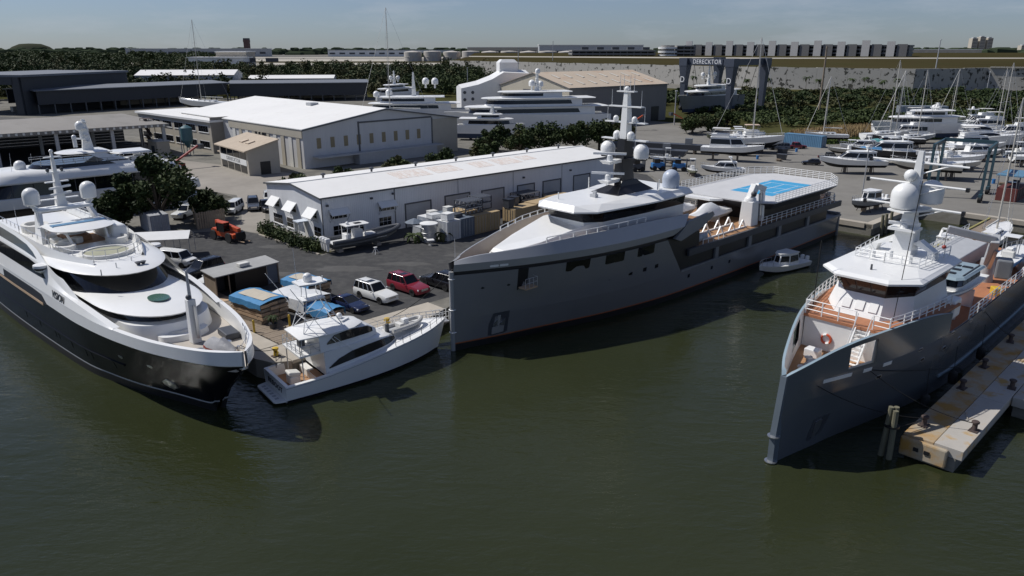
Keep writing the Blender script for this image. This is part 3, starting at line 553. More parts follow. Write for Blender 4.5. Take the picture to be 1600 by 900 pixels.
# full-beam white sides with swooping windows
def side_lines(pts): return cr_line(pts, 6)
for s in (1, -1):
    a0 = side_lines([(11.5, 4.42, 5.9), (14, 4.7, 5.95), (18, 5.0, 6.05), (24, 5.05, 6.05), (34, 5.05, 6.05), (50, 4.9, 6.05)])
    a1 = side_lines([(11.6, 4.3, 5.95), (14, 4.55, 6.3), (18, 4.8, 6.75), (24, 4.85, 7.0), (34, 4.85, 7.05), (50, 4.7, 7.05)])
    a2 = side_lines([(17.5, 4.4, 6.75), (20, 4.6, 6.95), (23.5, 4.62, 7.7), (27, 4.6, 8.3), (36, 4.55, 8.4), (50, 4.5, 8.4)])
    a3 = side_lines([(21, 4.4, 7.9), (22.5, 4.5, 8.1), (25, 4.4, 8.6), (29, 4.1, 9.3), (36, 4.0, 9.75), (50, 3.9, 9.8)])
    mi = lambda l: [Vector((p.x, p.y*s, p.z)) for p in l]
    MB().grid([mi(a0), mi(a1)]).build('side_wall', white, MY); MB().grid([mi(a1), mi([at_x(a2, p.x) if p.x > 17.6 else p for p in a1])]).build('side_wall', white, MY)
    MB().grid([mi(a2), mi(a3)]).build('upper_side_wall', white, MY)
    MB().grid([mi(a1), mi([Vector((p.x, p.y-.5, p.z+.02)) for p in a1])]).build('side_ledge', white, MY)
    wa = [(24.4, .3, .34), (25.2, .2, .62), (26.6, .15, .84), (29, .13, .9), (31, .13, .9), (33, .13, .9), (36, .13, .9), (40, .13, .9), (44, .13, .9)]
    A2 = [at_x(a1, x) for x in range(18, 50)]; B2 = [at_x(a2, x) for x in range(18, 50)]
    for k in range(len(wa)-1): shell_strip(A2, B2, [(wa[k][0]+.03, wa[k][1], wa[k][2]), (wa[k+1][0]-.03, wa[k+1][1], wa[k+1][2])], .03, s).build('saloon_window', glass, MY, smooth=0)
    shell_strip(a2, a3, [(27.2, .25, .3), (28.5, .22, .55), (30.5, .22, .72), (34, .22, .75), (38, .22, .75), (44, .22, .75)], .03, s).build('upper_window', glass, MY, smooth=0)
    # bulwark opening with teak rail, bridge wing
    shell_strip(c1, c2, [(24.5, -.12, .0), (25.6, -.1, .62), (28, -.1, .7), (34, -.1, .7), (45, -.1, .7)], .03, s).build('side_opening', black, MY, smooth=0)
    shell_strip(c1, c2, [(25.4, -.3, -.1), (34, -.3, -.1), (45, -.3, -.1)], .06, s).build('teak_rail', plyw, MY, smooth=0)
    w_ = MB().lathe([(.05, -.75), (.45, -.5), (.62, -.1), (.6, .05), (.05, .12)], (25.2, s*4.75, 8.35), 14, 1.1, 1.0).build('bridge_wing', white, MY); MB().lathe([(.5, 0), (.61, .18), (.5, .2)], (25.2, s*4.78, 7.98), 14, 1.1, 1.0).build('wing_window', glass, w_)
text('VISION', 'yacht_name', black, .85, frame((21.2, 4.99, 6.42), (-1, -.0, .0), (0, -.2, 1)), MY, .012)
# flybridge
for s in (1, -1):
    MB().grid([[(20.5+.9*k, s*4.0*math.sin(min(1, .35+k/14)*math.pi/2), 8.7) for k in range(28)], [(20.7+.9*k, s*3.85*math.sin(min(1, .35+k/14)*math.pi/2), 9.05+min(k, 8)*.07) for k in range(28)], [(20.8+.9*k, s*3.6*math.sin(min(1, .35+k/14)*math.pi/2), 8.78) for k in range(28)]]).build('flybridge_coaming', white, MY)
MB().prism([(25.8, -3.2), (45, -3.4), (45, 3.4), (25.8, 3.2)], 8.77, 8.84).build('flybridge_deck', white, MY, smooth=0); MB().prism([(28.2, -1.9), (32.2, -1.9), (32.2, 2.2), (28.2, 2.2)], 8.842, 8.86).build('flybridge_teak', teak, MY, smooth=0)
JZ = MB().lathe([(2.1, 0), (2.05, .32), (1.75, .34), (1.7, .2), (.01, .2)], (23.4, 0, 8.72), 24, 1.0, 1.05).build('spa_pool', offw, MY); MB().lathe([(.01, .0), (1.68, 0), (1.68, .02), (.01, .025)], (23.4, 0, 8.94), 24, 1, 1.05).build('spa_cover', mat('sage_spa_cover', (.34, .34, .24), .7, var=.15), JZ)
railing([(21.6, -1.7, 8.75), (20.7, 0, 8.75), (21.6, 1.7, 8.75), (23, 2.8, 8.75), (25, 3.2, 8.8), (27, 3.3, 8.8)], .9, 2, .8, .025).build('flybridge_rail', steel, MY)
railing([(21.6, -1.7, 8.75), (23, -2.8, 8.75), (25, -3.2, 8.8)], .9, 2, .8, .025).build('flybridge_rail', steel, MY)
for s in (1, -1):
    MB().lathe([(1.5, 0), (1.5, .55), (1.15, .6), (1.1, .3), (.02, .3)], (27.0, s*2.2, 8.8), 16, .8, .6).build('lounge_seat', offw, MY)
    MB().loft([[(26.3, s*1.35, 8.8), (26.9, s*1.35, 8.8), (26.9, s*1.5, 8.8), (26.3, s*1.5, 8.8)], [(27.9, s*1.6, 10.35), (28.3, s*1.6, 10.35), (28.3, s*1.75, 10.35), (27.9, s*1.75, 10.35)]]).build('canopy_support', white, MY, smooth=0)
    MB().loft([[(30.4, s*3.0, 8.8), (32.4, s*3.0, 8.8), (32.4, s*2.7, 8.8), (30.4, s*2.7, 8.8)], [(32.4, s*2.3, 11.5), (33.6, s*2.3, 11.5), (33.6, s*2.0, 11.5), (32.4, s*2.0, 11.5)]]).build('radar_arch_leg', white, MY, smooth=0)
    MB().beam((33, s*1.9, 11.5), (33.2, s*2.6, 12.0), .5, .25).build('dome_bracket', white, MY); MB().dome((33.2, s*2.45, 12.1), .72, 1.25, 18).build('satellite_dome', white, MY)
tier([(nose(26.6, 2.2, 2.6, 31.2), 10.3), (nose(26.4, 2.2, 2.7, 31.3), 10.42), (nose(27.2, 2.2, 2.2, 31.0), 10.62)], 'hardtop', white)
MB().box(29.0, 29.8, -2.3, 2.3, 10.5, 10.68).build('hardtop_panel', mat('blue_solar_panel', (.10, .25, .42), .3, var=.1), MY, smooth=0)
MB().box(32.2, 33.8, -2.4, 2.4, 11.42, 11.7).build('radar_arch', white, MY, smooth=0, bevel=.08)
MB().box(28.6, 32.4, -2.9, -2.0, 8.84, 9.9).build('bar_cabinet', offw, MY, smooth=0, bevel=.06); MB().box(29.5, 31.6, -.9, 1.4, 8.84, 9.35).build('flybridge_table', teak, MY, smooth=0)
MB().lathe([(1.3, 0), (1.3, .7), (.95, .72), (.9, .4), (.02, .4)], (37.2, 1.6, 8.85), 16, 1.2, .9).build('aft_lounge', offw, MY)
for k, x in enumerate((17.4, 18.6, 19.6)): MB().cone((x, 2.6-1.6*k, 8.55), (x, 2.6-1.6*k, 9.05), .05, .04, 5).build('deck_light', steel, MY)
MB().lathe([(.12, 0), (.28, .25), (.05, .3)], (18.2, -.6, 8.62), 10).build('horn', dgrey, MY); MB().lathe([(.12, 0), (.26, .25), (.05, .3)], (18.2, -1.0, 8.62), 10).build('horn', dgrey, MY)
mm = MB().loft([[(33, -.45, 11.6), (34.2, -.35, 11.6), (34.2, .35, 11.6), (33, .45, 11.6)], [(33.3, -.2, 14.2), (33.9, -.2, 14.2), (33.9, .2, 14.2), (33.3, .2, 14.2)], [(33.5, -.1, 16.6), (33.7, -.1, 16.6), (33.7, .1, 16.6), (33.5, .1, 16.6)]]).build('mast', white, MY, smooth=0)
for z, wd in ((12.3, 1.6), (13.9, 1.0), (14.8, .8), (16.2, .7)): MB().box(33.35, 33.75, -wd, wd, z, z+.1).build('crosstree', white, mm, smooth=0)
for z in (12.6, 13.2): MB().obox((32.9, 0, z+.3), (.25, 2.2, .18), rz=R(25)).build('radar_scanner', white, mm, smooth=0)
for y in (-.6, .6): MB().lathe([(.1, 0), (.18, .2), (.1, .35)], (33.5, y, 14.9), 8).build('mast_light', dgrey, mm)
MB().ball((33.6, 0, 16.8), .18).build('mast_head_light', white, mm)
# foremast crane, covered jet-ski and mooring gear on the foredeck
FC = MB().loft([[(7.2, -.35, 4.72), (7.9, -.35, 4.72), (7.9, .35, 4.72), (7.2, .35, 4.72)], [(7.25, -.3, 8.2), (7.8, -.3, 8.2), (7.8, .3, 8.2), (7.25, .3, 8.2)]]).build('foredeck_crane', whitem, MY, smooth=0, bevel=.05)
MB().cone((7.5, 0, 8.2), (7.5, 0, 10.4), .14, .09, 8).build('crane_mast', lgrey, FC); MB().beam((7.0, 0, 5.2), (7.0, 0, 7.8), .18).build('crane_ram', steel, FC); MB().ball((7.5, .1, 8.35), .22).build('crane_sheave', dgrey, FC)
MB().cone((7.5, 0, 10.4), (7.5, -.45, 10.7), .04, .03, 5).build('mast_light_arm', lgrey, FC)
for s, nm in ((1, 'windlass'), (-1, 'windlass')):
    MB().lathe([(.3, 0), (.2, .15), (.2, .4), (.34, .5), (.3, .58)], (4.6, s*1.05, 4.72), 10).build(nm, steel, MY)
    MB().obox((6.8, s*2.3, 5.0), (2.0, 1.1, .5), rz=R(8*s)).build('hatch_cover', dgrey, MY, smooth=0, bevel=.08)
for x, s in ((3.2, 1), (9.8, 1), (3.2, -1)): MB().cone((x, s*1.2, 4.72), (x, s*1.2, 5.25), .1, .12, 8).build('mooring_bitt', steel, MY)
railing([(.7, -.25, 5.95), (1.6, -1.0, 5.92), (3.0, -1.85, 5.9), (5.0, -2.6, 5.87)], .35, 1, .9, .02).build('bow_rail', steel, MY)
js = thing('covered_jet_ski', 'jet ski under grey cover with red base on the black yacht foredeck', 'jet ski', (VX+math.cos(VA)*4.4+math.sin(VA)*.5, VY+math.sin(VA)*4.4-math.cos(VA)*.5, 4.72), VA+R(10))
MB().loft([[(x, y*b, z) for y, z in ((-1, .1), (1, .1), (1, .3), (-1, .3))] for x, b in ((-1.5, .12), (-.8, .5), (.6, .58), (1.5, .5))]).build('hull', red, js)
MB().loft([[(x, -b, .26), (x, -b*.8, .26+h*.5), (x, -b*.25, .26+h), (x, b*.25, .26+h), (x, b*.8, .26+h*.5), (x, b, .26)] for x, b, h in ((-1.5, .15, .15), (-.9, .52, .4), (-.2, .6, .85), (.3, .6, .6), (1.0, .58, .65), (1.55, .45, .3))]).build('cover', mat('grey_tarp', (.33, .33, .34), .55, var=.15, bump=.6, bscale=4), js)

# flybridge furniture and stair house
tier([(nose(30.2, .6, 1.0, 33), 8.8), (nose(30.4, .6, .9, 33), 9.9)], 'helm_console', white); MB().obox((29.9, 0, 10.0), (.05, 1.7, .5), ry=R(-25)).build('helm_screen', glass, MY, smooth=0)
tier([([(27.2, -3.5), (30.4, -3.6), (30.6, -2.2), (27.6, -2.0)], 8.8), ([(27.5, -3.4), (30.3, -3.5), (30.4, -2.3), (27.8, -2.2)], 10.2)], 'stair_house', white, bevel=.2)
for x, y, a in ((28.6, 1.6, .3), (29.8, 2.0, .2), (31.4, 1.9, 0), (28.9, .6, .5), (34.6, -1.8, .2), (35.6, 0, 0), (36.4, -1.6, .4)): MB().obox((x, y, 9.15), (.9, .8, .6), rz=a).build('cushioned_seat', offw, MY, smooth=0, bevel=.12)
MB().lathe([(.9, 0), (.9, .05), (.1, .08)], (35.2, 1.2, 9.5), 14).build('round_table', teak, MY); MB().cone((35.2, 1.2, 8.8), (35.2, 1.2, 9.5), .07).build('table_leg', steel, MY)
for s in (1, -1):
    railing([(27, s*3.35, 9.55), (31, s*3.5, 9.6), (36, s*3.55, 9.65), (44, s*3.55, 9.65)], .45, 1, 1.3, .025).build('coaming_rail', steel, MY)
    MB().beam((31.6, s*2.7, 10.2), (29.2, s*1.6, 10.55), .3, .12).build('hardtop_brace', white, MY, smooth=0)
for x, y, h in ((31.8, 2.6, 2.6), (32.4, -2.6, 2.2), (36, 3.3, 2.8), (27.8, 3.2, 1.8)): MB().cone((x, y, 9.0), (x, y, 9.0+h), .025, .015, 4).build('whip_antenna', white, MY)
# ------------------------------------------------------------------ blue-grey axe-bow vessel on the right
RXo, RYo = 17.0, 42.6
bgrey = mat('blue_grey_hull', (0.115, 0.126, 0.137), 0.2, metal=.05, var=.08, scale=.3, coat=.25)
lblue = mat('pale_blue_edge', (.26, .34, .39), .4, var=.06); stemm = mat('stem_blue_grey', (.12, .145, .17), .4, var=.08)
redteak = mat('red_brown_teak', (.40, .17, .085), .7, var=.14, scale=1.5, stretch=(1, 10, 1))
BV = thing('axe_bow_vessel', 'blue-grey axe-bow support vessel with white faceted wheelhouse beside the concrete pier', 'ship', (RXo, RYo, 0), AX)
bxs = [0, 2, 4, 6, 8, 10, 12, 15, 18, 22, 30, 42, 54]
bh = [.16, .9, 1.6, 2.25, 2.85, 3.35, 3.75, 4.2, 4.5, 4.65, 4.65, 4.65, 4.4]
bw_ = [.14, .5, .9, 1.25, 1.7, 2.15, 2.6, 3.2, 3.7, 4.1, 4.3, 4.3, 4.1]
tpz = [6.05, 6.65, 7.2, 7.55, 7.72, 7.8, 7.8, 7.6, 7.1, 7.1, 7.1, 7.1, 7.1]
stem = lambda z: -.0 + .55*max(0, (z-2.2)/4) if z > 2.2 else 0   # stem leans back above the forefoot
def bl(t, z, a=0, b=13, inset=0., lift=None):
    o = []
    for i in range(a, b):
        zz = z if lift is None else lift[i]
        o.append((bxs[i]+(stem(zz) if i == 0 else 0), max(lerp(bw_[i], bh[i], t)-inset, .04), zz))
    return cr_line(o, 4)
k0 = bl(0, -1, inset=.2); k1 = bl(0, 0); k2 = bl(.08, .55); k3 = bl(.5, 2.4); k4 = bl(.85, 4.1)
MB().both([k0, k1]).build('bottom', boot, BV); MB().both([k1, k2, k3, k4]).build('hull', bgrey, BV)
k5 = bl(1, 5.45, lift=[min(5.45, z-.3) for z in tpz]); MB().both([k4, k5]).build('upper_hull', bgrey, BV)
k6 = bl(1, 0, 0, 9, 0, tpz); k5f = bl(1, 5.45, 0, 9, lift=[min(5.45, z-.3) for z in tpz])
def holed(rows, x0, x1, name, m):
    """bulwark strips with a real opening between x0 and x1 in the middle strip"""
    for s in (1, -1):
        b = MB(); f = lambda l, c=None: [(p.x, s*p.y, p.z) for p in l if c is None or c(p)]
        idx = [i for i, p in enumerate(rows[1]) if x0 <= p.x <= x1]; i0, i1 = idx[0], idx[-1]
        b.grid([f(rows[0]), f(rows[1])]); b.grid([f(rows[2]), f(rows[3])])
        b.grid([f(rows[1][:i0+1]), f(rows[2][:i0+1])]); b.grid([f(rows[1][i1:]), f(rows[2][i1:])]); b.build(name, m, BV)
tl_ = lambda A, B, t: [a.lerp(b, t) for a, b in zip(A, B)]
holed([k5f, tl_(k5f, k6, .1), tl_(k5f, k6, .84), k6], 5.3, 8.1, 'bow_bulwark', bgrey)
k7 = [Vector((p.x+(.3 if p.x < 1.2 else 0), max(p.y-.18, .03), p.z+.02)) for p in k6]; k8 = [Vector((p.x, max(p.y-.1, .03), 4.9)) for p in k7]
MB().both([k6, k7]).build('bulwark_cap', lblue, BV); holed([k7, tl_(k7, k8, .13), tl_(k7, k8, .72), k8], 5.3, 8.1, 'inner_bulwark', whitem)
MB().loft([[(stem(z)-.03+dx, y, z) for dx, y in ((0, -.2), (.5, -.28), (.5, .28), (0, .2))] for z in (-.8, 1.6, 2.2, 4, 6.02)]).build('stem_casting', stemm, BV, smooth=0)
for z in (1.9, .05): MB().lathe([(.2, -.08), (.42, 0), (.42, .06), (.2, .1)], (.12, 0, z), 12).build('stem_collar', steel, BV)
# shell openings: bulwark window, slots, portlights, anchor recess
SB = lambda smp, nm, m, A=k4, B=k5, e=.03, d=.05: [shell_strip(A, B, smp, e, s, d).build(nm, m, BV, smooth=0) for s in (-1, 1)]
for a, b in ((3.4, 5.9), (7.0, 7.8), (9.0, 9.9)): SB([(a, .72, .92), (b, .72, .92)], 'shell_slot', white)
for x in (8.6, 14.0, 17.5, 20.5): SB([(x, .1, .2), (x+.12, .04, .26), (x+.5, .04, .26), (x+.62, .1, .2)], 'portlight_rim', steel, k4, k5, .03); SB([(x+.08, .11, .19), (x+.18, .08, .22), (x+.44, .08, .22), (x+.54, .11, .19)], 'portlight', glass, k4, k5, .04)
for x in (13.2, 18.5, 22.5, 26): SB([(x, .85, .95), (x+.12, .8, 1), (x+.5, .8, 1), (x+.62, .85, .95)], 'portlight_rim', steel); SB([(x+.08, .86, .94), (x+.54, .86, .94)], 'portlight', glass, e=.04)
SB([(3.3, .1, .3), (3.5, .0, .95), (4.7, .2, .98), (5.0, .8, .98)], 'anchor_recess', dgrey, k2, k3, .02); SB([(3.7, .15, .8), (3.95, .12, .85), (4.3, .5, .85)], 'anchor', steel, k2, k3, .08)
SB([(19+k*2.4, .45, .55) for k in range(14)], 'spray_rail', lblue, k2, k3, .1)
# decks
def deckpoly(x0, x1, z0, z1, ins=.2):
    xs_ = [x0+(x1-x0)*k/8 for k in range(9)]; ln_ = bl(1, 0)
    h_ = [max(at_x(ln_, x).y-ins, .05) for x in xs_]
    return MB().loft([[(x, y, z) for x, y in zip(xs_, h_)]+[(x, -y, z) for x, y in zip(xs_[::-1], h_[::-1])] for z in (z0, z1)])
deckpoly(1.2, 9.4, 4.7, 4.9).build('bow_well_deck', teak, BV, smooth=0); deckpoly(9.2, 20, 7.2, 7.4).build('foredeck', redteak, BV, smooth=0); deckpoly(9.3, 9.5, 4.9, 7.19, .3).build('well_bulkhead', whitem, BV, smooth=0)
deckpoly(18, 54, 4.3, 4.5).build('work_deck', redteak, BV, smooth=0)
MB().box(18.0, 18.25, -4.3, 4.3, 4.5, 7.19).build('deck_break_bulkhead', mgrey, BV, smooth=0)
# stair from the well to the foredeck
for k in range(9): MB().box(7.8+k*.17, 8.05+k*.17, -1.75, -.85, 5.0+k*.26, 5.06+k*.26).build('stair_tread', white, BV, smooth=0)
for y in (-.82, -1.78): MB().beam((7.7, y, 4.95), (9.35, y, 7.35), .08, .22).build('stair_stringer', white, BV, smooth=0); MB().tube([(7.7, y, 5.8), (9.35, y, 8.3)], .03, 4).build('stair_handrail', white, BV)
lr = [(9.22, 1.1+.34*math.cos(a), 5.85+.34*math.sin(a)) for a in (2*math.pi*k/16 for k in range(17))]
MB().tube(lr, .085, 6).build('life_ring', orange, BV); MB().tube(lr[2:5], .095, 6).build('life_ring_band', white, BV); MB().tube(lr[10:13], .095, 6).build('life_ring_band', white, BV)
for x, y in ((4.2, .5), (5.2, -.6), (6.1, .9), (7.0, -.2)):
    MB().lathe([(.28, 0), (.16, .12), (.16, .42), (.3, .5), (.28, .58)], (x, y, 4.9), 10).build('mooring_capstan', alu, BV)
MB().obox((5.6, .4, 5.15), (1.4, .7, .5), rz=R(20)).build('winch', lgrey, BV, smooth=0, bevel=.08); MB().obox((7.7, 1.3, 5.2), (.8, 1.0, .6)).build('deck_box', white, BV, smooth=0, bevel=.05)
# railings
ed = bl(1, 0)
rp = lambda xs_, z, ins=.12, s=1: [(x, s*(at_x(ed, x).y-ins), z) for x in xs_]
railing([(9.3, 2.9, 7.4), (9.3, -.7, 7.4)], 1.05, 3, 1.1, .035).build('foredeck_rail', white, BV); railing([(9.3, -1.9, 7.4), (9.3, -3.0, 7.4)], 1.05, 3, 1.1, .035).build('foredeck_rail', white, BV)
for s in (1, -1):
    railing(rp([9.4, 11, 13, 15, 17.9], 7.5 if s > 0 else 7.7, .25, s), .95 if s > 0 else .8, 3, 1.1, .035).build('foredeck_rail', white, BV)
    railing(rp([22.5, 26, 30, 36, 42, 48, 53.5], 5.45, .1, s), .95, 3, 1.4, .035).build('bulwark_rail', white, BV)
    MB().grid([[(x, s*(y-.12), 5.47) for x, y in ((p.x, p.y) for p in ed) if x > 17.5], [(x, s*(y-.12), 4.5) for x, y in ((p.x, p.y) for p in ed) if x > 17.5]]).build('inner_bulwark_aft', lgrey, BV)
# faceted house and wheelhouse
hb0 = sym([(11.3, 1.6), (13.6, 3.1), (20.5, 3.3)]); hb1 = sym([(12.2, 1.45), (14.2, 2.75), (20.5, 2.95)]); wt1 = sym([(11.6, 1.7), (13.5, 3.15), (20.8, 3.2)])
HS = MB().prism(hb0, 7.4, 8.9, hb1).build('house', white, BV, smooth=0)
for y in (-.95, 0, .95): MB().obox((11.68, y, 8.15), (.06, .6, .7), ry=R(31)).build('house_hatch', whitem, HS, smooth=0)
WB_ = MB().prism(hb1, 8.9, 10.15, wt1).build('wheelhouse_band', black, BV, smooth=0)
pane_ring(hb1, wt1, 9.0, 10.1, WB_, 'window', glass, split={0: 1, 1: 3, 3: 3, 4: 1, 5: 3, 2: 3})
r0 = sym([(11.2, 1.85), (12.9, 3.55), (21.6, 3.55), (22.6, 2.8)]); r1 = sym([(11.6, 1.7), (13.1, 3.25), (21.4, 3.3), (22.3, 2.6)]); r2 = sym([(14.8, 1.4), (15.6, 2.2), (21.3, 2.4), (22, 2.2)])
MB().loft([[(x, y, 10.12) for x, y in r0], [(x, y, 10.26) for x, y in r0], [(x, y, 10.44) for x, y in r1], [(x, y, 10.66) for x, y in r2]]).build('roof', white, BV, smooth=0)
railing([(15.2, 0, 10.6), (15.6, 2.3, 10.5), (21.2, 2.7, 10.5)], .85, 3, 1.1, .03).build('roof_rail', white, BV); railing([(15.2, 0, 10.6), (15.6, -2.3, 10.5), (21.2, -2.7, 10.5)], .85, 3, 1.1, .03).build('roof_rail', white, BV)
MB().cone((13.1, .1, 10.4), (13.1, .1, 10.95), .09, .07, 8).build('fog_horn', dgrey, BV)
for y in (1.3, -1.2): MB().obox((12.9, y, 10.48), (.35, .6, .1)).build('roof_hatch', whitem, BV, smooth=0)
for x, y in ((16.2, 1.2), (16.4, -1.4), (17.0, .2)): MB().cone((x, y, 10.6), (x, y, 11.25), .2, .16, 8).build('roof_vent', white, BV)
# mast with arch legs, domes and long yards
for s in (1, -1):
    MB().loft([[(x, s*y, z) for x, y, z in q] for q in (((18.6, 2.6, 10), (19.6, 2.6, 10), (19.6, 2.1, 10), (18.6, 2.1, 10)), ((18.7, 2.3, 11.2), (19.6, 2.3, 11.2), (19.6, 1.8, 11.2), (18.7, 1.8, 11.2)), ((18.9, 1.1, 11.9), (19.7, 1.1, 11.9), (19.7, .6, 11.6), (18.9, .6, 11.6)))]).build('mast_leg', white, BV, smooth=0)
ms2 = MB().loft([[(x, y, z) for x, y in sym([(c-a, a*.9), (c+a, a*.9)])] for c, a, z in ((19.2, .85, 10.1), (19.3, .75, 12.6), (19.3, .5, 13.4), (19.4, .42, 15), (19.5, .2, 18.6))]).build('mast', white, BV, smooth=0)
MB().obox((18.6, 0, 12.75), (1.6, 2.0, .2)).build('mast_platform', white, ms2, smooth=0); MB().obox((18.3, 0, 13.2), (.3, 2.2, .2), rz=R(20)).build('radar_scanner', white, ms2, smooth=0)
MB().lathe([(.3, 0), (.25, .35)], (18.3, 0, 12.8), 10).build('radar_pedestal', white, ms2)
for z in (14.35, 16.1, 17.7):
    MB().tube([(19.4, -3.5, z), (19.4, 3.5, z+.05)], .09, 6).build('yard', white, ms2)
    for s in (1, -1): MB().obox((19.4, s*3.55, z-.02), (.3, .22, .3)).build('floodlight', black, ms2, smooth=0)
    MB().tube([(19.4, -2.2, z), (19.4, 0, z-.9)], .06, 4).build('yard_brace', white, ms2)
MB().dome((18.4, .35, 14.3), .98, 1.0, 18).build('satellite_dome', white, ms2); MB().dome((20.3, -.9, 14.6), .9, 1.0, 16).build('satellite_dome', white, ms2)
MB().ball((19.0, .35, 16.75), .48).build('small_dome', white, ms2)
MB().obox((19.0, -.2, 14.2), (3.4, 1.6, .14), rz=R(-25)).build('dome_platform', white, ms2, smooth=0)
for y, h in ((-1.0, 1.4), (1.0, 1.2), (2.0, 1.0)): MB().cone((19.4, y, 17.75), (19.4, y, 17.75+h), .03, .02, 4).build('whip_antenna', white, ms2)
# deck gear
for s in (1, -1):
    MB().obox((20.0, s*3.75, 6.9), (1.7, 1.0, 1.5)).build('raft_station', white, BV, smooth=0, bevel=.15)
CR2 = MB().lathe([(.75, 0), (.65, .8), (.6, 2.2)], (38.6, -1.6, 4.5), 12).build('deck_crane', lgrey, BV)
MB().beam((38.6, -1.6, 6.4), (35.6, -2.5, 9.4), .75, 1.0).build('crane_boom', lgrey, CR2, bevel=.08); MB().beam((35.7, -2.5, 9.2), (34.2, 1.2, 9.9), .55, .7).build('crane_jib', alu, CR2, bevel=.06)
MB().beam((38.0, -1.9, 6.0), (36.2, -2.6, 8.2), .3).build('crane_ram', steel, CR2); MB().obox((36.4, -3.4, 6.6), (1.5, 1.3, 1.8), rz=.3).build('crane_tank', mgrey, CR2, smooth=0, bevel=.15)
MB().tube([(34.2, 1.2, 9.8), (34.2, 1.2, 8.3)], .03, 4).build('hook_wire', black, CR2); MB().ball((34.2, 1.2, 8.15), .2).build('hook_block', red, CR2)
MB().ball((35.4, -.9, 9.4), .42).build('hose_reel', yellow, CR2)
for k in range(3): MB().obox((44+k*2.2, 2.2, 4.95), (1.6, 1.4, .9)).build('deck_locker', lgrey, BV, smooth=0, bevel=.06)
MB().box(30.5, 52, .8, 3.9, 4.51, 6.2).build('garage_housing', lgrey, BV, smooth=0, bevel=.1)
# pale blue-roofed tender carried on deck
TD = thing('cabin_tender', 'tender with pale blue cabin roof stowed on the blue-grey vessel deck', 'boat', (RXo+math.cos(AX)*21.6+math.sin(AX)*1.9, RYo+math.sin(AX)*21.6-math.cos(AX)*1.9, 5.3), AX)
tq = [(0, .1, 2.0), (1.2, .8, 1.9), (3, 1.35, 1.8), (6, 1.6, 1.7), (10, 1.55, 1.65)]
L0 = cr_line([(x+.6*(1-x/10), y*.3, .5) for x, y, z in tq], 4); L1 = cr_line([(x+.2, y*.85, 1.2) for x, y, z in tq], 4); L2 = cr_line(tq, 4)
MB().both([L0, L1, L2]).build('hull', mat('tender_hull', (.45, .5, .54), .35, var=.05, coat=.3), TD)
MB().loft([[(p.x, p.y-.02, z) for p in L2]+[(p.x, -p.y+.02, z) for p in L2[::-1]] for z in (1.5, 1.66)]).build('deck', white, TD, smooth=0)
tb = sym([(2.6, .95), (3.3, 1.2), (8.0, 1.25)]); tt = sym([(3.1, .85), (3.6, 1.1), (8.1, 1.15)])
CB = MB().prism(tb, 1.66, 2.0).build('cabin', white, TD, smooth=0); MB().prism(tb, 2.0, 2.65, tt).build('cabin_band', black, CB, smooth=0); pane_ring(tb, tt, 2.06, 2.6, CB, 'window', glassb, split={0: 1, 1: 4, 3: 4, 4: 1, 5: 3, 2: 1})
RF = MB().prism(sym([(2.3, .9), (3.1, 1.4), (8.6, 1.45)]), 2.65, 2.8, sym([(2.7, .8), (3.3, 1.2), (8.5, 1.3)])).build('roof', lblue, TD, smooth=0)
for x, y in ((4.0, 0), (5.4, 0), (6.8, .4), (6.8, -.5)): MB().obox((x, y, 2.83), (.5, .75, .07)).build('roof_hatch', black, RF, smooth=0)
for s in (1, -1): MB().box(3.6, 8.2, s*1.05-.04, s*1.05+.04, 2.8, 2.88).build('roof_bar', dgrey, RF, smooth=0); MB().obox((9.9, s*.5, 1.5), (.5, .4, .8)).build('outboard', white, TD, smooth=0, bevel=.08)
for x in (3, 7.5): MB().box(x-.15, x+.15, -1.2, 1.2, -.8, .75).build('chock', white, TD, smooth=0)
# white work boat and a small open boat further aft on the deck

for k, (x, y, sx, sy, sz_, m) in enumerate(((24, 3.0, 1.8, 1.0, 1.0, white), (26.5, 3.2, 1.2, .9, .8, lgrey), (28.4, 2.9, 1.0, 1.0, 1.3, offw), (46, -3.2, 1.4, 1.1, .9, offw), (49, -2.4, 2.0, 1.4, 1.2, lgrey), (51.5, -3.0, 1.2, 1.0, .8, blue), (34.5, -3.6, 1.0, .7, .7, yellow), (31.6, 3.0, 1.3, .8, 2.2, white))):
    MB().obox((x, y, (4.5 if y < 0 or x < 30 else 6.2)+sz_/2), (sx, sy, sz_), rz=.1*k).build('deck_equipment', m, BV, smooth=0, bevel=.06)
for k in range(3): MB().lathe([(.22, -.7), (.36, -.62), (.38, .62), (.22, .7)], (0, 0, 0), 10).build('liferaft_canister', white, BV).matrix_local = Matrix.Translation((43+1.6*k, -4.0, 5.2)) @ Matrix.Rotation(R(90), 4, 'Y')
railing([(30.6, .9, 6.2), (30.6, 3.8, 6.2), (52, 3.8, 6.2)], .9, 2, 1.5, .03).build('housing_rail', white, BV)
railing([(22.6, 3.2, 4.5), (30, 3.6, 4.5)], .95, 2, 1.2, .03).build('deck_rail', white, BV)
# ------------------------------------------------------------------ white sport-fishing yacht at the quay corner
SA = R(38); SXo, SYo = -18.6, 52.6
SFY = thing('sportfishing_yacht', 'white sport-fishing yacht with black wraparound windows and tower, moored stern out', 'yacht', (SXo, SYo, 0), SA)
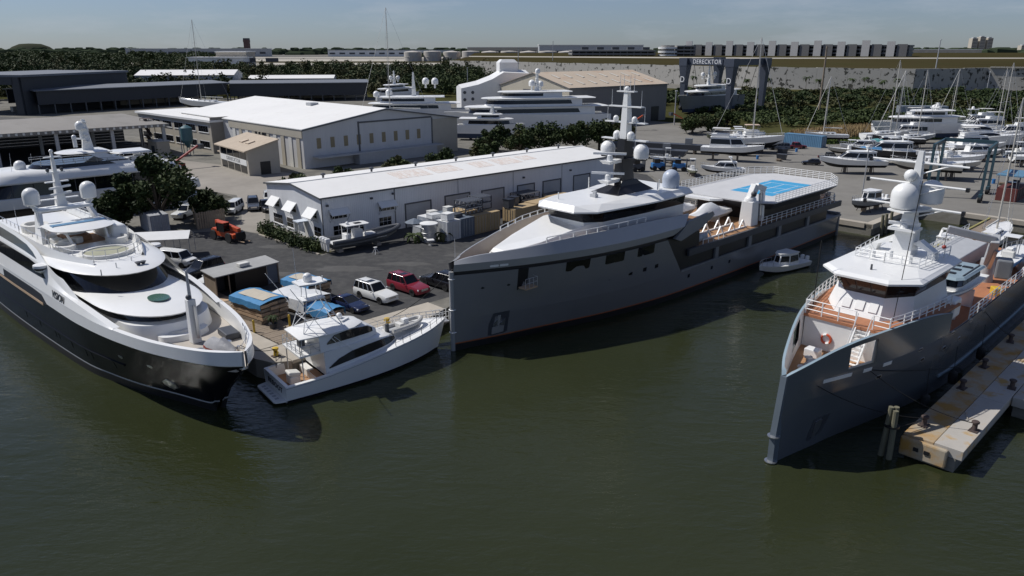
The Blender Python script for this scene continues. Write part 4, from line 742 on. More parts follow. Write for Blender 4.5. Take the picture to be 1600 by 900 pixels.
# x runs from transom to bow
sx_ = [0, 3, 6, 9, 11.5, 13.5, 15, 15.9]; sh = [2.35, 2.55, 2.6, 2.5, 2.15, 1.5, .7, .08]; sw_ = [2.15, 2.25, 2.2, 1.9, 1.35, .75, .2, .04]; sz = [1.45, 1.6, 1.95, 2.35, 2.6, 2.75, 2.85, 2.9]
sl = lambda t, zf, inset=0., dx=0.: cr_line([(x-(1-t)*(0 if i < 5 else (.2, .5, .9)[i-5]), max(lerp(sw_[i], sh[i], t)-inset, .03), zf(i)) for i, x in enumerate(sx_)], 5)
q0 = sl(0, lambda i: -.6, .3); q1 = sl(0, lambda i: .12); q2 = sl(.05, lambda i: .26); q3 = sl(.5, lambda i: sz[i]*.5); q4 = sl(1, lambda i: sz[i])
MB().both([q0, q1]).build('bottom', boot, SFY); MB().both([q1, q2]).build('boot_line', navy, SFY); MB().both([q2, q3, q4]).build('hull', white, SFY)
q5 = sl(1, lambda i: sz[i]+.03, .28)
MB().both([q4, q5]).build('covering_board', white, SFY)
dkl = [p for p in q5 if p.x > 3.4]; MB().loft([[(p.x, p.y, p.z-dz) for p in dkl]+[(p.x, -p.y, p.z-dz) for p in dkl[::-1]] for dz in (.12, .005)]).build('foredeck', white, SFY, smooth=50)
MB().loft([[(0.02, -2.15, .1), (.02, 2.15, .1), (.02, 2.35, 1.45), (.02, -2.35, 1.45)], [(.3, -2.1, .1), (.3, 2.1, .1), (.3, 2.2, 1.47), (.3, -2.2, 1.47)]]).build('transom', white, SFY, smooth=0)
MB().prism([(-.85, -1.7), (-.75, -1.9), (.05, -2.15), (.05, 2.15), (-.75, 1.9), (-.85, 1.7)], .18, .32).build('swim_platform', whitem, SFY, smooth=0)
for k in range(6): MB().box(-.6, -.3, -1.5+k*.55, -1.2+k*.55, .322, .327).build('platform_slot', lgrey, SFY, smooth=0)
text('REBOOT', 'yacht_name', navy, .62, frame((-.005, 0, .86), (0, -1, 0), (-.0, 0, 1)), SFY, .01, 1.15)
MB().box(.3, 3.4, -2.1, 2.1, .35, .62).build('cockpit_sole', teak, SFY, smooth=0)
for s in (1, -1): MB().grid([[(x, s*y, 1.5) for x, y in ((.3, 2.08), (3.4, 2.26))], [(x, s*y, .6) for x, y in ((.3, 2.05), (3.4, 2.2))]]).build('cockpit_side', white, SFY)
MB().obox((1.5, 0, .95), (.9, .9, .7)).build('fish_box', white, SFY, smooth=0, bevel=.12); MB().obox((1.5, 0, 1.45), (1.0, .95, .35), ry=R(12)).build('fighting_chair_seat', offw, SFY, smooth=0, bevel=.1); MB().cone((1.5, 0, .6), (1.5, 0, 1.0), .08).build('chair_post', steel, SFY)
MB().box(2.75, 3.35, -1.9, 1.9, .62, 1.25).build('mezzanine_seat', offw, SFY, smooth=0, bevel=.05); MB().box(2.8, 3.3, -1.7, -.2, 1.26, 1.38).build('mezzanine_cushion', teak, SFY, smooth=0)
# deckhouse, sweeping up from the foredeck
def sect(lst): return MB().loft([[(x, -y0, z0), (x, -y1, z1), (x, -y1*.8, z1+.06), (x, y1*.8, z1+.06), (x, y1, z1), (x, y0, z0)] for x, y0, z0, y1, z1 in lst])
HSE = sect([(3.4, 2.1, 1.4, 1.95, 3.3), (5.0, 2.12, 1.8, 1.95, 3.4), (7.0, 2.0, 2.0, 1.8, 3.4), (8.6, 1.75, 2.2, 1.45, 3.2), (9.7, 1.3, 2.35, 1.0, 2.95), (10.5, .7, 2.5, .5, 2.62)]).build('deckhouse', white, SFY, smooth=50)
A_ = cr_line([(3.4, 2.13, 1.5), (5, 2.15, 1.85), (7, 2.03, 2.05), (8.6, 1.78, 2.25), (9.7, 1.33, 2.4), (10.45, .72, 2.52)], 6); B_ = cr_line([(3.4, 1.97, 3.3), (5, 1.97, 3.4), (7, 1.82, 3.4), (8.6, 1.47, 3.2), (9.7, 1.02, 2.95), (10.45, .52, 2.64)], 6)
for s in (1, -1): shell_strip(A_, B_, [(3.7, .22, .26), (4.6, .2, .5), (5.8, .2, .66), (7.2, .2, .74), (8.6, .18, .82), (9.6, .12, .9), (10.3, .1, .9)], .03, s).build('saloon_window', glass, HSE)
MB().loft([[(9.75, y, 2.98), (10.35, y*.6, 2.72), (10.42, y*.6, 2.6), (9.8, y, 2.6)] for y in (-.95, 0, .95)]).build('saloon_window', glass, HSE)
FLY = sect([(3.2, 1.9, 3.35, 1.65, 4.55), (5.0, 1.85, 3.4, 1.6, 4.6), (6.6, 1.65, 3.4, 1.35, 4.55), (7.8, 1.25, 3.35, .95, 4.3), (8.7, .7, 3.3, .5, 3.7)]).build('flybridge', white, SFY, smooth=50)
A2_ = cr_line([(3.2, 1.93, 3.35), (5, 1.88, 3.4), (6.6, 1.68, 3.4), (7.8, 1.28, 3.35), (8.6, .73, 3.3)], 6); B2_ = cr_line([(3.2, 1.67, 4.55), (5, 1.62, 4.6), (6.6, 1.37, 4.55), (7.8, .97, 4.3), (8.6, .53, 3.75)], 6)
for s in (1, -1): shell_strip(A2_, B2_, [(3.8, .42, .5), (4.5, .4, .9), (5.6, .4, .97), (6.6, .4, .97), (7.7, .42, .97), (8.2, .5, .9)], .03, s).build('bridge_window', glass, FLY)
MB().loft([[(7.7, y, 4.25), (8.4, y*.55, 3.85), (8.35, y*.55, 3.7), (7.65, y, 3.9)] for y in (-.95, 0, .95)]).build('bridge_window', glass, FLY)
RFS = MB().loft([[(x, y, z) for x, y in sym([(1.7, 1.5), (4, 1.8), (6.3, 1.55), (7.4, .8)])] for z in (4.6, 4.68)] + [[(x, y, 4.92) for x, y in sym([(2.0, 1.1), (4, 1.35), (6, 1.1), (6.9, .5)])]]).build('hardtop', white, SFY, smooth=50)
MB().box(1.5, 3.3, -1.75, 1.75, 3.25, 3.4).build('aft_bridge_deck', white, SFY, smooth=0); railing([(3.2, -1.7, 3.4), (1.6, -1.7, 3.4), (1.55, 1.7, 3.4), (3.2, 1.7, 3.4)], .75, 2, .9, .025).build('aft_bridge_rail', steel, SFY)
MB().obox((2.5, .3, 3.85), (.5, .6, .9)).build('helm_seat', dgrey, SFY, smooth=0, bevel=.08)
for s in (1, -1):
    MB().cone((1.8, s*1.5, 3.4), (1.9, s*1.4, 4.6), .04).build('hardtop_strut', alu, SFY); MB().cone((1.75, s*1.6, .7), (1.75, s*1.6, 3.25), .05).build('deck_strut', alu, SFY)
    # outrigger, tower legs
    MB().tube([(5.2, s*1.9, 3.0), (3.2, s*2.3, 5.6), (1.0, s*2.5, 9.2)], .025, 5).build('outrigger', white, SFY)
    MB().tube([(6.2, s*2.0, 2.6), (4.4, s*1.9, 4.4)], .025, 5).build('outrigger_brace', white, SFY)
    for x0, x1 in ((2.2, 3.0), (5.6, 4.2)): MB().tube([(x0, s*1.15, 4.75), (x1, s*.5, 7.6), (x1, s*.42, 8.6)], .04, 5).build('tower_leg', white, SFY)
    MB().tube([(2.5, s*.9, 5.9), (5.0, s*.88, 5.9)], .03, 4).build('tower_brace', white, SFY); MB().tube([(2.2, s*1.1, 4.8), (4.5, s*.7, 7.0)], .03, 4).build('tower_brace', white, SFY)
for x, z, wd in ((2.55, 6.0, .9), (4.9, 6.0, .85), (3.0, 7.4, .55)): MB().tube([(x, -wd, z), (x, wd, z)], .03, 4).build('tower_rung', alu, SFY)
TW = MB().loft([[(x, y, z) for x, y in sym([(2.6, .6), (3.6, .75), (4.5, .55)])] for z in (7.3, 7.4)]).build('tower_floor', white, SFY, smooth=0)
MB().loft([[(x, y, z) for x, y in sym([(2.4, .75), (3.6, .95), (4.7, .7)])] for z in (8.6, 8.72)]).build('tower_roof', white, SFY, smooth=0); MB().dome((3.4, 0, 8.72), .36, .9, 12).build('satellite_dome', white, SFY)
MB().cone((2.7, .5, 8.7), (2.65, .5, 11.4), .02, .015, 4).build('whip_antenna', white, SFY); MB().cone((4.4, -.5, 8.7), (4.4, -.5, 9.1), .05).build('nav_light', white, SFY); MB().dome((6.0, .5, 4.9), .26, .9, 10).build('small_dome', white, SFY)
MB().obox((6.1, -.3, 5.0), (.9, .18, .14), rz=.5).build('radar_scanner', white, SFY, smooth=0)
rl = [Vector(p) for p in sl(1, lambda i: sz[i]+.03, .12)]
for s in (1, -1): railing([(p.x, p.y*s, p.z) for p in rl if 9.4 < p.x < 15.7][::3] + [(15.75, 0, 2.93)], .62, 2, 1.0, .02).build('bow_rail', steel, SFY)
MB().tube([(p.x, p.y+.02, p.z-.12) for p in q4[::2]], .03, 4).build('rub_rail', lgrey, SFY); MB().tube([(p.x, -p.y-.02, p.z-.12) for p in q4[::2]], .03, 4).build('rub_rail', lgrey, SFY)
# grey inflatable tender on its foredeck
def inflatable(name, label, loc, rz, ln_, m, eng=dgrey, group=None):
    t = thing(name, label, 'boat', loc, rz, group)
    for s in (1, -1): MB().tube(cr_line([(-ln_/2, s*.62, .4), (0, s*.64, .42), (ln_*.25, s*.58, .48), (ln_*.42, s*.3, .58), (ln_*.47, 0, .62)], 4), .2, 8).build('tube', m, t)
    MB().loft([[(x, -b, .18), (x, 0, .0), (x, b, .18), (x, b, .3), (x, -b, .3)] for x, b in ((-ln_/2, .5), (0, .52), (ln_*.28, .4), (ln_*.42, .08))]).build('floor_hull', lgrey, t)
    MB().obox((0, 0, .62), (.55, .5, .7)).build('console', white, t, smooth=0, bevel=.06); MB().obox((-.6, 0, .5), (.4, .8, .4)).build('seat', offw, t, smooth=0, bevel=.05); MB().obox((-ln_/2-.12, 0, .6), (.32, .3, .75)).build('outboard', eng, t, smooth=0, bevel=.08)
    return t
ca, sa = math.cos(SA), math.sin(SA)
inflatable('inflatable_tender', 'pale grey inflatable tender lashed on the sport-fishing yacht foredeck', (SXo+ca*11.9-sa*.2, SYo+sa*11.9+ca*.2, 2.68), SA+R(8), 3.6, mat('pale_hypalon', (.5, .49, .46), .6, var=.08))
# ------------------------------------------------------------------ long white workshop
HA = R(42.6)
def ribbed(col, name, pitch=.3, rough=.55, dirt=None):
    """painted sheet metal: vertical ribs as bump, faint vertical weather streaks"""
    m = mat(name, col, rough, var=.09, scale=.9, stretch=(1, 1, .12), col2=dirt, c2pos=(.55, .85))
    t = m.node_tree; n = t.nodes; l = t.links; b = n['Principled BSDF']; co = n.new('ShaderNodeTexCoord'); wv = n.new('ShaderNodeTexWave')
    sp = n.new('ShaderNodeSeparateXYZ'); ad = n.new('ShaderNodeMath'); cm = n.new('ShaderNodeCombineXYZ'); l.new(co.outputs['Object'], sp.inputs[0]); l.new(sp.outputs[0], ad.inputs[0]); l.new(sp.outputs[1], ad.inputs[1]); l.new(ad.outputs[0], cm.inputs[0]); l.new(cm.outputs[0], wv.inputs['Vector'])
    wv.inputs['Scale'].default_value = .314/pitch; bp = n.new('ShaderNodeBump'); bp.inputs['Strength'].default_value = .5; bp.inputs['Distance'].default_value = .04; l.new(wv.outputs[1], bp.inputs['Height']); l.new(bp.outputs[0], b.inputs['Normal'])
    return m
wsheet = ribbed((.72, .73, .74), 'white_ribbed_sheet', dirt=(.58, .59, .6))
wroof = mat('white_roof_coating', (.78, .77, .74), .6, var=.06, scale=.35, col2=(.66, .64, .6), c2pos=(.55, .8))
rroof = mat('flaking_red_primer', (.69, .585, .51), .7, var=.08, scale=2.2, col2=(.77, .755, .72), c2pos=(.44, .58), stretch=(2.5, .35, 1))
gtrim = mat('dark_trim', (.10, .105, .11), .6)
LB, DP, EV, RG = 58.5, 15.8, 5.95, 6.85
WB = thing('white_workshop', 'long white metal workshop with low gabled roof and propped awning shutters', 'building', (-24.7, 93.8, GZ), HA)
MB().loft([[(x, 0, 0), (x, DP, 0), (x, DP, EV), (x, DP/2, RG), (x, 0, EV)] for x in (0, LB)]).build('wall', wsheet, WB, smooth=0)
for s, nm in ((0, 'roof_slope'), (1, 'roof_slope')):
    y0, y1 = (-.25, DP/2) if s == 0 else (DP+.25, DP/2)
    RFo = MB().loft([[(x, y0, EV-.02), (x, y1, RG+.02), (x, y1, RG+.12), (x, y0, EV+.08)] for x in (-.25, LB+.25)]).build(nm, wroof, WB, smooth=0)
    if s == 0: RS = RFo
MB().box(-.3, LB+.3, DP/2-.18, DP/2+.18, RG+.1, RG+.2).build('ridge_cap', wroof, WB, smooth=0)
sl_ = (RG+.05-EV)/(DP/2+.25)
for k, (a, b, y0, y1) in enumerate(((14.5, 20.5, 3.2, 6.8), (21.5, 26.5, 3.4, 7.0), (29.5, 33, 3.4, 6.6), (34.2, 39, 3.2, 6.8), (40, 43, 4, 6.6))):
    MB().loft([[(x, y0, EV+.084+(y0+.25)*sl_), (x, y1, EV+.084+(y1+.25)*sl_), (x, y1, EV+.092+(y1+.25)*sl_), (x, y0, EV+.092+(y0+.25)*sl_)] for x in (a, b)]).build('flaking_roof_patch', rroof, WB, smooth=0)
MB().box(-.3, LB+.3, -.34, -.255, EV-.12, EV+.1).build('gutter', gtrim, WB, smooth=0)
for s in (0, 1):
    y0, y1 = (-.3, DP/2) if s == 0 else (DP+.3, DP/2)
    MB().loft([[(x, y0, EV-.14), (x, y1, RG-.1), (x, y1, RG+.14), (x, y0, EV+.1)] for x in (-.32, -.255)]).build('gable_trim', gtrim, WB, smooth=0)
for x in (.04, 11.3, 22.6, 33.8, 45): MB().box(x-.06, x+.06, -.06, -.003, 0, EV-.14).build('downpipe' if x > 1 else 'corner_trim', gtrim if x < 12 else lgrey, WB, smooth=0)
for k in range(7):
    x = 5.5+8*k; v_ = MB().cone((x, DP/2+1.2, RG-.1), (x, DP/2+1.2, RG+.35), .16).lathe([(.16, .35), (.36, .45), (.36, .62), (.1, .75)], (x, DP/2+1.2, RG), 10); v_.build('roof_vent', dgrey, WB)
# roller doors on the long side
for a, b, h in ((13.1, 17.4, 3.3), (20.2, 24.7, 3.5), (27.3, 31.7, 3.4), (34.8, 38.4, 3.3), (40.6, 44.6, 3.3), (48, 52, 3.4)):
    d = MB().box(a, b, -.03, -.002, 0, h).build('roller_door', lgrey, WB, smooth=0)
    for k in range(6): MB().box(a+.05, b-.05, -.055, -.031, .1+k*h/6, .1+k*h/6+h/6-.09).build('door_slat', lgrey, d, smooth=0)
    MB().box(a-.18, a-.002, -.1, -.003, 0, h+.2).build('door_jamb', gtrim, d, smooth=0); MB().box(b+.002, b+.18, -.1, -.003, 0, h+.2).build('door_jamb', gtrim, d, smooth=0); MB().box(a, b, -.1, -.003, h+.002, h+.2).build('door_lintel', gtrim, d, smooth=0)
wfr = mat('white_window_frame', (.7, .7, .7), .5, var=.04)
def window(parent, c, ux, w_, h_, nx, ny, nrm, off=.01):
    """framed window with separate panes: c centre, ux wall direction, nrm outward"""
    c, u, n_ = Vector(c), Vector(ux), Vector(nrm); up = Vector((0, 0, 1)); bx = lambda a0, a1, z0, z1, d0, d1: MB().loft([[c+u*a+up*z+n_*d0 for a, z in ((a0, z0), (a1, z0), (a1, z1), (a0, z1))], [c+u*a+up*z+n_*d1 for a, z in ((a0, z0), (a1, z0), (a1, z1), (a0, z1))]])
    f = bx(-w_/2-.1, w_/2+.1, -h_/2-.1, h_/2+.1, off-.03, off+.03).build('window', wfr, parent, smooth=0)
    for i in range(nx):
        for j in range(ny):
            a0 = -w_/2+i*w_/nx+.03; z0 = -h_/2+j*h_/ny+.03; bx(a0, a0+w_/nx-.06, z0, z0+h_/ny-.06, off+.031, off+.045).build('pane', glass, f, smooth=0)
    bx(-w_/2-.16, w_/2+.16, -h_/2-.18, -h_/2-.101, off-.03, off+.12).build('sill', wfr, f, smooth=0)
    return f
def awning(parent, c, ux, w_, nrm, drop=1.15, out=1.1):
    c, u, n_ = Vector(c), Vector(ux), Vector(nrm); up = Vector((0, 0, 1))
    a = MB().loft([[c-u*w_/2+n_*.03, c+u*w_/2+n_*.03, c+u*w_/2+n_*.08+up*.05, c-u*w_/2+n_*.08+up*.05], [c-u*w_/2+n_*out-up*drop, c+u*w_/2+n_*out-up*drop, c+u*w_/2+n_*(out+.05)-up*(drop-.06), c-u*w_/2+n_*(out+.05)-up*(drop-.06)]]).build('awning', whitem, parent, smooth=0)
    for s in (-1, 1): MB().beam(c+u*s*w_*.46-up*1.7+n_*.03, c+u*s*w_*.46+n_*out*.9-up*drop*.98, .05).build('awning_strut', lgrey, a, smooth=0)
gx, gn = (0, -1, 0), (-1, 0, 0); sxv, sn = (1, 0, 0), (0, -1, 0)
for y in (13.1, 8.1, 2.3):
    window(WB, (0, y, 3.45), gx, 1.9, 1.0, 3, 2, gn); awning(WB, (0, y, 4.3), gx, 2.6, gn)
for y, w_ in ((12.9, 2.8), (9.2, 1.9), (1.4, 1.9)): window(WB, (0, y, 1.25 if y > 2 else 1.3), gx, w_, 1.3, 4 if w_ > 2 else 2, 2, gn)
for x in (2.4, 9.9): window(WB, (x, 0, 3.3), sxv, 2.5, .7, 4, 1, sn); awning(WB, (x, 0, 4.25), sxv, 2.8, sn, .7, .9)
window(WB, (3.8, 0, 1.4), sxv, 4.6, 1.3, 6, 2, sn); window(WB, (9.6, 0, 1.5), sxv, 2.0, 1.2, 3, 2, sn)
p = MB().box(-1.5, -.02, 3.9, 5.4, 2.25, 2.4).build('porch_roof', mat('pale_blue_porch', (.55, .6, .66), .6), WB, smooth=0); MB().box(-1.4, -.9, 5.2, 5.3, 0, 2.25).build('porch_wall', whitem, p, smooth=0); MB().box(-1.4, -1.3, 3.95, 4.05, 0, 2.25).build('porch_post', whitem, p, smooth=0)
MB().box(-.05, -.002, 4.1, 5.0, 0, 2.1).build('door', offw, WB, smooth=0)
for x, z in ((.8, 4.9), (7.5, 5.0), (11, 5.2), (36, 4.6), (47, 4.6)): MB().obox((x, -.16, z), (.3, .3, .25)).build('wall_light', dgrey, WB, smooth=0)
# ------------------------------------------------------------------ vehicles
chrome = mat('chrome_trim', (.6, .6, .6), .2, metal=.9, var=0); lampw = mat('headlamp_glass', (.7, .72, .74), .15, var=0); lampr = mat('tail_lamp', (.3, .01, .01), .25, var=0)
def paint(n, c, rough=.25): return mat(n, c, rough, var=.03, coat=.5)
_wheel = {}
def wheel(parent, x, y, r):
    key = round(r, 2)
    if key not in _wheel:
        _wheel[key] = (MB().lathe([(r*.62, -.11), (r*.95, -.115), (r, -.08), (r, .08), (r*.95, .115), (r*.62, .11)], n=18).mesh('tyre', rubber), MB().lathe([(.02, -.05), (r*.25, -.07), (r*.58, -.075), (r*.63, -.1), (r*.63, .1), (r*.58, .075), (r*.25, .07), (.02, .05)], n=14).mesh('rim', alu))
    t = bpy.data.objects.new('wheel', _wheel[key][0]); COL.objects.link(t); t.parent = parent; t.location = (x, y, r); t.rotation_euler = (R(90), 0, 0)
    q = bpy.data.objects.new('rim', _wheel[key][1]); COL.objects.link(q); q.parent = t
def car(name, label, loc, rz, m, style='suv', group=None, cat='car'):
    """x forward; body shell, glazed cabin, pillars, roof, four wheels, lamps"""
    S_ = {'suv': (5.6, 1.02, 1.16, 1.98, .05, .75, -2.68, -2.45, .41), 'sedan': (4.8, .92, .92, 1.42, -.2, .85, -1.95, -1.1, .33), 'van': (5.3, 1.0, 1.2, 2.05, 1.2, 1.75, -2.6, -2.5, .36), 'pickup': (5.6, 1.0, 1.05, 1.85, .55, 1.15, -.9, -.75, .4), 'hatch': (4.3, .9, .98, 1.5, -.1, .7, -1.95, -1.6, .33)}
    ln_, hw, belt, ht, xr0, xb0, xb1, xr1, wr = S_[style]; hl = ln_/2
    t = thing(name, label, cat, loc, rz, group); t.scale = (.92,)*3
    gc = .3 if style != 'sedan' else .22; hood = belt-.04 if style in ('suv', 'van', 'pickup') else belt-.1
    st = [(-hl, hw*.86, belt*.62, belt*.95), (-hl+.12, hw*.97, gc+.08, belt), (xb1, hw, gc, belt+.0), (-hl*.3, hw, gc, belt), (xb0, hw, gc, belt), (hl*.55, hw*.98, gc, hood), (hl-.3, hw*.94, gc, hood-.1), (hl-.04, hw*.86, gc+.1, hood-.2), (hl, hw*.7, gc+.2, hood-.36)]
    st[0] = (-hl, hw*.86, gc+.2, belt*.9)
    MB().loft([[(x, -w_*.93, zb), (x, -w_, lerp(zb, zt, .35)), (x, -w_*.985, lerp(zb, zt, .8)), (x, -w_*.9, zt), (x, w_*.9, zt), (x, w_*.985, lerp(zb, zt, .8)), (x, w_, lerp(zb, zt, .35)), (x, w_*.93, zb)] for x, w_, zb, zt in st]).build('body', m, t, smooth=50)
    cb = [(xb0, hw*.88), (xb1, hw*.88)]; ct = [(xr0, hw*.72), (xr1, hw*.72)]; g_ = MB().loft([[(x, y, belt-.01) for x, y in sym(cb)], [(x, y, ht-.07) for x, y in sym(ct)]]).build('windows', glass, t, smooth=0)
    rf = MB().loft([[(x, y, ht-.075) for x, y in sym([(xr0+.06, hw*.74), (xr1-.05, hw*.74)])], [(x, y, ht-.03) for x, y in sym([(xr0+.02, hw*.7), (xr1-.02, hw*.7)])], [(x, y, ht) for x, y in sym([(xr0-.25, hw*.55), (xr1+.2, hw*.55)])]]).build('roof', m, t, smooth=50)
    zz = lambda u: lerp(belt-.02, ht-.06, u)
    npil = {'suv': 3, 'sedan': 1, 'van': 2, 'pickup': 1, 'hatch': 1}[style]
    for s in (1, -1):
        for fx in [0.0, 1.0]+[(k+1)/(npil+1) for k in range(npil)]:
            p0 = Vector((lerp(xb0, xb1, fx), s*hw*.885, zz(0))); p1 = Vector((lerp(xr0, xr1, fx), s*hw*.725, zz(1))); MB().beam(p0, p1, .09, .06).build('pillar', m if fx in (0., 1.) or style != 'sedan' else black, t, smooth=0)
        wheel(t, hl*.62, s*(hw-.1), wr); wheel(t, -hl*.58, s*(hw-.1), wr)
        MB().obox((hl-.16, s*hw*.7, hood-.28), (.22, .38, .18)).build('headlight', lampw, t, smooth=0, bevel=.03); MB().obox((-hl+.04, s*hw*.8, belt*.8), (.1, .2, .34)).build('tail_light', lampr, t, smooth=0)
        MB().obox((xb0-.15, s*(hw+.1), belt+.08), (.14, .2, .16)).build('mirror', m, t, smooth=0, bevel=.03)
        MB().loft([[(hl*.62+wr*1.12*math.cos(a), s*(hw-.002+d), wr+wr*1.12*math.sin(a)) for a in (math.pi*k/8 for k in range(9))] for d in (-.06, .012)], close=True).build('wheel_arch', black, t, smooth=0)
        MB().loft([[(-hl*.58+wr*1.12*math.cos(a), s*(hw-.002+d), wr+wr*1.12*math.sin(a)) for a in (math.pi*k/8 for k in range(9))] for d in (-.06, .012)], close=True).build('wheel_arch', black, t, smooth=0)
    MB().obox((hl-.02, 0, hood-.33), (.1, hw*.95, .22)).build('grille', chrome if style in ('suv', 'pickup') else black, t, smooth=0); MB().obox((hl-.06, 0, gc+.16), (.2, hw*1.7, .18)).build('bumper', m if style != 'van' else dgrey, t, smooth=0, bevel=.05)
    if style == 'suv':
        for s in (1, -1): MB().box(xr1+.3, xr0-.4, s*hw*.6-.025, s*hw*.6+.025, ht+.04, ht+.08).build('roof_bar', black, t, smooth=0)
        MB().obox((xr0-.75, 0, ht+.006), (.7, .8, .02)).build('sunroof', glass, t, smooth=0)
    if style == 'pickup':
        MB().box(-hl+.25, xb1-.12, -hw*.78, hw*.78, belt-.0, belt+.012).build('cargo_bed', black, t, smooth=0)
    return t
pw, pbk, prd, pnv, pgy = paint('car_white', (.75, .75, .72)), paint('car_black', (.012, .012, .014)), paint('car_dark_red', (.22, .018, .03)), paint('car_navy', (.012, .02, .06)), paint('car_grey', (.07, .08, .1))
gq = 'vehicles parked along the quay'; gl = 'vehicles parked in the left lot'; gr_ = 'vehicles parked in the boatyard'
car('parked_suv', 'long white SUV with roof rails parked nose to the quay', (-13.9, 71.2, GZ), R(-40), pw, 'suv', gq)
car('parked_suv', 'dark red SUV parked between the white and black SUVs', (-10.9, 73.7, GZ), R(-42), prd, 'suv', gq)
car('parked_suv', 'black SUV parked tail to the quay next to the grey bow', (-7.6, 75.3, GZ), R(139), pbk, 'suv', gq)
car('parked_sedan', 'dark blue sedan half hidden behind the sport-fishing yacht', (-16.0, 68.3, GZ), R(-38), pnv, 'sedan', gq)
car('cargo_van', 'white cargo van parked in front of the white canopy tent', (-39.6, 83.6, GZ), R(-20), pw, 'van', gl, 'van')
car('parked_suv', 'black SUV parked between the white van and white sedan', (-35.0, 79.4, GZ), R(238), pbk, 'suv', gl)
car('parked_sedan', 'white sedan parked beside the dark shelter', (-32.4, 76.3, GZ), R(236), pw, 'sedan', gl)
car('parked_suv', 'white SUV parked under the big tree behind the board fence', (-49.6, 109.8, GZ), R(-100), pw, 'suv', gl)
car('cargo_van', 'white van parked behind the board fence panels', (-43.4, 113.0, GZ), R(-88), pw, 'van', gl, 'van')
car('parked_suv', 'dark grey SUV parked near the white workshop gable', (-41.2, 115.6, GZ), R(-70), pgy, 'suv', gl)
car('pickup_truck', 'black pickup parked against the white workshop corner', (-38.9, 114.6, GZ), R(-60), pbk, 'pickup', gl, 'truck')
car('parked_suv', 'white SUV behind the black pickup at the workshop corner', (-40.2, 120.6, GZ), R(-70), pw, 'suv', gl)
car('parked_hatchback', 'small black car alone on the pale boatyard ground', (65.6, 162.0, GZ), R(160), pbk, 'hatch', gr_)
car('pickup_truck', 'black pickup next to the blue-tarped cruiser', (73.0, 170, GZ), R(10), pbk, 'pickup', gr_, 'truck')
car('pickup_truck', 'dark red pickup in front of the blue container', (72.4, 189.5, GZ), R(5), prd, 'pickup', gr_, 'truck')
car('parked_suv', 'dark SUV left of the red pickup by the blue container', (67.2, 187.0, GZ), R(170), pgy, 'suv', gr_)
car('parked_suv', 'black SUV at the far right by the white sportfisher', (126.5, 181.0, GZ), R(170), pbk, 'suv', gr_)
car('parked_suv', 'grey SUV behind the black one at the far right edge', (131, 190.0, GZ), R(170), pgy, 'suv', gr_)
# ------------------------------------------------------------------ containers
def container(name, label, loc, rz, m, ln_=6.06, w_=2.44, h=2.59, group='shipping containers', doors=True, nrib=22, cat='container'):
    t = thing(name, label, cat, loc, rz, group)
    def corr(x0, x1, y, z0, z1, out_):
        k = nrib; pts = []
        for i in range(k): a = x0+(x1-x0)*i/k; d = (x1-x0)/k; pts += [(a, y), (a+d*.3, y), (a+d*.5, y-out_*.045), (a+d*.8, y-out_*.045)]
        pts.append((x1, y)); return MB().grid([[(x, yy, z) for x, yy in pts] for z in (z0, z1)])
    MB().box(.06, ln_-.06, -w_/2+.06, w_/2-.06, .12, h-.06).build('inner_shell', m, t, smooth=0)
    for s in (1, -1): corr(.08, ln_-.08, s*(w_/2-.01), .12, h-.08, s).build('side_panel', m, t, smooth=0)
    MB().box(.0, ln_, -w_/2, w_/2, h-.075, h).build('roof_panel', m, t, smooth=0); MB().box(0, ln_, -w_/2, w_/2, 0, .13).build('base_frame', m, t, smooth=0)
    for x in (0, ln_-.12):
        for s in (1, -1): MB().box(x, x+.12, s*(w_/2-.06)-.07, s*(w_/2-.06)+.07, .13, h-.075).build('corner_post', m, t, smooth=0)
    if doors:
        for s in (1, -1):
            d = MB().box(-.02, .055, min(s*.01, s*(w_/2-.14)), max(s*.01, s*(w_/2-.14)), .16, h-.1).build('door', m, t, smooth=0)
            for yy in (.3, .75): MB().cone((-.05, s*yy, .2), (-.05, s*yy, h-.14), .025, n=6).build('locking_bar', steel, d)
    return t
tan = mat('tan_container', (.42, .31, .17), .6, var=.12, scale=.8, col2=(.33, .24, .14), c2pos=(.55, .8)); wcon = mat('white_container', (.62, .63, .63), .6, var=.14, scale=.8, col2=(.45, .44, .42), c2pos=(.6, .85)); slate = mat('slate_container', (.13, .16, .2), .6, var=.15)
cx = math.radians(47); cdx, cdy = math.cos(cx), math.sin(cx); nx_, ny_ = -math.sin(cx), math.cos(cx)
for k, (m, l_, nm) in enumerate(((wcon, 'white weathered container, leftmost of the row by the workshop', 'shipping_container'), (slate, 'slate-blue container next to the white one', 'shipping_container'), (tan, 'tan container with dark frames stacked on its roof', 'shipping_container'), (tan, 'tan container fourth in the row with bare ochre roof', 'shipping_container'))):
    o = 1.3+2.55*k; container(nm, l_, (-8.6+cdx*o, 94.7+cdy*o, GZ), cx+math.pi/2, m)
for k, l_ in ((0, 'tan container standing forward of the row, black bins on it'), (1, 'tan container behind the forward one, nearer the grey vessel'), (2, 'tan container partly hidden by the grey vessel foredeck')):
    o = 13.2+5.2*k; container('shipping_container', l_, (-9.6+cdx*o-nx_*(.2-.5*k), 94.0+cdy*o-ny_*(.2-.5*k), GZ), cx, tan, 4.8)
TOP = GZ+2.59
def crate(name, label, loc, size, rz, m, cat='crate', group=None):
    t = thing(name, label, cat, loc, rz, group); x, y, z = size
    MB().obox((0, 0, z/2), (x, y, z*.88)).build('case', m, t, smooth=0, bevel=.03); MB().obox((0, 0, z*.97), (x+.06, y+.06, .06)).build('lid', m, t, smooth=0)
    for s in (1, -1): MB().obox((0, s*y*.35, .04), (x, .1, .08)).build('skid', wood, t, smooth=0)
    return t
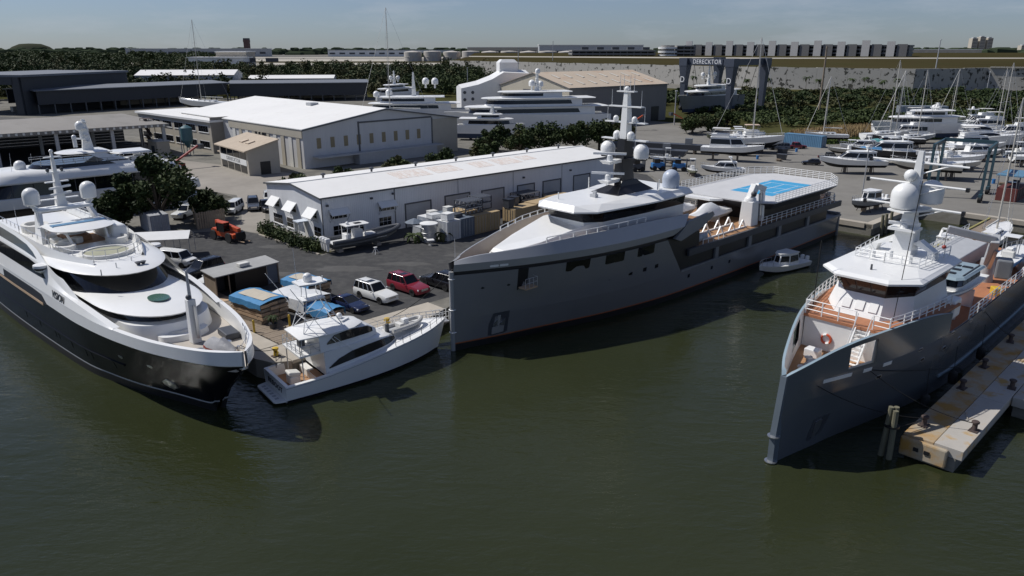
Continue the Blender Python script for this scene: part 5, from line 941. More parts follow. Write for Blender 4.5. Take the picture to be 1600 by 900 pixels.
gtop = 'crates and coolers on the white container'
for k, (dx, dy, sz_, m, l_) in enumerate(((1.0, .9, (1.4, 1.2, 1.0), whitem, 'square white chest at the front edge of the white container roof'), (.6, 3.2, (1.6, 1.3, .6), wcon, 'low white crate in the middle of the white container roof'), (1.5, 4.6, (1.2, 1.0, .7), offw, 'off-white crate at the back of the white container roof'), (3.1, 1.6, (1.5, 1.3, .5), dgrey, 'dark low crate on the slate container roof'), (3.5, 3.6, (1.1, .9, 1.1), offw, 'upright white cooler on the slate container roof'), (-1.5, 3.4, (1.6, 2.0, 1.9), lgrey, 'pale grey crate stack on the ground left of the white container'))):
    crate('storage_crate', l_, (-8.6+cdx*dx+nx_*dy, 94.7+cdy*dx+ny_*dy, TOP if dx > 0 else GZ), sz_, cx+rnd.uniform(-.15, .15), m, 'crate', gtop)
def rack(label, loc, rz, n=2, w_=3.2, d=2.2, h=.95):
    t = thing('steel_rack', label, 'steel frame', loc, rz, 'steel frames stacked by the workshop')
    for k in range(n):
        z = k*h
        for x in (0, w_):
            for y in (0, d): MB().beam((x, y, z), (x, y, z+h-.05), .12).build('post', dgrey, t, smooth=0)
        for y in (0, d):
            MB().beam((0, y, z+.06), (w_, y, z+.06), .1).build('rail', dgrey, t, smooth=0); MB().beam((0, y, z+h-.1), (w_, y, z+h-.1), .1).build('rail', lgrey, t, smooth=0)
            for q in range(4): MB().beam((w_*q/4, y, z+.1), (w_*(q+.5)/4, y, z+h-.12), .05).build('brace', lgrey, t, smooth=0); MB().beam((w_*(q+.5)/4, y, z+h-.12), (w_*(q+1)/4, y, z+.1), .05).build('brace', lgrey, t, smooth=0)
        MB().box(0, w_, 0, d, z+h-.05, z+h-.02).build('deck_plate', dgrey, t, smooth=0)
    return t
rack('pair of dark steel frames stacked on the tan container', (-8.6+cdx*4.6+nx_*1.2, 94.7+cdy*4.6+ny_*1.2, TOP), cx, 2); rack('second pair of dark steel frames on the container row', (-8.6+cdx*8.0+nx_*2.2, 94.7+cdy*8.0+ny_*2.2, TOP), cx, 2, 2.6)
rack('low dark truss frames stacked by a roller door', (1.5, 113.5, GZ), cx, 3, 4.2, 2.4, .9); rack('wide dark steel frame stack right of the truss frames', (6.6, 117.5, GZ), cx, 2, 3.6, 2.2, .9)
for k, (dx, dy, l_) in enumerate(((13.6, .2, 'black bin on the forward tan container, left one'), (15.4, .9, 'black bin on the forward tan container, right one'))):
    t = thing('waste_bin', l_, 'bin', (-9.6+cdx*dx+nx_*dy, 94.0+cdy*dx+ny_*dy, TOP), cx+.2*k, 'black bins on the tan container')
    MB().prism([(-.5, -.5), (.5, -.5), (.5, .5), (-.5, .5)], 0, 1.2, [(-.6, -.6), (.6, -.6), (.6, .6), (-.6, .6)]).build('tub', dgrey, t, smooth=0); MB().obox((0, 0, 1.25), (1.3, 1.3, .1)).build('lid', black, t, smooth=0)
    for s in (1, -1): MB().cone((s*.4, -.52, .1), (s*.4, .52, .1), .1).build('roller', rubber, t)
for k in range(6):
    t = thing('lumber_bundle', 'bundle of pale timber beyond the container row, ' + ('lowest left', 'lowest middle', 'lowest right', 'upper left', 'upper right', 'topmost')[k], 'timber', (11.5+1.0*((k % 3) if k < 3 else (k-3)+.5 if k < 5 else 1.0), 117.5+.8*((k % 3) if k < 3 else (k-3)+.5 if k < 5 else 1), GZ+(0 if k < 3 else .75 if k < 5 else 1.5)), cx+math.pi/2, 'timber bundles by the workshop')
    for j in range(4): MB().box(-1.6, 1.6, -.5, .5, .05+j*.17, .2+j*.17).build('board', plyw if k % 2 else offw, t, smooth=0)
# round drum booth and cafe table
t = thing('drum_kiosk', 'round grey metal drum with white lid beside the white container', 'tank', (-11.0, 95.0, GZ), 0)
MB().lathe([(1.0, 0), (1.0, 2.3), (1.05, 2.32)], n=20).build('drum', alu, t); MB().lathe([(1.2, 2.33), (1.2, 2.45), (.05, 2.65)], n=20).build('lid', whitem, t)
for z in (.6, 1.2, 1.8): MB().lathe([(1.0, z), (1.04, z+.03), (1.0, z+.06)], n=20).build('hoop', alu, t)
t = thing('patio_umbrella', 'faded blue-grey sunshade behind the round drum', 'umbrella', (-13.2, 97.3, GZ), 0)
MB().cone((0, 0, 0), (0, 0, 2.3), .04).build('pole', alu, t); MB().lathe([(1.35, 2.05), (.7, 2.35), (.02, 2.6)], n=8).build('canopy', slate, t, smooth=0); MB().lathe([(.3, 0), (.3, .08), (.06, .12)], n=10).build('base', dgrey, t)
t = thing('small_table', 'small white table on the asphalt before the drum', 'table', (-10.6, 92.8, GZ), .3)
MB().obox((0, 0, .72), (.9, .9, .06)).build('table_top', white, t, smooth=0); MB().cone((0, 0, 0), (0, 0, .7), .06).build('leg', alu, t); MB().lathe([(.3, 0), (.3, .05), (.05, .08)], n=10).build('base', alu, t)
# ------------------------------------------------------------------ rigid inflatable boat on blocks before the workshop
t = thing('rib_boat', 'grey inflatable boat with white console roof and three outboards on blocks', 'boat', (-22.8, 89.0, GZ), R(39))
gyt = mat('dark_hypalon', (.07, .075, .085), .55, var=.08)
for s in (1, -1): MB().tube(cr_line([(0, s*1.25, 1.45), (4, s*1.3, 1.5), (7.5, s*1.1, 1.7), (9.3, s*.6, 1.95), (10.1, 0, 2.1)], 5), .27, 9).build('tube', gyt, t)
MB().both([cr_line([(0, .35, .45), (4, .3, .4), (7.5, .15, .6), (9.6, .02, 1.3)], 5), cr_line([(0, 1.05, .95), (4, 1.1, .95), (7.5, .85, 1.2), (9.7, .05, 1.7)], 5), cr_line([(0, 1.15, 1.4), (4, 1.2, 1.45), (7.5, .95, 1.6), (9.75, .05, 1.95)], 5)]).build('hull', mgrey, t); MB().box(0, 7.6, -1.05, 1.05, 1.2, 1.28).build('deck', white, t, smooth=0)
MB().obox((3.9, 0, 1.9), (1.2, 1.1, 1.3)).build('console', white, t, smooth=0, bevel=.12); MB().obox((2.4, 0, 1.7), (.7, 1.3, .9)).build('helm_seat', white, t, smooth=0, bevel=.1); MB().obox((5.6, 0, 1.55), (1.4, 1.2, .6)).build('bow_seat', white, t, smooth=0, bevel=.12)
rt_ = MB().loft([[(x, y, z) for x, y in sym([(2.0, .95), (5.0, 1.0), (5.3, .7)])] for z in (3.15, 3.25)]).build('console_roof', white, t, smooth=0); MB().obox((4.0, .0, 3.28), (.9, .7, .05)).build('roof_hatch', black, rt_, smooth=0); MB().dome((2.6, 0, 3.25), .22, .7, 10).build('dome', white, rt_)
for x in (2.2, 4.7):
    for s in (1, -1): MB().cone((x, s*.7, 1.3), (x, s*.85, 3.15), .05, n=6).build('roof_post', white, t)
for y in (-.75, 0, .75): e_ = MB().obox((-.55, y, 1.75), (.65, .5, .65)).build('outboard', white, t, smooth=0, bevel=.14); MB().loft([[(-.75, y-.12, 1.5), (-.35, y-.12, 1.5), (-.35, y+.12, 1.5), (-.75, y+.12, 1.5)], [(-.7, y-.06, .4), (-.45, y-.06, .4), (-.45, y+.06, .4), (-.7, y+.06, .4)]]).build('outboard_leg', white, e_, smooth=0)
for x in (1.2, 6.6): MB().box(x-.3, x+.3, -.7, .7, 0, .42).build('block', concrete, t, smooth=0)
t = thing('boat_stand', 'small white boat stand lying beside the inflatable on blocks', 'boat stand', (-17.0, 88.6, GZ), .6)
for a in range(3): MB().beam((.5*math.cos(a*2.1), .5*math.sin(a*2.1), 0), (0, 0, .8), .07).build('leg', whitem, t, smooth=0)
MB().obox((0, 0, .83), (.4, .3, .06)).build('pad', whitem, t, smooth=0)
# ------------------------------------------------------------------ telehandler
t = thing('telehandler', 'orange telehandler parked by the board fence', 'telehandler', (-37.9, 95.6, GZ), R(-35))
MB().loft([[(x, -.75, .55), (x, .75, .55), (x, .75, z), (x, -.75, z)] for x, z in ((-2.6, 1.3), (-2.2, 1.55), (1.0, 1.35), (2.2, 1.1))]).build('chassis', orange, t, smooth=0, bevel=.06)
for x in (-1.7, 1.6):
    for s in (1, -1): wheel(t, x, s*1.05, .68)
MB().beam((-2.5, .15, 2.2), (2.4, .15, 1.6), .5, .55).build('boom', orange, t, smooth=0, bevel=.04); MB().beam((-1.2, .42, 2.06), (1.0, .42, 1.78), .03, .25).build('boom_marking', white, t, smooth=0)
cb_ = MB().box(-.9, .6, -.95, -.1, 1.3, 2.45).build('cab', glass, t, smooth=0); MB().box(-.95, .65, -1.0, -.05, 2.45, 2.55).build('cab_roof', orange, cb_, smooth=0)
for x in (-.9, .6):
    for y in (-.95, -.1): MB().beam((x, y, 1.3), (x, y, 2.45), .09).build('cab_post', black, cb_, smooth=0)
MB().obox((-.6, .85, 1.35), (1.8, .6, .7)).build('engine_cover', orange, t, smooth=0, bevel=.08); MB().obox((2.6, .1, .9), (.25, 1.3, 1.0)).build('fork_carriage', black, t, smooth=0)
for y in (-.35, .5): MB().obox((3.3, y, .3), (1.3, .14, .07)).build('fork', plyw, t, smooth=0)
# ------------------------------------------------------------------ canopy tent, container, fence, gazebo, shelter, lumber
t = thing('canopy_tent', 'white canopy tent with gabled roof behind the white van', 'tent', (-46.6, 87.2, GZ), R(12))
for s in (1, -1): MB().loft([[(x, 0, 3.0), (x, s*1.6, 2.3), (x, s*1.6, 2.33), (x, 0, 3.04)] for x in (0, 7.0)]).build('roof_sheet', whitem, t, smooth=0)
for k in range(5):
    for s in (1, -1): MB().cone((k*1.75, s*1.55, 0), (k*1.75, s*1.55, 2.3), .04, n=6).build('pole', alu, t)
MB().box(.3, 5.5, -1.0, .9, 0, .7).build('covered_goods', dgrey, t, smooth=0, bevel=.15)
container('shipping_container', 'weathered grey container with rusty roof under the big tree', (-48.5, 99.2, GZ), R(130), mat('pale_rusty_container', (.34, .35, .37), .7, var=.2, col2=(.25, .13, .07), c2pos=(.62, .8)), 5.5)
fw = mat('silvered_boards', (.30, .24, .17), .85, var=.25, scale=1.5)
t = thing('board_fence', 'tall wooden board fence screening the parking behind the telehandler', 'fence', (-47.4, 107.4, GZ), 0)
pth = [(0, 0), (3.0, -6.0), (4.0, -5.0), (5.9, -3.0)]
for (x0, y0), (x1, y1) in zip(pth, pth[1:]):
    ln_ = math.hypot(x1-x0, y1-y0); k = int(ln_/.3)
    for i in range(k): a = (i+.5)/k; MB().obox((lerp(x0, x1, a), lerp(y0, y1, a), 1.2+rnd.uniform(-.06, .06)), (.27, .05, 2.4), rz=math.atan2(y1-y0, x1-x0)+rnd.uniform(-.03, .03)).build('board', fw, t, smooth=0)
    MB().beam((x0, y0+.06, 2.0), (x1, y1+.06, 2.0), .08).build('rail', wood, t, smooth=0)
t = thing('gazebo', 'tan-roofed open gazebo on the quay behind the black yacht', 'gazebo', (-57.5, 101.8, GZ), R(45))
MB().loft([[(x, y, 2.5) for x, y in ((-2.2, -2.2), (2.2, -2.2), (2.2, 2.2), (-2.2, 2.2))], [(x, y, 3.7) for x, y in ((-.6, -.05), (.6, -.05), (.6, .05), (-.6, .05))]]).build('roof', mat('tan_thatch', (.45, .33, .15), .9, var=.15), t, smooth=0)
for x in (-1.9, 1.9):
    for y in (-1.9, 1.9): MB().beam((x, y, 0), (x, y, 2.5), .16).build('post', wood, t, smooth=0)
t = thing('quay_shelter', 'dark open-fronted shelter with pale flat roof beside the timber walkway', 'shelter', (-31.1, 72.1, GZ), R(50)); t.scale = (.9, .9, .9)
MB().loft([[(-.2, -1.6, 2.5), (8.2, -1.6, 2.5), (8.2, 1.4, 2.8), (-.2, 1.4, 2.8)], [(-.2, -1.6, 2.6), (8.2, -1.6, 2.6), (8.2, 1.4, 2.9), (-.2, 1.4, 2.9)]]).build('roof', mat('grey_felt_roof', (.36, .36, .35), .8, var=.12), t, smooth=0)
MB().box(0, 8, 1.1, 1.25, 0, 2.7).build('back_wall', dgrey, t, smooth=0); MB().box(0, .12, -1.4, 1.1, 0, 2.5).build('end_wall', wood, t, smooth=0); MB().box(2.4, 2.5, -1.4, 1.1, 0, 2.5).build('partition', black, t, smooth=0); MB().box(2.5, 6.5, -1.38, -1.3, 0, 2.5).build('front_panel', black, t, smooth=0); MB().box(6.6, 8.0, -1.38, -1.3, .1, 2.4).build('front_panel', slate, t, smooth=0)
for x in (0, 1.6, 8): MB().beam((x, -1.45, 0), (x, -1.45, 2.5), .12).build('post', wood, t, smooth=0)
MB().obox((4.2, -.3, 2.95), (1.3, .8, .4)).build('air_conditioner', offw, t, smooth=0, bevel=.05); MB().obox((.0, -2.4, .06), (2.0, 1.6, .12)).build('door_ramp', plyw, t, smooth=0)
gl_ = 'timber packs under tarpaulins beside the walkway'
tarp = mat('blue_tarpaulin', (.07, .24, .45), .5, var=.12, bump=.6, bscale=3); tarpw = mat('white_tarpaulin', (.66, .67, .67), .5, var=.1, bump=.7, bscale=3)
def lumber(label, loc, rz, ln_, w_, h, tm, sag=.25, mid=None):
    t = thing('lumber_stack', label, 'timber', loc, rz, gl_); n = max(2, int(h/.38))
    for k in range(n):
        for j in range(3): MB().box(-ln_/2+rnd.uniform(-.15, .1), ln_/2+rnd.uniform(-.1, .15), -w_/2+j*w_/3+.02, -w_/2+(j+1)*w_/3-.02, .12+k*h/n, .12+k*h/n+h/n*.74).build('board_pack', plyw if (k+j) % 3 else wood, t, smooth=0)
        for x in (-ln_*.35, ln_*.35): MB().box(x-.06, x+.06, -w_/2, w_/2, .02+k*h/n, .12+k*h/n-.005).build('bearer', wood, t, smooth=0)
    m = MB(); nx = 9; rows = []
    for y, dz in ((-w_/2-.12, -sag*1.6), (-w_/2-.06, .06), (-w_/4, .2), (0, .28), (w_/4, .2), (w_/2+.06, .06), (w_/2+.12, -sag*1.4)): rows.append([(-ln_/2-.1+(ln_+.2)*i/nx, y+rnd.uniform(-.03, .03), h+.12+dz+rnd.uniform(-.05, .05)*(1 if dz > 0 else 3)) for i in range(nx+1)])
    m.grid(rows).build('tarpaulin', tm, t)
    if mid: MB().grid([[(x, y, h+.16+dz) for x in (-ln_/2+.4, 0, ln_/2-.4)] for y, dz in ((-w_*.3, .2), (0, .3), (w_*.3, .2))]).build('pale_tarpaulin_centre', mid, t)
    return t
tan_t = mat('sun_bleached_tarp', (.5, .45, .36), .7, var=.12)
lumber('tall timber stack under blue-edged tarpaulin, left of the packs', (-24.0, 66.0, GZ), R(-36), 4.6, 3.0, 1.9, tarp, .3, tan_t)
lumber('timber pack under white and blue tarpaulin behind the yacht tower', (-20.8, 68.7, GZ), R(-36), 4.8, 3.2, 1.3, tarpw, .6)
lumber('low timber pack under plain blue tarpaulin near the workshop side', (-21.2, 72.2, GZ), R(-36), 4.2, 2.8, 1.6, tarp, .3, tan_t)
lumber('low pack under bright blue tarpaulin closest to the sport-fishing yacht', (-18.0, 66.0, GZ), R(-36), 3.6, 2.0, .9, tarp, .4)
# yellow posts, plant tub, quay cleats
for k, (x, y, l_) in enumerate(((-23.2, 61.8, 'yellow bollard post left of the potted plant'), (-20.4, 63.2, 'yellow bollard post right of the potted plant'))):
    t = thing('guard_post', l_, 'post', (x, y, GZ), 0, 'yellow guard posts'); MB().cone((0, 0, 0), (0, 0, 1.15), .1, n=10).build('pipe', yellow, t); MB().ball((0, 0, 1.15), .1).build('cap', yellow, t)
for k, (lx, ly, l_) in enumerate(((-13.9, 6.2, 'yellow-topped mooring bollard at the quay corner by the black bow'), (-3.2, 5.6, 'yellow-topped mooring bollard on the quay near the white SUV'))):
    t = thing('mooring_bollard', l_, 'bollard', W3(lx, ly, GZ+.06), AX, 'yellow mooring bollards on the quay')
    MB().obox((0, 0, .03), (.7, .5, .06)).build('base_plate', rust, t, smooth=0); MB().lathe([(.2, .06), (.17, .5), (.26, .6), (.26, .75), (.05, .8)], n=12).build('post', yellow, t)
    MB().obox((0, 0, .45), (.12, .9, .12)).build('cross_bar', yellow, t, smooth=0)
# ------------------------------------------------------------------ sheds and halls behind the yard
cream = ribbed((.46, .42, .34), 'cream_ribbed_sheet', .5, dirt=(.33, .3, .24)); blsheet = ribbed((.56, .56, .56), 'grey_blue_sheet', .4, dirt=(.47, .47, .46)); slsheet = ribbed((.03, .035, .044), 'dark_slate_sheet', .5)
tanroof = mat('tan_weathered_roof', (.52, .43, .33), .8, var=.1, scale=.12, col2=(.40, .27, .18), c2pos=(.5, .75)); rend = mat('beige_render', (.45, .41, .34), .85, var=.12, scale=.3, col2=(.36, .32, .26), c2pos=(.55, .8)); slroof = mat('grey_slate_roof', (.15, .165, .19), .7, var=.1, scale=.1)
def hall(name, label, org, ang, ln_, dp, ev, rg, wm, rm, trim=gtrim, ridge_along='x'):
    """gabled hall: x along eaves (length), y depth; returns its empty"""
    t = thing(name, label, 'building', (org[0], org[1], GZ), R(ang))
    MB().loft([[(x, 0, 0), (x, dp, 0), (x, dp, ev), (x, dp/2, rg), (x, 0, ev)] for x in (0, ln_)]).build('wall', wm, t, smooth=0)
    for y0 in (-.35, dp+.35): MB().loft([[(x, y0, ev-.06), (x, dp/2, rg+.05), (x, dp/2, rg+.22), (x, y0, ev+.12)] for x in (-.4, ln_+.4)]).build('roof_slope', rm, t, smooth=0)
    for y0 in (-.36, dp+.36):
        MB().loft([[(x, y0, ev-.3), (x, dp/2, rg-.18), (x, dp/2, rg+.1), (x, y0, ev)] for x in (-.46, -.405)]).build('gable_trim', trim, t, smooth=0)
    MB().box(-.4, ln_+.4, -.45, -.355, ev-.25, ev+.1).build('gutter', trim, t, smooth=0)
    return t
# big white-roofed hall: gable faces the camera, eaves run back to the left
BH = hall('assembly_hall', 'large hall with white roof, pale blue gable and striped cream side', (-13.6, 186.0), 135, 62, 42.6, 8.2, 11.3, blsheet, wroof)
DH = 42.6   # the long side at y = DH faces the black yacht, the gable at x = 0 faces the white workshop
for k in range(10):
    if k == 5: continue
    MB().box(1.2+3.3*k, 2.6+3.3*k, DH+.01, DH+.16, 0, 6.4).build('pale_panel', offw if k % 2 else cream, BH, smooth=0)
MB().box(.02, 34, DH+.005, DH+.22, 6.42, 8.0).build('fascia_panel', cream, BH, smooth=0); MB().box(15.6, 20.6, DH+.012, DH+.2, 0, 6.4).build('open_bay', black, BH, smooth=0)
for x in (17.4, 19): MB().beam((x, DH+.25, 0), (x, DH+.25, 6.4), .4).build('bay_column', cream, BH, smooth=0)
for k in range(9):
    y = DH-4.2-3.35*k; MB().box(-.06, -.005, y, y+1.0, 4.0, 6.2).build('louvre', mat('tan_louvre', (.28, .23, .14), .8), BH, smooth=0)
MB().box(-.12, -.004, DH-14.0, DH-13.6, 0, 9.0).build('door_track', gtrim, BH, smooth=0); MB().box(-.12, -.004, DH-34.4, DH-14.0, 8.6, 8.95).build('door_track', gtrim, BH, smooth=0); MB().box(-.12, -.004, DH-34.7, DH-34.4, 0, 8.6).build('door_track', gtrim, BH, smooth=0)
MB().box(-.08, -.004, .1, DH-34.75, 0, 8.2).build('beige_panel', rend, BH, smooth=0); MB().box(-2.6, -.01, DH-36, DH-2, 2.2, 2.5).build('lean_to_roof', lgrey, BH, smooth=0); MB().box(-2.5, -.3, DH-34, DH-12, 0, 2.19).build('lean_to_wall', lgrey, BH, smooth=0)
MB().obox((26, DH-18, 10.9), (2.2, 2.2, 1.4)).build('roof_ventilator', lgrey, BH, smooth=0)
OW = thing('office_wing', 'two-storey beige office wing with window bands and flat pale roof', 'building', (-72.3, 180.2, GZ), R(138))
MB().box(0, 42, -16, 0, 0, 7.4).build('wall', rend, OW, smooth=0); MB().box(-.4, 42.4, -17, .5, 7.4, 7.9).build('roof', wroof, OW, smooth=0); MB().box(-.3, -.01, -16.2, .2, 0, 8.6).build('flank_wall', mat('brown_grey_render', (.25, .23, .2), .85, var=.12), OW, smooth=0)
for k in range(6):
    for z in (1.2, 4.9):
        w0 = window(OW, (4.2+6.6*k, .0, z+.75), (1, 0, 0), 5.0, 1.5, 4, 1, (0, 1, 0), .02)
AN = thing('lean_to_annex', 'beige lean-to annex with two rows of dark windows and a lettered sign', 'building', (-52.6, 147.3, GZ), R(130))
MB().loft([[(x, 0, 0), (x, -6.5, 0), (x, -6.5, 6.6), (x, 0, 4.9)] for x in (0, 16)]).build('wall', rend, AN, smooth=0); MB().loft([[(x, .8, 4.72), (x, -6.6, 6.66), (x, -6.6, 6.88), (x, .8, 4.94)] for x in (-.5, 16.6)]).build('roof', mat('tan_annex_roof', (.45, .37, .28), .8, var=.12), AN, smooth=0)
for x in (5.2, 8.6): MB().obox((x, -2.8, 5.95), (1.5, 1.6, .3), rx=R(-14)).build('skylight', tanroof, AN, smooth=0)
for z in (3.1, .35):
    for k in range(4): MB().box(1.0+3.6*k, 4.1+3.6*k, .005, .06, z, z+1.35).build('window', glass, AN, smooth=0)
SG = MB().box(.8, 15.4, .01, .07, 1.85, 3.0).build('sign_board', whitem, AN, smooth=0); text('DERECKTOR', 'lettering', gtrim, 1.05, frame((8, .085, 2.42), (-1, 0, 0), (0, 0, 1)), SG, .01, 1.2)
MB().box(-.06, -.003, -4.5, -2.4, 0, 2.6).build('door', black, AN, smooth=0)
# teal silo and stair tower before the wing
t = thing('silo', 'teal dust silo on legs before the office wing', 'silo', (-77.5, 178.0, GZ), 0); t.scale = (.7, .7, .78); teal = mat('teal_paint', (.05, .12, .14), .5, var=.12)
MB().lathe([(1.3, 3.6), (1.9, 4.4), (1.9, 8.2), (.6, 8.9), (.05, 9)], n=16).build('drum', teal, t); MB().lathe([(.3, 2.2), (1.3, 3.6)], n=12).build('hopper', teal, t)
for a in range(4): MB().beam((1.5*math.cos(a*1.57+.7), 1.5*math.sin(a*1.57+.7), 0), (1.5*math.cos(a*1.57+.7), 1.5*math.sin(a*1.57+.7), 4.4), .18).build('leg', teal, t, smooth=0)
MB().beam((-2.3, 0, 0), (-2.3, 0, 8.4), .25).build('ladder', lgrey, t, smooth=0)
t = thing('stair_tower', 'steel scaffold stair tower against the office wing', 'stairs', (-88.0, 184.5, GZ), R(138))
for x in (0, 3):
    for y in (0, 2): MB().beam((x, y, 0), (x, y, 8), .12).build('post', rust, t, smooth=0)
for k in range(4): MB().box(0, 3, 0, 2, 2*k+1.9, 2*k+1.98).build('landing', rust, t, smooth=0); MB().beam((.2, 1, 2*k), (2.8, 1, 2*k+1.9), .8, .12).build('flight', rust, t, smooth=0)
t = thing('plant_room', 'low beige brick enclosure at the foot of the stair tower', 'building', (-84.0, 176.0, GZ), R(138)); MB().box(0, 5, -3, 0, 0, 3.2).build('wall', rend, t, smooth=0); MB().box(-.2, 5.2, -3.2, .2, 3.2, 3.4).build('roof', lgrey, t, smooth=0); MB().box(1.5, 3.2, .005, .05, 0, 2.2).build('door', dgrey, t, smooth=0)
t = thing('utility_shed', 'small tan-roofed shed left of the lean-to annex', 'shed', (-62.8, 162.8, GZ), R(132)); MB().box(0, 3.6, -3, 0, 0, 2.5).build('wall', dgrey, t, smooth=0); MB().box(-.3, 3.9, -3.3, .4, 2.5, 2.7).build('roof', tanroof, t, smooth=0); MB().box(.6, 1.6, .005, .05, 0, 2).build('door', black, t, smooth=0)
# open flat-roofed shed at left
FS = thing('open_shed', 'wide open-sided shed with weathered grey flat roof at left', 'building', (-82.0, 177.9, GZ), R(222))
MB().box(-.5, 75, -37, .6, 6.7, 7.4).build('roof', mat('weathered_grey_roof', (.235, .22, .2), .85, var=.2, scale=.12, col2=(.14, .13, .115), stretch=(1, .35, 1)), FS, smooth=0)
for k in range(55): MB().box(.5+1.35*k, .95+1.35*k, .605, .68, 6.8, 7.3).build('rafter_end', offw, FS, smooth=0)
for k in range(6):
    x = .3+11.2*k
    for y in (-.2, -18): MB().box(x, x+.7, y-.7, y, 0, 6.69).build('column', lgrey, FS, smooth=0)
for k in range(9): MB().box(0, 75, -36.9, -36.6, .1+.74*k, .1+.74*k+.68).build('wall_board', dgrey, FS, smooth=0)
MB().box(12, 75, -36, -1.2, .05, .3).build('floor_slab', dgrey, FS, smooth=0)
for k in range(3): MB().box(3, 10, -20+4*k, -19+4*k, 1.4, 1.7).build('storage_rack', dgrey, FS, smooth=0)
# dark boat shed at the left edge and the long dark sheds
D1 = thing('tall_boat_shed', 'tall dark slate boat shed cut by the left edge', 'building', (-184.5, 287, GZ), R(170))
MB().box(0, 40, -60, -57, 0, 14).build('back_wall', slsheet, D1, smooth=0); MB().box(0, .5, -57, 0, 0, 14).build('side_wall', slsheet, D1, smooth=0); MB().box(-1, 40, -60, 1, 14, 14.8).build('roof', slroof, D1, smooth=0); MB().box(3, 40, -1, .8, 11.2, 13.99).build('header', slsheet, D1, smooth=0); MB().box(.5, 3.5, -1, .8, 0, 13.98).build('front_pier', slsheet, D1, smooth=0)
def longshed(label, a, b, dp, h, nb, open_h):
    ang = math.atan2(b[1]-a[1], b[0]-a[0]); ln_ = math.hypot(b[0]-a[0], b[1]-a[1]); t = thing('long_boat_shed', label, 'building', (a[0], a[1], GZ), ang, 'long dark boat sheds')
    MB().loft([[(x, -1, h), (x, dp/2, h+.9), (x, dp, h), (x, dp, h-.35), (x, dp/2, h+.5), (x, -1, h-.35)] for x in (-1, ln_+1)]).build('roof', slroof, t, smooth=0)
    MB().box(0, ln_, 0, .4, open_h, h-.4).build('front_cladding', slsheet, t, smooth=0); MB().box(0, ln_, dp-.5, dp, open_h*.9, h-.4).build('back_cladding', slsheet, t, smooth=0)
    MB().box(0, ln_, dp-3, dp-.6, 0, open_h*.55).build('stored_goods_wall', rend, t, smooth=0)
    for k in range(nb+1): MB().box(ln_*k/nb-.2, ln_*k/nb+.2, .05, .45, 0, open_h).build('column', gtrim, t, smooth=0); MB().box(ln_*k/nb-.2, ln_*k/nb+.2, dp*.5, dp*.5+.4, 0, open_h).build('column', gtrim, t, smooth=0)
longshed('long dark boat shed with open bays running back on the left', (-181.5, 290), (-134, 358), 26, 9.0, 14, 3.6); longshed('long dark boat shed beyond the white hall roof', (-133, 358.5), (-71, 372), 26, 8.6, 12, 2.6)
AH = hall('vaulted_hangar', 'white vaulted hangar behind the long dark shed', (-207, 420), 8, 52, 24, 10, 12.5, blsheet, wroof); MB().box(-.1, -.01, 3, 21, 0, 8.6).build('open_front', black, AH, smooth=0)
hall('low_warehouse', 'low white-roofed warehouse beyond the dark shed', (-152, 440), 8, 48, 20, 7.5, 9.0, blsheet, wroof)
# tan-roofed hangar in the middle distance
TH = hall('tan_hangar', 'tall grey hangar with tan roof and rows of skylights', (18, 238), 40, 48, 34, 12.4, 16.6, ribbed((.17, .165, .16), 'grey_hangar_sheet', .6, dirt=(.13, .125, .12)), tanroof)
MB().loft([[(-.12, 0, 0), (-.02, 0, 0), (-.02, 34, 0), (-.12, 34, 0)], [(-.12, 0, 12.3), (-.02, 0, 12.3), (-.02, 34, 12.3), (-.12, 34, 12.3)]]).loft([[(-.12, 0, 12.3), (-.02, 0, 12.3), (-.02, 34, 12.3), (-.12, 34, 12.3)], [(-.12, 17, 16.4), (-.02, 17, 16.4), (-.02, 17.02, 16.4), (-.12, 17.02, 16.4)]]).build('gable_cladding', cream, TH, smooth=0)
MB().box(-2.2, -.15, 3, 33, 8.0, 8.4).build('canopy', mat('pale_cream_canopy', (.6, .56, .42), .7), TH, smooth=0); MB().box(-.2, -.13, 9, 22, 10.6, 11.4).build('gable_vent', dgrey, TH, smooth=0)
sk_m = mat('pale_skylight', (.62, .58, .5), .5, var=.1); slp = (16.6-12.4)/17
for r_ in range(2):
    for k in range(8):
        y0, y1 = (2.6, 6.4) if r_ == 0 else (9.6, 13.4); x = 3+5.6*k+r_*1.2
        MB().loft([[(xx, y0, 12.4+.3+y0*slp), (xx, y1, 12.4+.3+y1*slp), (xx, y1, 12.4+.38+y1*slp), (xx, y0, 12.4+.38+y0*slp)] for xx in (x, x+1.0)]).build('skylight', sk_m, TH, smooth=0)
for x in (24, 40): MB().box(x, x+4, -.1, -.005, 0, 5).build('door', black, TH, smooth=0)
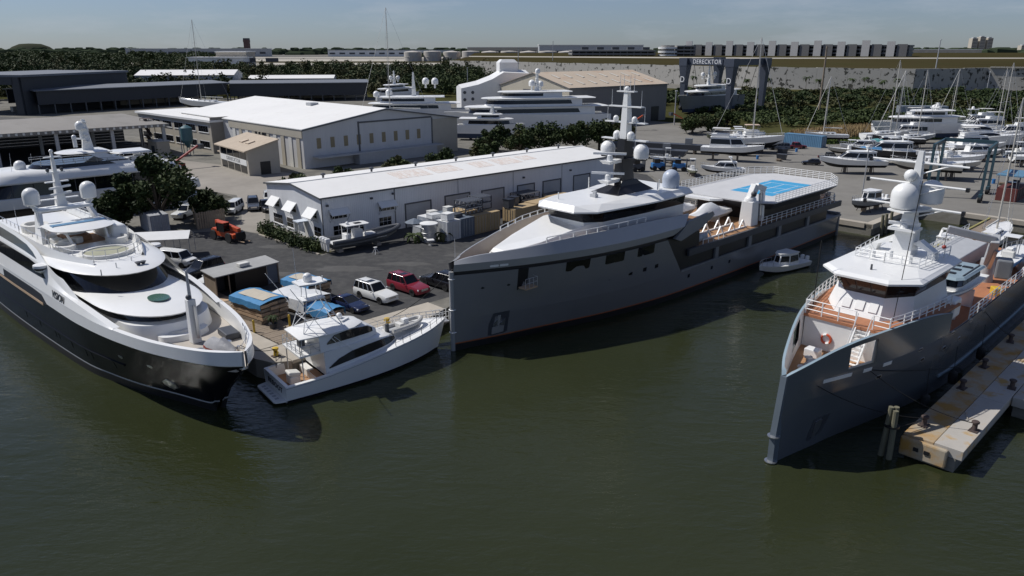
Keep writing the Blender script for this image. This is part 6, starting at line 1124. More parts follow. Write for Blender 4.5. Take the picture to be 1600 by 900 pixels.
# white shrink-wrapped yacht shelter beside it
t = thing('wrapped_shelter', 'white shrink-wrapped yacht shelter with tall tower beside the tan hangar', 'shelter', (-17.5, 262, GZ), R(12)); wrap = mat('white_shrink_wrap', (.72, .72, .71), .5, var=.06, bump=.4, bscale=1.5)
MB().loft([[(x, 0, 0), (x, 12, 0), (x, 12, z-1), (x, 6, z), (x, 0, z-1)] for x, z in ((0, 12.2), (6, 13.4), (11, 15.2), (15, 17.4), (24, 17.0))]).build('skin', wrap, t, smooth=0)
MB().loft([[(x, y, z) for x, y in ((14, 2.5), (20.5, 2.5), (20.5, 8.5), (14, 8.5))] for z in (16, 19.6)]+[[(x, y, 20.6) for x, y in ((15, 3.5), (19.5, 3.5), (19.5, 7.5), (15, 7.5))]]).build('tower_skin', wrap, t, smooth=0)
for x, z in ((1.2, 9.8), (4.0, 9.8), (1.2, 7.4), (4.0, 7.6)): MB().lathe([(.02, 0), (.55, 0), (.55, .06), (.02, .07)], n=12).build('vent_hole', dgrey, t).matrix_local = Matrix.Translation((x, -.02, z)) @ Matrix.Rotation(R(90), 4, 'X')
# ------------------------------------------------------------------ big dark travel lift with lettering
slate_l = mat('slate_blue_steel', (.05, .06, .085), .45, var=.1)
TL = thing('travel_lift', 'giant dark slate travel lift with white lettering straddling a yacht', 'boat lift', (0, 0, GZ), 0)
LG = [Vector((70.4, 312.1, 0)), Vector((84.0, 293.4, 0)), Vector((102.7, 312.1, 0)), Vector((89.1, 330.8, 0))]; ZT = 20.6
d01 = (LG[1]-LG[0]).normalized(); d12 = (LG[2]-LG[1]).normalized(); up = Vector((0, 0, 1))
for i, p in enumerate(LG):
    q = MB().loft([[p+d01*sx+d12*sy+up*z for sx, sy in ((-a, -a), (a, -a), (a, a), (-a, a))] for z, a in ((.8, .95), (12, 1.3), (ZT-3, 1.9))]).build('leg', slate_l, TL, smooth=0)
    MB().loft([[p+d01*sx+d12*sy+up*z for sx, sy in ((-2.0, -2.0), (2.0, -2.0), (2.0, 2.0), (-2.0, 2.0))] for z in (ZT-3, ZT)]).build('leg_head', slate_l, TL, smooth=0)
    for s in (-1.4, 1.4): MB().cone(p+d12*s-d01*.5+up*.9, p+d12*s+d01*.5+up*.9, .9, n=12).build('wheel', rubber, TL)
for a, b in ((0, 1), (1, 2), (0, 3)):
    MB().beam(LG[a].lerp(LG[b], .08)+up*(ZT-1.4), LG[a].lerp(LG[b], .92)+up*(ZT-1.4), 1.5, 2.4).build('beam', slate_l, TL, smooth=0)
nrm = -d12; sg = LG[0].lerp(LG[1], .5)+nrm*.95
SGN = MB().loft([[sg+d01*sx+up*z+nrm*dd for sx, z in ((-7.6, ZT-2.5), (7.6, ZT-2.5), (7.6, ZT-.2), (-7.6, ZT-.2))] for dd in (-.12, .08)]).build('sign_panel', slate_l, TL, smooth=0)
lw = mat('white_lettering', (.75, .76, .78), .5, var=0)
text('DERECKTOR', 'lettering', lw, 2.3, frame(sg+nrm*.12+up*(ZT-1.4), d01, up), SGN, .02)
for i in (0, 1): text('D', 'leg_emblem', lw, 3.2, frame(LG[i]+nrm*(1.62)+up*12.2, d01, up), TL, .02)
for s in (.25, .5, .75):
    for a, b in ((1, 2), (0, 3)): MB().tube([LG[a].lerp(LG[b], s)+up*(ZT-2.6), LG[a].lerp(LG[b], s)+up*4+(d01 if a == 0 else -d01)*4], .1, 4).build('sling', black, TL)
# ------------------------------------------------------------------ small teal travel lift in the boatyard
t = thing('small_travel_lift', 'teal boatyard travel lift standing by the finger pier', 'boat lift', (71.6, 126, GZ), R(-38)); tl_m = mat('teal_lift_paint', (.03, .07, .09), .5, var=.15)
for x in (0, 8):
    for y in (0, 9.5):
        MB().beam((x, y, .8), (x, y, 8.6), .42, .42).build('leg', tl_m, t, smooth=0)
        for s in (-.8, .8): MB().cone((x-.25, y+s, .6), (x+.25, y+s, .6), .6, n=12).build('wheel', rubber, t)
        MB().beam((x, y-1.3, 1.1), (x, y+1.3, 1.1), .5).build('bogie', tl_m, t, smooth=0)
for x in (0, 8): MB().beam((x, -.6, 8.7), (x, 10.1, 8.7), .35, .6).build('beam', tl_m, t, smooth=0)
MB().beam((0, 9.5, 8.9), (8, 9.5, 8.9), .35, .6).build('beam', tl_m, t, smooth=0)
for x in (0, 8): MB().tube([(x, 4, 8.4), (x*.7+1.2, 4.5, 3)], .06, 4).build('sling', black, t)
# ------------------------------------------------------------------ runway embankment
wallm = mat('pitted_retaining_wall', (.40, .385, .35), .9, var=0, scale=.32, col2=(.06, .06, .05), c2pos=(.565, .60))
wp = [(-60, 740), (158, 492), (232, 441), (290, 468), (345, 436), (470, 360)]
WT = 14.6; emb = thing('runway_embankment', None, None); tag(emb, kind='structure')
for k, ((x0, y0), (x1, y1)) in enumerate(zip(wp, wp[1:])):
    n = max(1, int(math.hypot(x1-x0, y1-y0)/16))
    for i in range(n):
        a, b = Vector((lerp(x0, x1, i/n), lerp(y0, y1, i/n))), Vector((lerp(x0, x1, (i+1)/n), lerp(y0, y1, (i+1)/n))); g_ = (b-a).normalized()*.06
        MB().loft([[(a.x+g_.x, a.y+g_.y, 0), (b.x-g_.x, b.y-g_.y, 0), (b.x-g_.x, b.y+2, 0), (a.x+g_.x, a.y+2, 0)], [(a.x+g_.x, a.y+g_.y, WT-.2*(i % 2)), (b.x-g_.x, b.y-g_.y, WT-.2*(i % 2)), (b.x-g_.x, b.y+2, WT-.2*(i % 2)), (a.x+g_.x, a.y+2, WT-.2*(i % 2))]]).build('wall_panel', wallm, emb, smooth=0)
grassy = mat('dry_embankment_grass', (.055, .047, .023), .95, spec=0., var=.2, scale=.03, col2=(.04, .042, .018)); pale = mat('pale_runway_concrete', (.45, .42, .36), .9, spec=.05, var=.1, scale=.02)
top = [(x, y+1.6) for x, y in wp]; MB().grid([[(x, y, WT-.3) for x, y in top], [(x*1.12+20, 690 if x > -30 else 840, 16.9) for x, y in top]]).build('grass_bank', grassy, emb)
MB().grid([[(x*1.12+20, 690 if x > -30 else 840, 16.9) for x, y in top], [(x*1.12+20, 691 if x > -30 else 841, 17.6) for x, y in top], [(x*1.3+30, 706 if x > -30 else 856, 17.6) for x, y in top]]).build('runway_edge', pale, emb)
MB().grid([[(x*1.3+30, 706.5 if x > -30 else 856.5, 17.2) for x, y in top], [(x*2.2+60, 1500, 17.2) for x, y in top]]).build('runway_field', grassy, emb)
for k in range(24):  # coping stones on the lit part of the wall top
    MB().obox((292+k*2.2, 466.5-k*1.3, WT+.3), (2.4, 1.2, .8), rz=R(-30)).build('coping', pale, emb, smooth=0)
# airfield strips on the left
for k, (y0, y1, x0, x1, m) in enumerate(((1150, 1330, -900, -60, pale), (1480, 1760, -1300, -200, pale), (1900, 2100, -1600, 60, pale), (1340, 1470, -1100, -60, grassy))): tag(MB().poly([(x0, y0, GZ+.05+.03*k), (x1, y0, GZ+.05+.03*k), (x1, y1, GZ+.05+.03*k), (x0, y1, GZ+.05+.03*k)]).build('taxiway', m, smooth=0), kind='structure')
# fuel tanks, control tower, garage, terminal and skyline
tankm = mat('rust_streaked_tank', (.50, .47, .42), .7, var=.1, scale=.05, col2=(.42, .27, .2), c2pos=(.58, .75), stretch=(1, 1, .3))
for k in range(10):
    x = -190+37*k; t = thing('storage_tank', f'pale fuel storage tank beyond the airfield, number {("one", "two", "three", "four", "five", "six", "seven", "eight", "nine", "ten")[k]} from the left', 'tank', (x, 1480+6*(k % 3), GZ), 0, 'fuel tanks beyond the airfield')
    MB().lathe([(17, 0), (17, 17+1.0*(k % 2)), (16, 17.6+1.0*(k % 2)), (.1, 19.5)], n=20).build('shell', tankm, t); MB().lathe([(17.1, 8), (17.4, 8.2), (17.1, 8.4)], n=20).build('wind_girder', tankm, t); MB().beam((0, -17.3, 0), (12, -13, 18), 1.2).build('stair', lgrey, t, smooth=0)
t = thing('control_tower', 'tall dark brown airport control tower on the horizon', 'tower', (-855, 2500, GZ), 0); brn = mat('brown_tower', (.12, .07, .06), .8)
MB().loft([[(x*a, y*a, z) for x, y in ((-8, -8), (8, -8), (8, 8), (-8, 8))] for z, a in ((0, 1), (42, 1), (42.1, 1.08), (50, 1.08))]).build('shaft', brn, t, smooth=0); MB().box(-8.2, 8.2, -8.2, 8.2, 50, 54.5).build('cab', dgrey, t, smooth=0)
def slabs(label, x0, x1, y, dp, z0, nf, fh, m, extra=None, name='parking_garage'):
    t = thing(name, label, 'building', (x0, y, z0), 0); ln_ = x1-x0
    for k in range(nf): MB().box(0, ln_, 0, dp, k*fh, k*fh+fh*.45).build('floor_slab', m, t, smooth=0)
    for k in range(int(ln_/8)+1): MB().box(k*8, k*8+.8, 1, 2, .1, nf*fh-fh*.55).build('column', m, t, smooth=0)
    MB().box(1, ln_-1, 8, dp-1, 0, nf*fh-fh*.6).build('core', dgrey, t, smooth=0); return t
gar = mat('garage_concrete', (.26, .25, .235), .85, var=.12, scale=.03)
gg = slabs('multi-storey parking garage behind the runway bank, left block', 70, 168, 900, 60, 8, 5, 3.5, gar)
for k in range(5): MB().box(12+18*k, 20+18*k, 10, 20, 16.2, 19).build('stair_head', dgrey, gg, smooth=0)
t = thing('spiral_ramp', 'pale round ramp tower joining the parking garages', 'building', (182, 905, 8), 0)
for k in range(5): MB().lathe([(11, k*4.2), (11, k*4.2+2.2), (10, k*4.2+2.3)], n=20).build('ramp_ring', whitem, t)
MB().lathe([(8, 0), (8, 21)], n=16).build('core', gar, t)
slabs('garage deck block right of the round ramp', 192, 214, 900, 60, 8, 6, 3.8, gar)
tm = slabs('long terminal garage with tall grey panels, farthest right block', 214, 462, 960, 70, 8, 6, 3.9, dgrey, name='terminal_garage'); pnl = mat('pale_grey_panel', (.62, .6, .57), .8, var=.06); pnl2 = mat('mid_grey_panel', (.2, .195, .19), .8, var=.06)
tm.rotation_euler = (0, 0, R(-32))
for k in range(10): MB().box(2+25*k, 10+25*k, -2, -.5, 6 if k < 8 else 2, 26-1.2*(k % 2)).build('tall_panel', pnl, tm, smooth=0); MB().box(12+25*k, 22+25*k, -.8, -.1, 4, 22).build('wide_panel', pnl2, tm, smooth=0)
for k, (x, y, w_, h, l_) in enumerate(((-420, 1000, 70, 12, 'white low airport building among the trees, front block'), (-395, 1030, 40, 19, 'white low airport building among the trees, tall rear block'), (-1150, 2300, 420, 22, 'long pale terminal left of the control tower'), (-560, 2350, 380, 18, 'grey hangar row right of the control tower'), (-150, 2600, 260, 26, 'pale hangar with curved roof on the airfield'), (60, 1700, 230, 30, 'pale slab building behind the fuel tanks'), (560, 1500, 180, 16, 'low white warehouses at the right horizon'), (900, 1900, 260, 20, 'grey warehouse row at the far right horizon'))):
    t = thing('airport_building', l_, 'building', (x, y, GZ), R(2)); m = (whitem, rend, lgrey)[k % 3]
    MB().box(0, w_, 0, 40, 0, h).build('wall', m, t, smooth=0); MB().box(-1, w_+1, -1, 41, h, h+1.2).build('roof', wroof if k != 3 else slroof, t, smooth=0)
    for j in range(max(3, int(w_/30))): MB().box(5+j*30, 22+j*30, -.3, -.05, h*.35, h*.62).build('window_band', dgrey, t, smooth=0)
for k, (x, w_, h) in enumerate(((2965, 36, 84), (3015, 36, 92), (3065, 34, 86), (3390, 60, 58), (3290, 50, 40))):
    t = thing('apartment_tower', 'hazy apartment tower on the right horizon, ' + ('left of three', 'middle of three', 'right of three', 'farther right', 'low slab between the groups')[k], 'building', (x, 5000, GZ), 0, 'apartment towers on the horizon')
    MB().box(0, w_, 0, 40, 0, h).build('wall', rend, t, smooth=0); MB().box(8, w_-8, 8, 32, h, h+6).build('roof_plant', lgrey, t, smooth=0)
    for j in range(int(h/9)): MB().box(2, w_-2, -.5, -.1, 4+9*j, 8+9*j).build('balcony_row', dgrey, t, smooth=0)
t = thing('landfill_mound', None, None); tag(t, kind='structure'); t.location = (-3480, 5600, 0); MB().lathe([(130, 0), (95, 34), (55, 54), (10, 57)], (0, 0, 0), 24, 1.4, .6).build('mound', mat('far_grass', (.06, .065, .045), .95, spec=0.), t); MB().lathe([(120, 0), (80, 26), (10, 36)], (-330, 0, 0), 20, 1.4, .6).build('mound', MATS['far_grass'], t)
# poles
def pole(label, loc, h, r=.14, m=wood, arm=None):
    t = thing('utility_pole', label, 'pole', loc, 0, 'poles'); MB().cone((0, 0, 0), (0, 0, h), r, r*.7, 8).build('shaft', m, t)
    if arm: MB().beam((-arm, 0, h-.6), (arm, 0, h-.6), .12).build('cross_arm', m, t, smooth=0)
    else: MB().obox((0, -.4, h), (.7, 1.1, .3)).build('lamp_head', lgrey, t, smooth=0)
pole('tall brown utility pole behind the reed bed', (118, 290, GZ), 25, .45, wood, 1.4); pole('tall floodlight mast before the shaded wall', (255, 462, GZ), 29, .4, lgrey); pole('slim light pole right of the floodlight mast', (262, 420, GZ), 12, .25, lgrey); pole('light pole rising from the yard beside the helideck', (61.5, 128, GZ), 8.5, .12, alu); pole('slim pole in the yard left of the trawler', (26.5, 160, GZ), 9.5, .1, alu); pole('thin pole beside the tan hangar corner', (54, 250, GZ), 11, .2, lgrey)
pole('light pole standing in the forest clearing', (-25, 430, GZ), 14, .25, lgrey); pole('floodlight pole before the fuel tanks', (5, 620, GZ), 24, .3, lgrey); pole('second floodlight pole right of the first', (37, 700, GZ), 30, .35, lgrey)
# ------------------------------------------------------------------ other yachts and boats
def superyacht(name, label, bow, ang, L_, hm, fb, tiers, zoff=0., mast=None, domes=(), stands=False, group=None, arch=None):
    """x runs aft from the bow; tiers = (tip, aft, half width, z0, z1, nose length, window share)"""
    t = thing(name, label, 'yacht', (bow[0], bow[1], zoff), R(ang), group); B = L_*.1
    fx = [0, .02, .06, .14, .26, .42, .7, 1.0]; hw_ = [.03, .16, .36, .62, .86, 1, 1, .94]; ww = [.02, .03, .1, .34, .64, .86, .92, .86]
    mk = lambda tt, z, up_=0: cr_line([(f_*L_+(1-tt)*(.08*L_*(1-min(1, f_/.14)) if f_ < .14 else 0), B*lerp(ww[i], hw_[i], tt), z+up_*(1-f_)**2) for i, f_ in enumerate(fx)], 4)
    a0, a1, a2, a3 = mk(0, -1), mk(.05, .25), mk(.6, fb*.6, fb*.1), mk(1, fb, fb*.22); MB().both([a0, a1]).build('bottom', boot if not stands else mat('blue_antifoul', (.03, .045, .08), .7), t); MB().both([a1, a2, a3]).build('hull', hm, t)
    a4 = [Vector((p.x, max(p.y-.25, .02), p.z-.05)) for p in a3]; MB().both([a3, a4]).build('gunwale', white, t); MB().loft([[(p.x, p.y, p.z-dz) for p in a4]+[(p.x, -p.y, p.z-dz) for p in a4[::-1]] for dz in (.5, .25)]).build('deck', offw, t, smooth=50)
    MB().box(L_-.3, L_, -B*.9, B*.9, -.6, fb*.95).build('transom', hm, t, smooth=0)
    for tip, aft, hwt, z0, z1, nl, wa, wb_ in tiers:
        T_ = MB().loft([[(x, y, z0) for x, y in nose(tip, nl, hwt, aft)], [(x, y, z1) for x, y in nose(tip+nl*.16, nl, hwt*.96, aft)]]).build('superstructure', white, t, smooth=40)
        o0, o1 = nose(tip-.03, nl, hwt+.03, aft), nose(tip+nl*.16-.03, nl, hwt*.96+.03, aft); n_ = len(o0)//2
        la = [Vector((x, y, z0)) for x, y in o0[:n_]]; lb_ = [Vector((x, y, z1)) for x, y in o1[:n_]]
        k0 = 0
        for s in (1, -1):
            f = lambda p: (p.x, s*p.y, p.z)
            lo = [a.lerp(b, .28) for a, b in zip(la, lb_)]; hi = [a.lerp(b, .8) for a, b in zip(la, lb_)]
            e0, e1 = lo[-1].copy(), hi[-1].copy(); lo[-1] = lo[-2].lerp(e0, wb_); hi[-1] = hi[-2].lerp(e1, wb_*.97)
            MB().grid([[f(p) for p in lo], [f(p) for p in hi]]).build('window_band', glass, T_)
        MB().loft([[(x, y, z1+d_) for x, y in nose(tip-(.9 if d_ < .2 else .4), nl, hwt+g_, aft+wa)] for d_, g_ in ((0, .35), (.12, .45), (.3, .2))]).build('deck_overhang', white, t, smooth=40)
    top_z = max([q[4] for q in tiers]+[fb])+.3
    if arch:
        x, z, hwt = arch
        for s in (1, -1): MB().loft([[(x+2.2, s*hwt, top_z-.4), (x+4.2, s*hwt, top_z-.4), (x+4.2, s*(hwt-.3), top_z-.4), (x+2.2, s*(hwt-.3), top_z-.4)], [(x-.6, s*hwt*.75, z), (x+1.0, s*hwt*.75, z), (x+1.0, s*(hwt*.75-.3), z), (x-.6, s*(hwt*.75-.3), z)]]).build('arch_leg', white, t, smooth=0)
        MB().loft([[(xx, y, z+d_) for xx, y in nose(x-3.5, 2.5, hwt+.2, x+5)] for d_ in (0, .3)]).build('hardtop', white, t, smooth=40)
    if mast:
        x, z0, z1 = mast; m_ = MB().loft([[(x+a, b, z) for a, b in ((-q, -q*.6), (q*1.2, -q*.6), (q*1.2, q*.6), (-q, q*.6))] for z, q in ((z0, .7), (lerp(z0, z1, .5), .45), (z1, .2))]).build('mast', white, t, smooth=0)
        for k in range(4): z = lerp(z0, z1, .3+.2*k); MB().box(x-.3, x+.3, -1.6+.3*k, 1.6-.3*k, z, z+.12).build('crosstree', white, m_, smooth=0)
        MB().obox((x-.8, 0, lerp(z0, z1, .38)), (.3, 2.4, .2), rz=.5).build('radar_scanner', white, m_, smooth=0)
    for x, y, z, r in domes: MB().dome((x, y, z), r, .9, 14).build('satellite_dome', white, t); MB().cone((x, y, z-1.2), (x, y, z+.1), .3, .3, 8).build('dome_stalk', white, t)
    if stands:
        for f_ in (.2, .4, .6, .8):
            MB().box(f_*L_-.3, f_*L_+.3, -.5, .5, GZ-zoff, -.9).build('keel_block', wood, t, smooth=0)
            for s in (1, -1): MB().beam((f_*L_, s*B*.9, GZ-zoff), (f_*L_, s*B*.55, -.2), .14).build('stand', rust, t, smooth=0)
    return t
Y2 = superyacht('motor_yacht', 'white three-deck motor yacht moored behind the black yacht at left', (-91.5, 91.0), 44, 51, white, 2.5, [], 0, (35.4, 10.9, 15.6), ((34.9, 0, 14.0, .72), (26, 0, 8.7, .8), (33.5, -1.2, 12.8, .35)))
y2t = lambda outs, nm, m: MB().loft([[(x, y, z) for x, y in o] for o, z in outs]).build(nm, m, Y2, smooth=40)
y2t([(nose(9, 6, 4.5, 46), 2.3), (nose(9.4, 6, 4.45, 46), 3.95)], 'main_deck_windows', glass); y2t([(nose(6.5, 7, 4.7, 50), 3.9), (nose(7, 7, 4.75, 50.2), 4.1), (nose(7.4, 7, 4.72, 50), 5.35), (nose(7.6, 7, 4.6, 49.8), 5.45)], 'upper_bulwark', white)
y2t([(nose(17.5, 6, 4.25, 45), 5.4), (nose(19.5, 6, 4.1, 45), 7.45)], 'upper_deck_windows', glass); y2t([(nose(15.5, 8, 4.7, 47.5), 7.4), (nose(15.2, 8, 4.8, 47.6), 7.6), (nose(17, 8, 4.35, 46.5), 8.5), (nose(20, 7, 3.7, 45), 8.95)], 'roof_fascia', white)
y2t([(nose(27, 3, 3.5, 40), 8.9), (nose(27.6, 3, 3.4, 40), 9.5)], 'flybridge_glass', glass); y2t([(nose(31, 2, 2.7, 38), 10.65), (nose(30.8, 2, 2.8, 38.2), 10.78), (nose(31.6, 2, 2.3, 37.6), 10.98)], 'hardtop', white); y2t([(nose(38.6, 1.2, 2.4, 44), 10.15), (nose(38.8, 1.2, 2.3, 43.8), 10.4)], 'aft_awning', white)
for s in (1, -1):
    MB().loft([[(41, s*4.4, 7.6), (44, s*4.4, 7.6), (44, s*4.1, 7.6), (41, s*4.1, 7.6)], [(34.2, s*2.6, 10.8), (36.6, s*2.6, 10.8), (36.6, s*2.3, 10.8), (34.2, s*2.3, 10.8)]]).build('arch_leg', white, Y2, smooth=0)
    railing([(28, s*3.5, 9.5), (34, s*3.6, 9.5), (40, s*3.6, 9.2), (46, s*3.9, 8.9)], .6, 2, 1.6, .03).build('flybridge_rail', steel, Y2)
    for x in (43.5, 39.2): MB().cone((x, s*2.1, 8.9), (x, s*2.1, 10.2), .07, n=6).build('awning_post', white, Y2)
    for k in range(9): MB().box(21+2.7*k, 21.12+2.7*k, s*4.28-.03, s*4.28+.03, 5.5, 7.4).build('window_mullion', dgrey, Y2, smooth=0)
for k in range(4): MB().obox((40+1.5*k, 1.4*(-1)**k, 9.2), (1.2, 1.0, .6)).build('deck_sofa', offw, Y2, smooth=0, bevel=.1)
for x, y, h in ((23, 2, 2.6), (24.5, -2, 3.0), (28, 2.6, 2.2), (21, -1.5, 2.0)): MB().cone((x, y, 8.6), (x+.2, y, 8.6+h), .03, .015, 4).build('whip_antenna', white, Y2)
superyacht('motor_yacht', 'big white motor yacht ashore before the tan hangar', (-20, 221.5), 12, 50, white, 4.6,
    [(7, 45, 4.4, 4.5, 6.8, 7, 4, .85), (12, 41, 4.2, 7.1, 9.2, 8, 4, .85), (17, 35, 3.4, 9.5, 11.0, 6, 3, .5)], 2.6, (28, 11.2, 16.2), ((26.5, 0, 12.6, 1.0), (29.5, 1.4, 12.4, .9), (28.2, 0, 16.2, .8)), True)
superyacht('motor_yacht', 'white motor yacht with twin domes half hidden behind the hall roof', (-52, 246), 6, 38, white, 4.4,
    [(6, 32, 3.8, 4.2, 6.2, 6, 3, .8), (9, 27, 3.4, 6.5, 8.2, 6, 3, .7)], 2.6, (20, 8.4, 16), ((12, .8, 8.6, 1.1), (8, -.6, 8.3, 1.0), (24, 0, 12.2, 1.1), (27, -1.4, 12.2, 1.1)), True)
superyacht('motor_yacht', 'small white motor yacht with wrapped foredeck beside the hall', (3.5, 206.5), 172, 19, white, 2.6,
    [(4, 17, 1.7, 2.4, 4.2, 3, 1, .85), (7, 13, 1.5, 4.4, 5.4, 2, 1, .7)], 3.2, (9, 5.4, 8), (), True)
superyacht('motor_yacht', 'grey-hulled motor yacht hanging in the giant travel lift', (63.5, 290), 43, 42, mgrey, 4.6,
    [(7, 36, 3.6, 4.6, 6.6, 6, 3, .75), (13, 28, 3.0, 6.9, 8.6, 5, 2, .7)], 3.2, (20, 8.8, 16.5), ((17.5, 1.2, 12.2, .8), (22, -1.4, 12.4, .8)), True)
superyacht('motor_yacht', 'sleek white motor yacht with blue-grey hull windows in the far boatyard', (101, 211), 6, 27, white, 3.0,
    [(6, 24, 2.5, 2.9, 4.6, 6, 2, .6), (12, 21, 2.0, 4.9, 6.3, 5, 2, .8)], 2.9, (19, 6.4, 8.5), ((18.5, .8, 6.7, .6),), True)
superyacht('motor_yacht', 'white motor yacht showing only its mast behind the dark shed end', (-62, 340), 60, 30, white, 3.6, [(5, 25, 2.8, 3.6, 5.6, 5, 2, .8), (9, 20, 2.4, 5.8, 7.2, 4, 2, .8)], 2.6, (15, 7.4, 13.5), ((14, 1.1, 9.6, .9), (16.5, -1.1, 9.6, .9)), True)
# letters on the two whose names can be made out
def boat(name, label, loc, rz, L_, hm, style, z=.9, group='boats standing in the boatyard', cat='boat', afloat=False, tarpm=None):
    """small craft: hull, deck, cabin, glazing and props; x runs from stern (0) to bow (L)"""
    t = thing(name, label, cat, (loc[0], loc[1], 0 if afloat else GZ), rz, group); B = L_*.155 if style != 'sail' else L_*.135; fb = L_*.115; z0 = -.25 if afloat else z
    fx = [0, .25, .5, .7, .85, .95, 1.0]; hh = [.9, 1, 1, .86, .58, .26, .02]; cw = [.8, .86, .82, .62, .32, .1, .01]
    l0 = cr_line([(f_*L_*(.97 if i > 4 else 1), B*cw[i]*.3, z0+(.0 if f_ < .7 else fb*.8*((f_-.7)/.3)**2)) for i, f_ in enumerate(fx)], 4); l1 = cr_line([(f_*L_, B*cw[i], z0+fb*.42+(0 if f_ < .6 else fb*.5*((f_-.6)/.4)**2)) for i, f_ in enumerate(fx)], 4); l2 = cr_line([(f_*L_*1.01, B*hh[i], z0+fb+fb*.5*f_**2) for i, f_ in enumerate(fx)], 4)
    MB().both([l0, l1]).build('bottom', boot, t); MB().both([l1, l2]).build('topsides', hm, t); MB().poly([(0.0, -B*.8*.3, z0), (0, -B*.8, z0+fb*.42), (0, -B*.9, z0+fb), (0, B*.9, z0+fb), (0, B*.8, z0+fb*.42), (0, B*.8*.3, z0)]).build('transom', hm, t, smooth=0)
    MB().loft([[(p.x, max(p.y-.06, .01), p.z-d_) for p in l2]+[(p.x, -max(p.y-.06, .01), p.z-d_) for p in l2[::-1]] for d_ in (.15, .03)]).build('deck', white, t, smooth=50)
    dz = z0+fb*1.12
    if style in ('express', 'fly', 'trawler', 'pilot'):
        x0, x1, h = {'express': (.18, .78, .12), 'fly': (.14, .74, .15), 'trawler': (.2, .66, .17), 'pilot': (.28, .66, .15)}[style]; h *= L_
        cb0 = sym([(x0*L_, B*.78), (.5*L_, B*.8), (x1*L_, B*.3)]); rk = {'express': .2, 'fly': .12, 'trawler': .04, 'pilot': .06}[style]*L_
        cb1 = sym([(x0*L_+.15, B*.68), (.5*L_-rk*.3, B*.66), (x1*L_-rk, B*.3)])
        C_ = MB().prism(cb0, dz-.25, dz+h, cb1).build('cabin', white, t, smooth=0)
        P0 = [(lerp(a[0], b[0], .38), lerp(a[1], b[1], .38)) for a, b in zip(cb0, cb1)]; P1 = [(lerp(a[0], b[0], .86), lerp(a[1], b[1], .86)) for a, b in zip(cb0, cb1)]
        pane_ring(P0, P1, dz-.25+(h+.25)*.38, dz-.25+(h+.25)*.86, C_, 'window', glass, segs=[0, 1, 2, 3, 4], gap=.12, e=.03)
        MB().prism([(x+(.15 if x > .4*L_ else -.15), y*1.08) for x, y in cb1], dz+h, dz+h+.09).build('cabin_roof', white, t, smooth=0)
        if style in ('fly', 'trawler'):
            f0 = sym([(x0*L_+.3, B*.6), (x0*L_+L_*.3, B*.55)]); MB().prism(f0, dz+h+.1, dz+h+.75, [(x*1.0-.1, y*1.05) for x, y in f0]).build('flybridge', white, t, smooth=0)
            MB().prism([(x, y*1.0) for x, y in f0], dz+h+1.9, dz+h+2.0).build('bimini', (tarpm or offw), t, smooth=0)
            for x, y in f0: MB().cone((x, y*.9, dz+h+.7), (x, y*.9, dz+h+1.9), .03, n=5).build('bimini_post', alu, t)
        if style == 'express':
            for s in (1, -1): MB().beam((x0*L_+.3, s*B*.75, dz), (x0*L_+1.3, s*B*.55, dz+h+.9), .3, .12).build('arch_leg', white, t, smooth=0)
            MB().obox((x0*L_+1.3, 0, dz+h+.95), (.6, B*1.2, .14)).build('arch_top', white, t, smooth=0)
    if style == 'open':
        MB().obox((.42*L_, 0, dz+.3), (L_*.12, B*.7, .9)).build('console', white, t, smooth=0, bevel=.1); MB().obox((.3*L_, 0, dz+.2), (.5, B*.9, .7)).build('seat', offw, t, smooth=0, bevel=.08)
        MB().obox((.38*L_, 0, dz+2.0), (L_*.2, B*1.2, .09)).build('top', white, t, smooth=0, bevel=.03)
        for x in (.3, .46):
            for s in (1, -1): MB().cone((x*L_, s*B*.5, dz), (x*L_, s*B*.52, dz+2), .035, n=5).build('top_post', alu, t)
    if style == 'sail':
        MB().prism(sym([(.3*L_, B*.55), (.62*L_, B*.4), (.72*L_, B*.1)]), dz-.1, dz+.4, sym([(.3*L_, B*.5), (.6*L_, B*.33), (.68*L_, B*.08)])).build('coachroof', white, t, smooth=0)
        for x in (.38, .48, .58):
            for s in (1, -1): MB().obox((x*L_, s*(B*.5-B*.35*(x-.38)), dz+.18), (.6, .08, .2)).build('window', glass, t, smooth=0)
        MH = L_*1.35; MB().cone((.58*L_, 0, dz), (.58*L_-.2, 0, dz+MH), .14, .09, 8).build('mast', mat('cream_mast', (.5, .48, .43), .5), t); MB().tube([(.57*L_, 0, dz+1.6), (.16*L_, 0, dz+1.5)], .12, 6).build('boom', offw, t)
        for k in (.45, .72): MB().beam((.58*L_, -B*.5, dz+MH*k), (.58*L_, B*.5, dz+MH*k), .06).build('spreader', alu, t, smooth=0)
        MB().tube([(L_*.99, 0, dz+.1), (.58*L_-.2, 0, dz+MH)], .045, 4).build('forestay', offw, t); MB().tube([(.02*L_, 0, dz), (.58*L_-.2, 0, dz+MH)], .025, 4).build('backstay', alu, t)
        for s in (1, -1): MB().tube([(.56*L_, s*B*.9, dz), (.58*L_, s*B*.5, dz+MH*.72), (.58*L_-.2, 0, dz+MH)], .022, 4).build('shroud', alu, t)
    if style in ('express', 'fly', 'open', 'sail', 'trawler', 'pilot'):
        for s in (1, -1): railing([(p.x, s*max(p.y-.1, .02), p.z-.02) for p in l2 if p.x > .55*L_][::3], .5, 1, 1.2, .02).build('bow_rail', steel, t)
    if style in ('open', 'pilot'):
        for y in (-.35, .35): MB().obox((-.2, y, z0+fb*1.05), (.45, .4, .8)).build('outboard', dgrey if style == 'open' else white, t, smooth=0, bevel=.1)
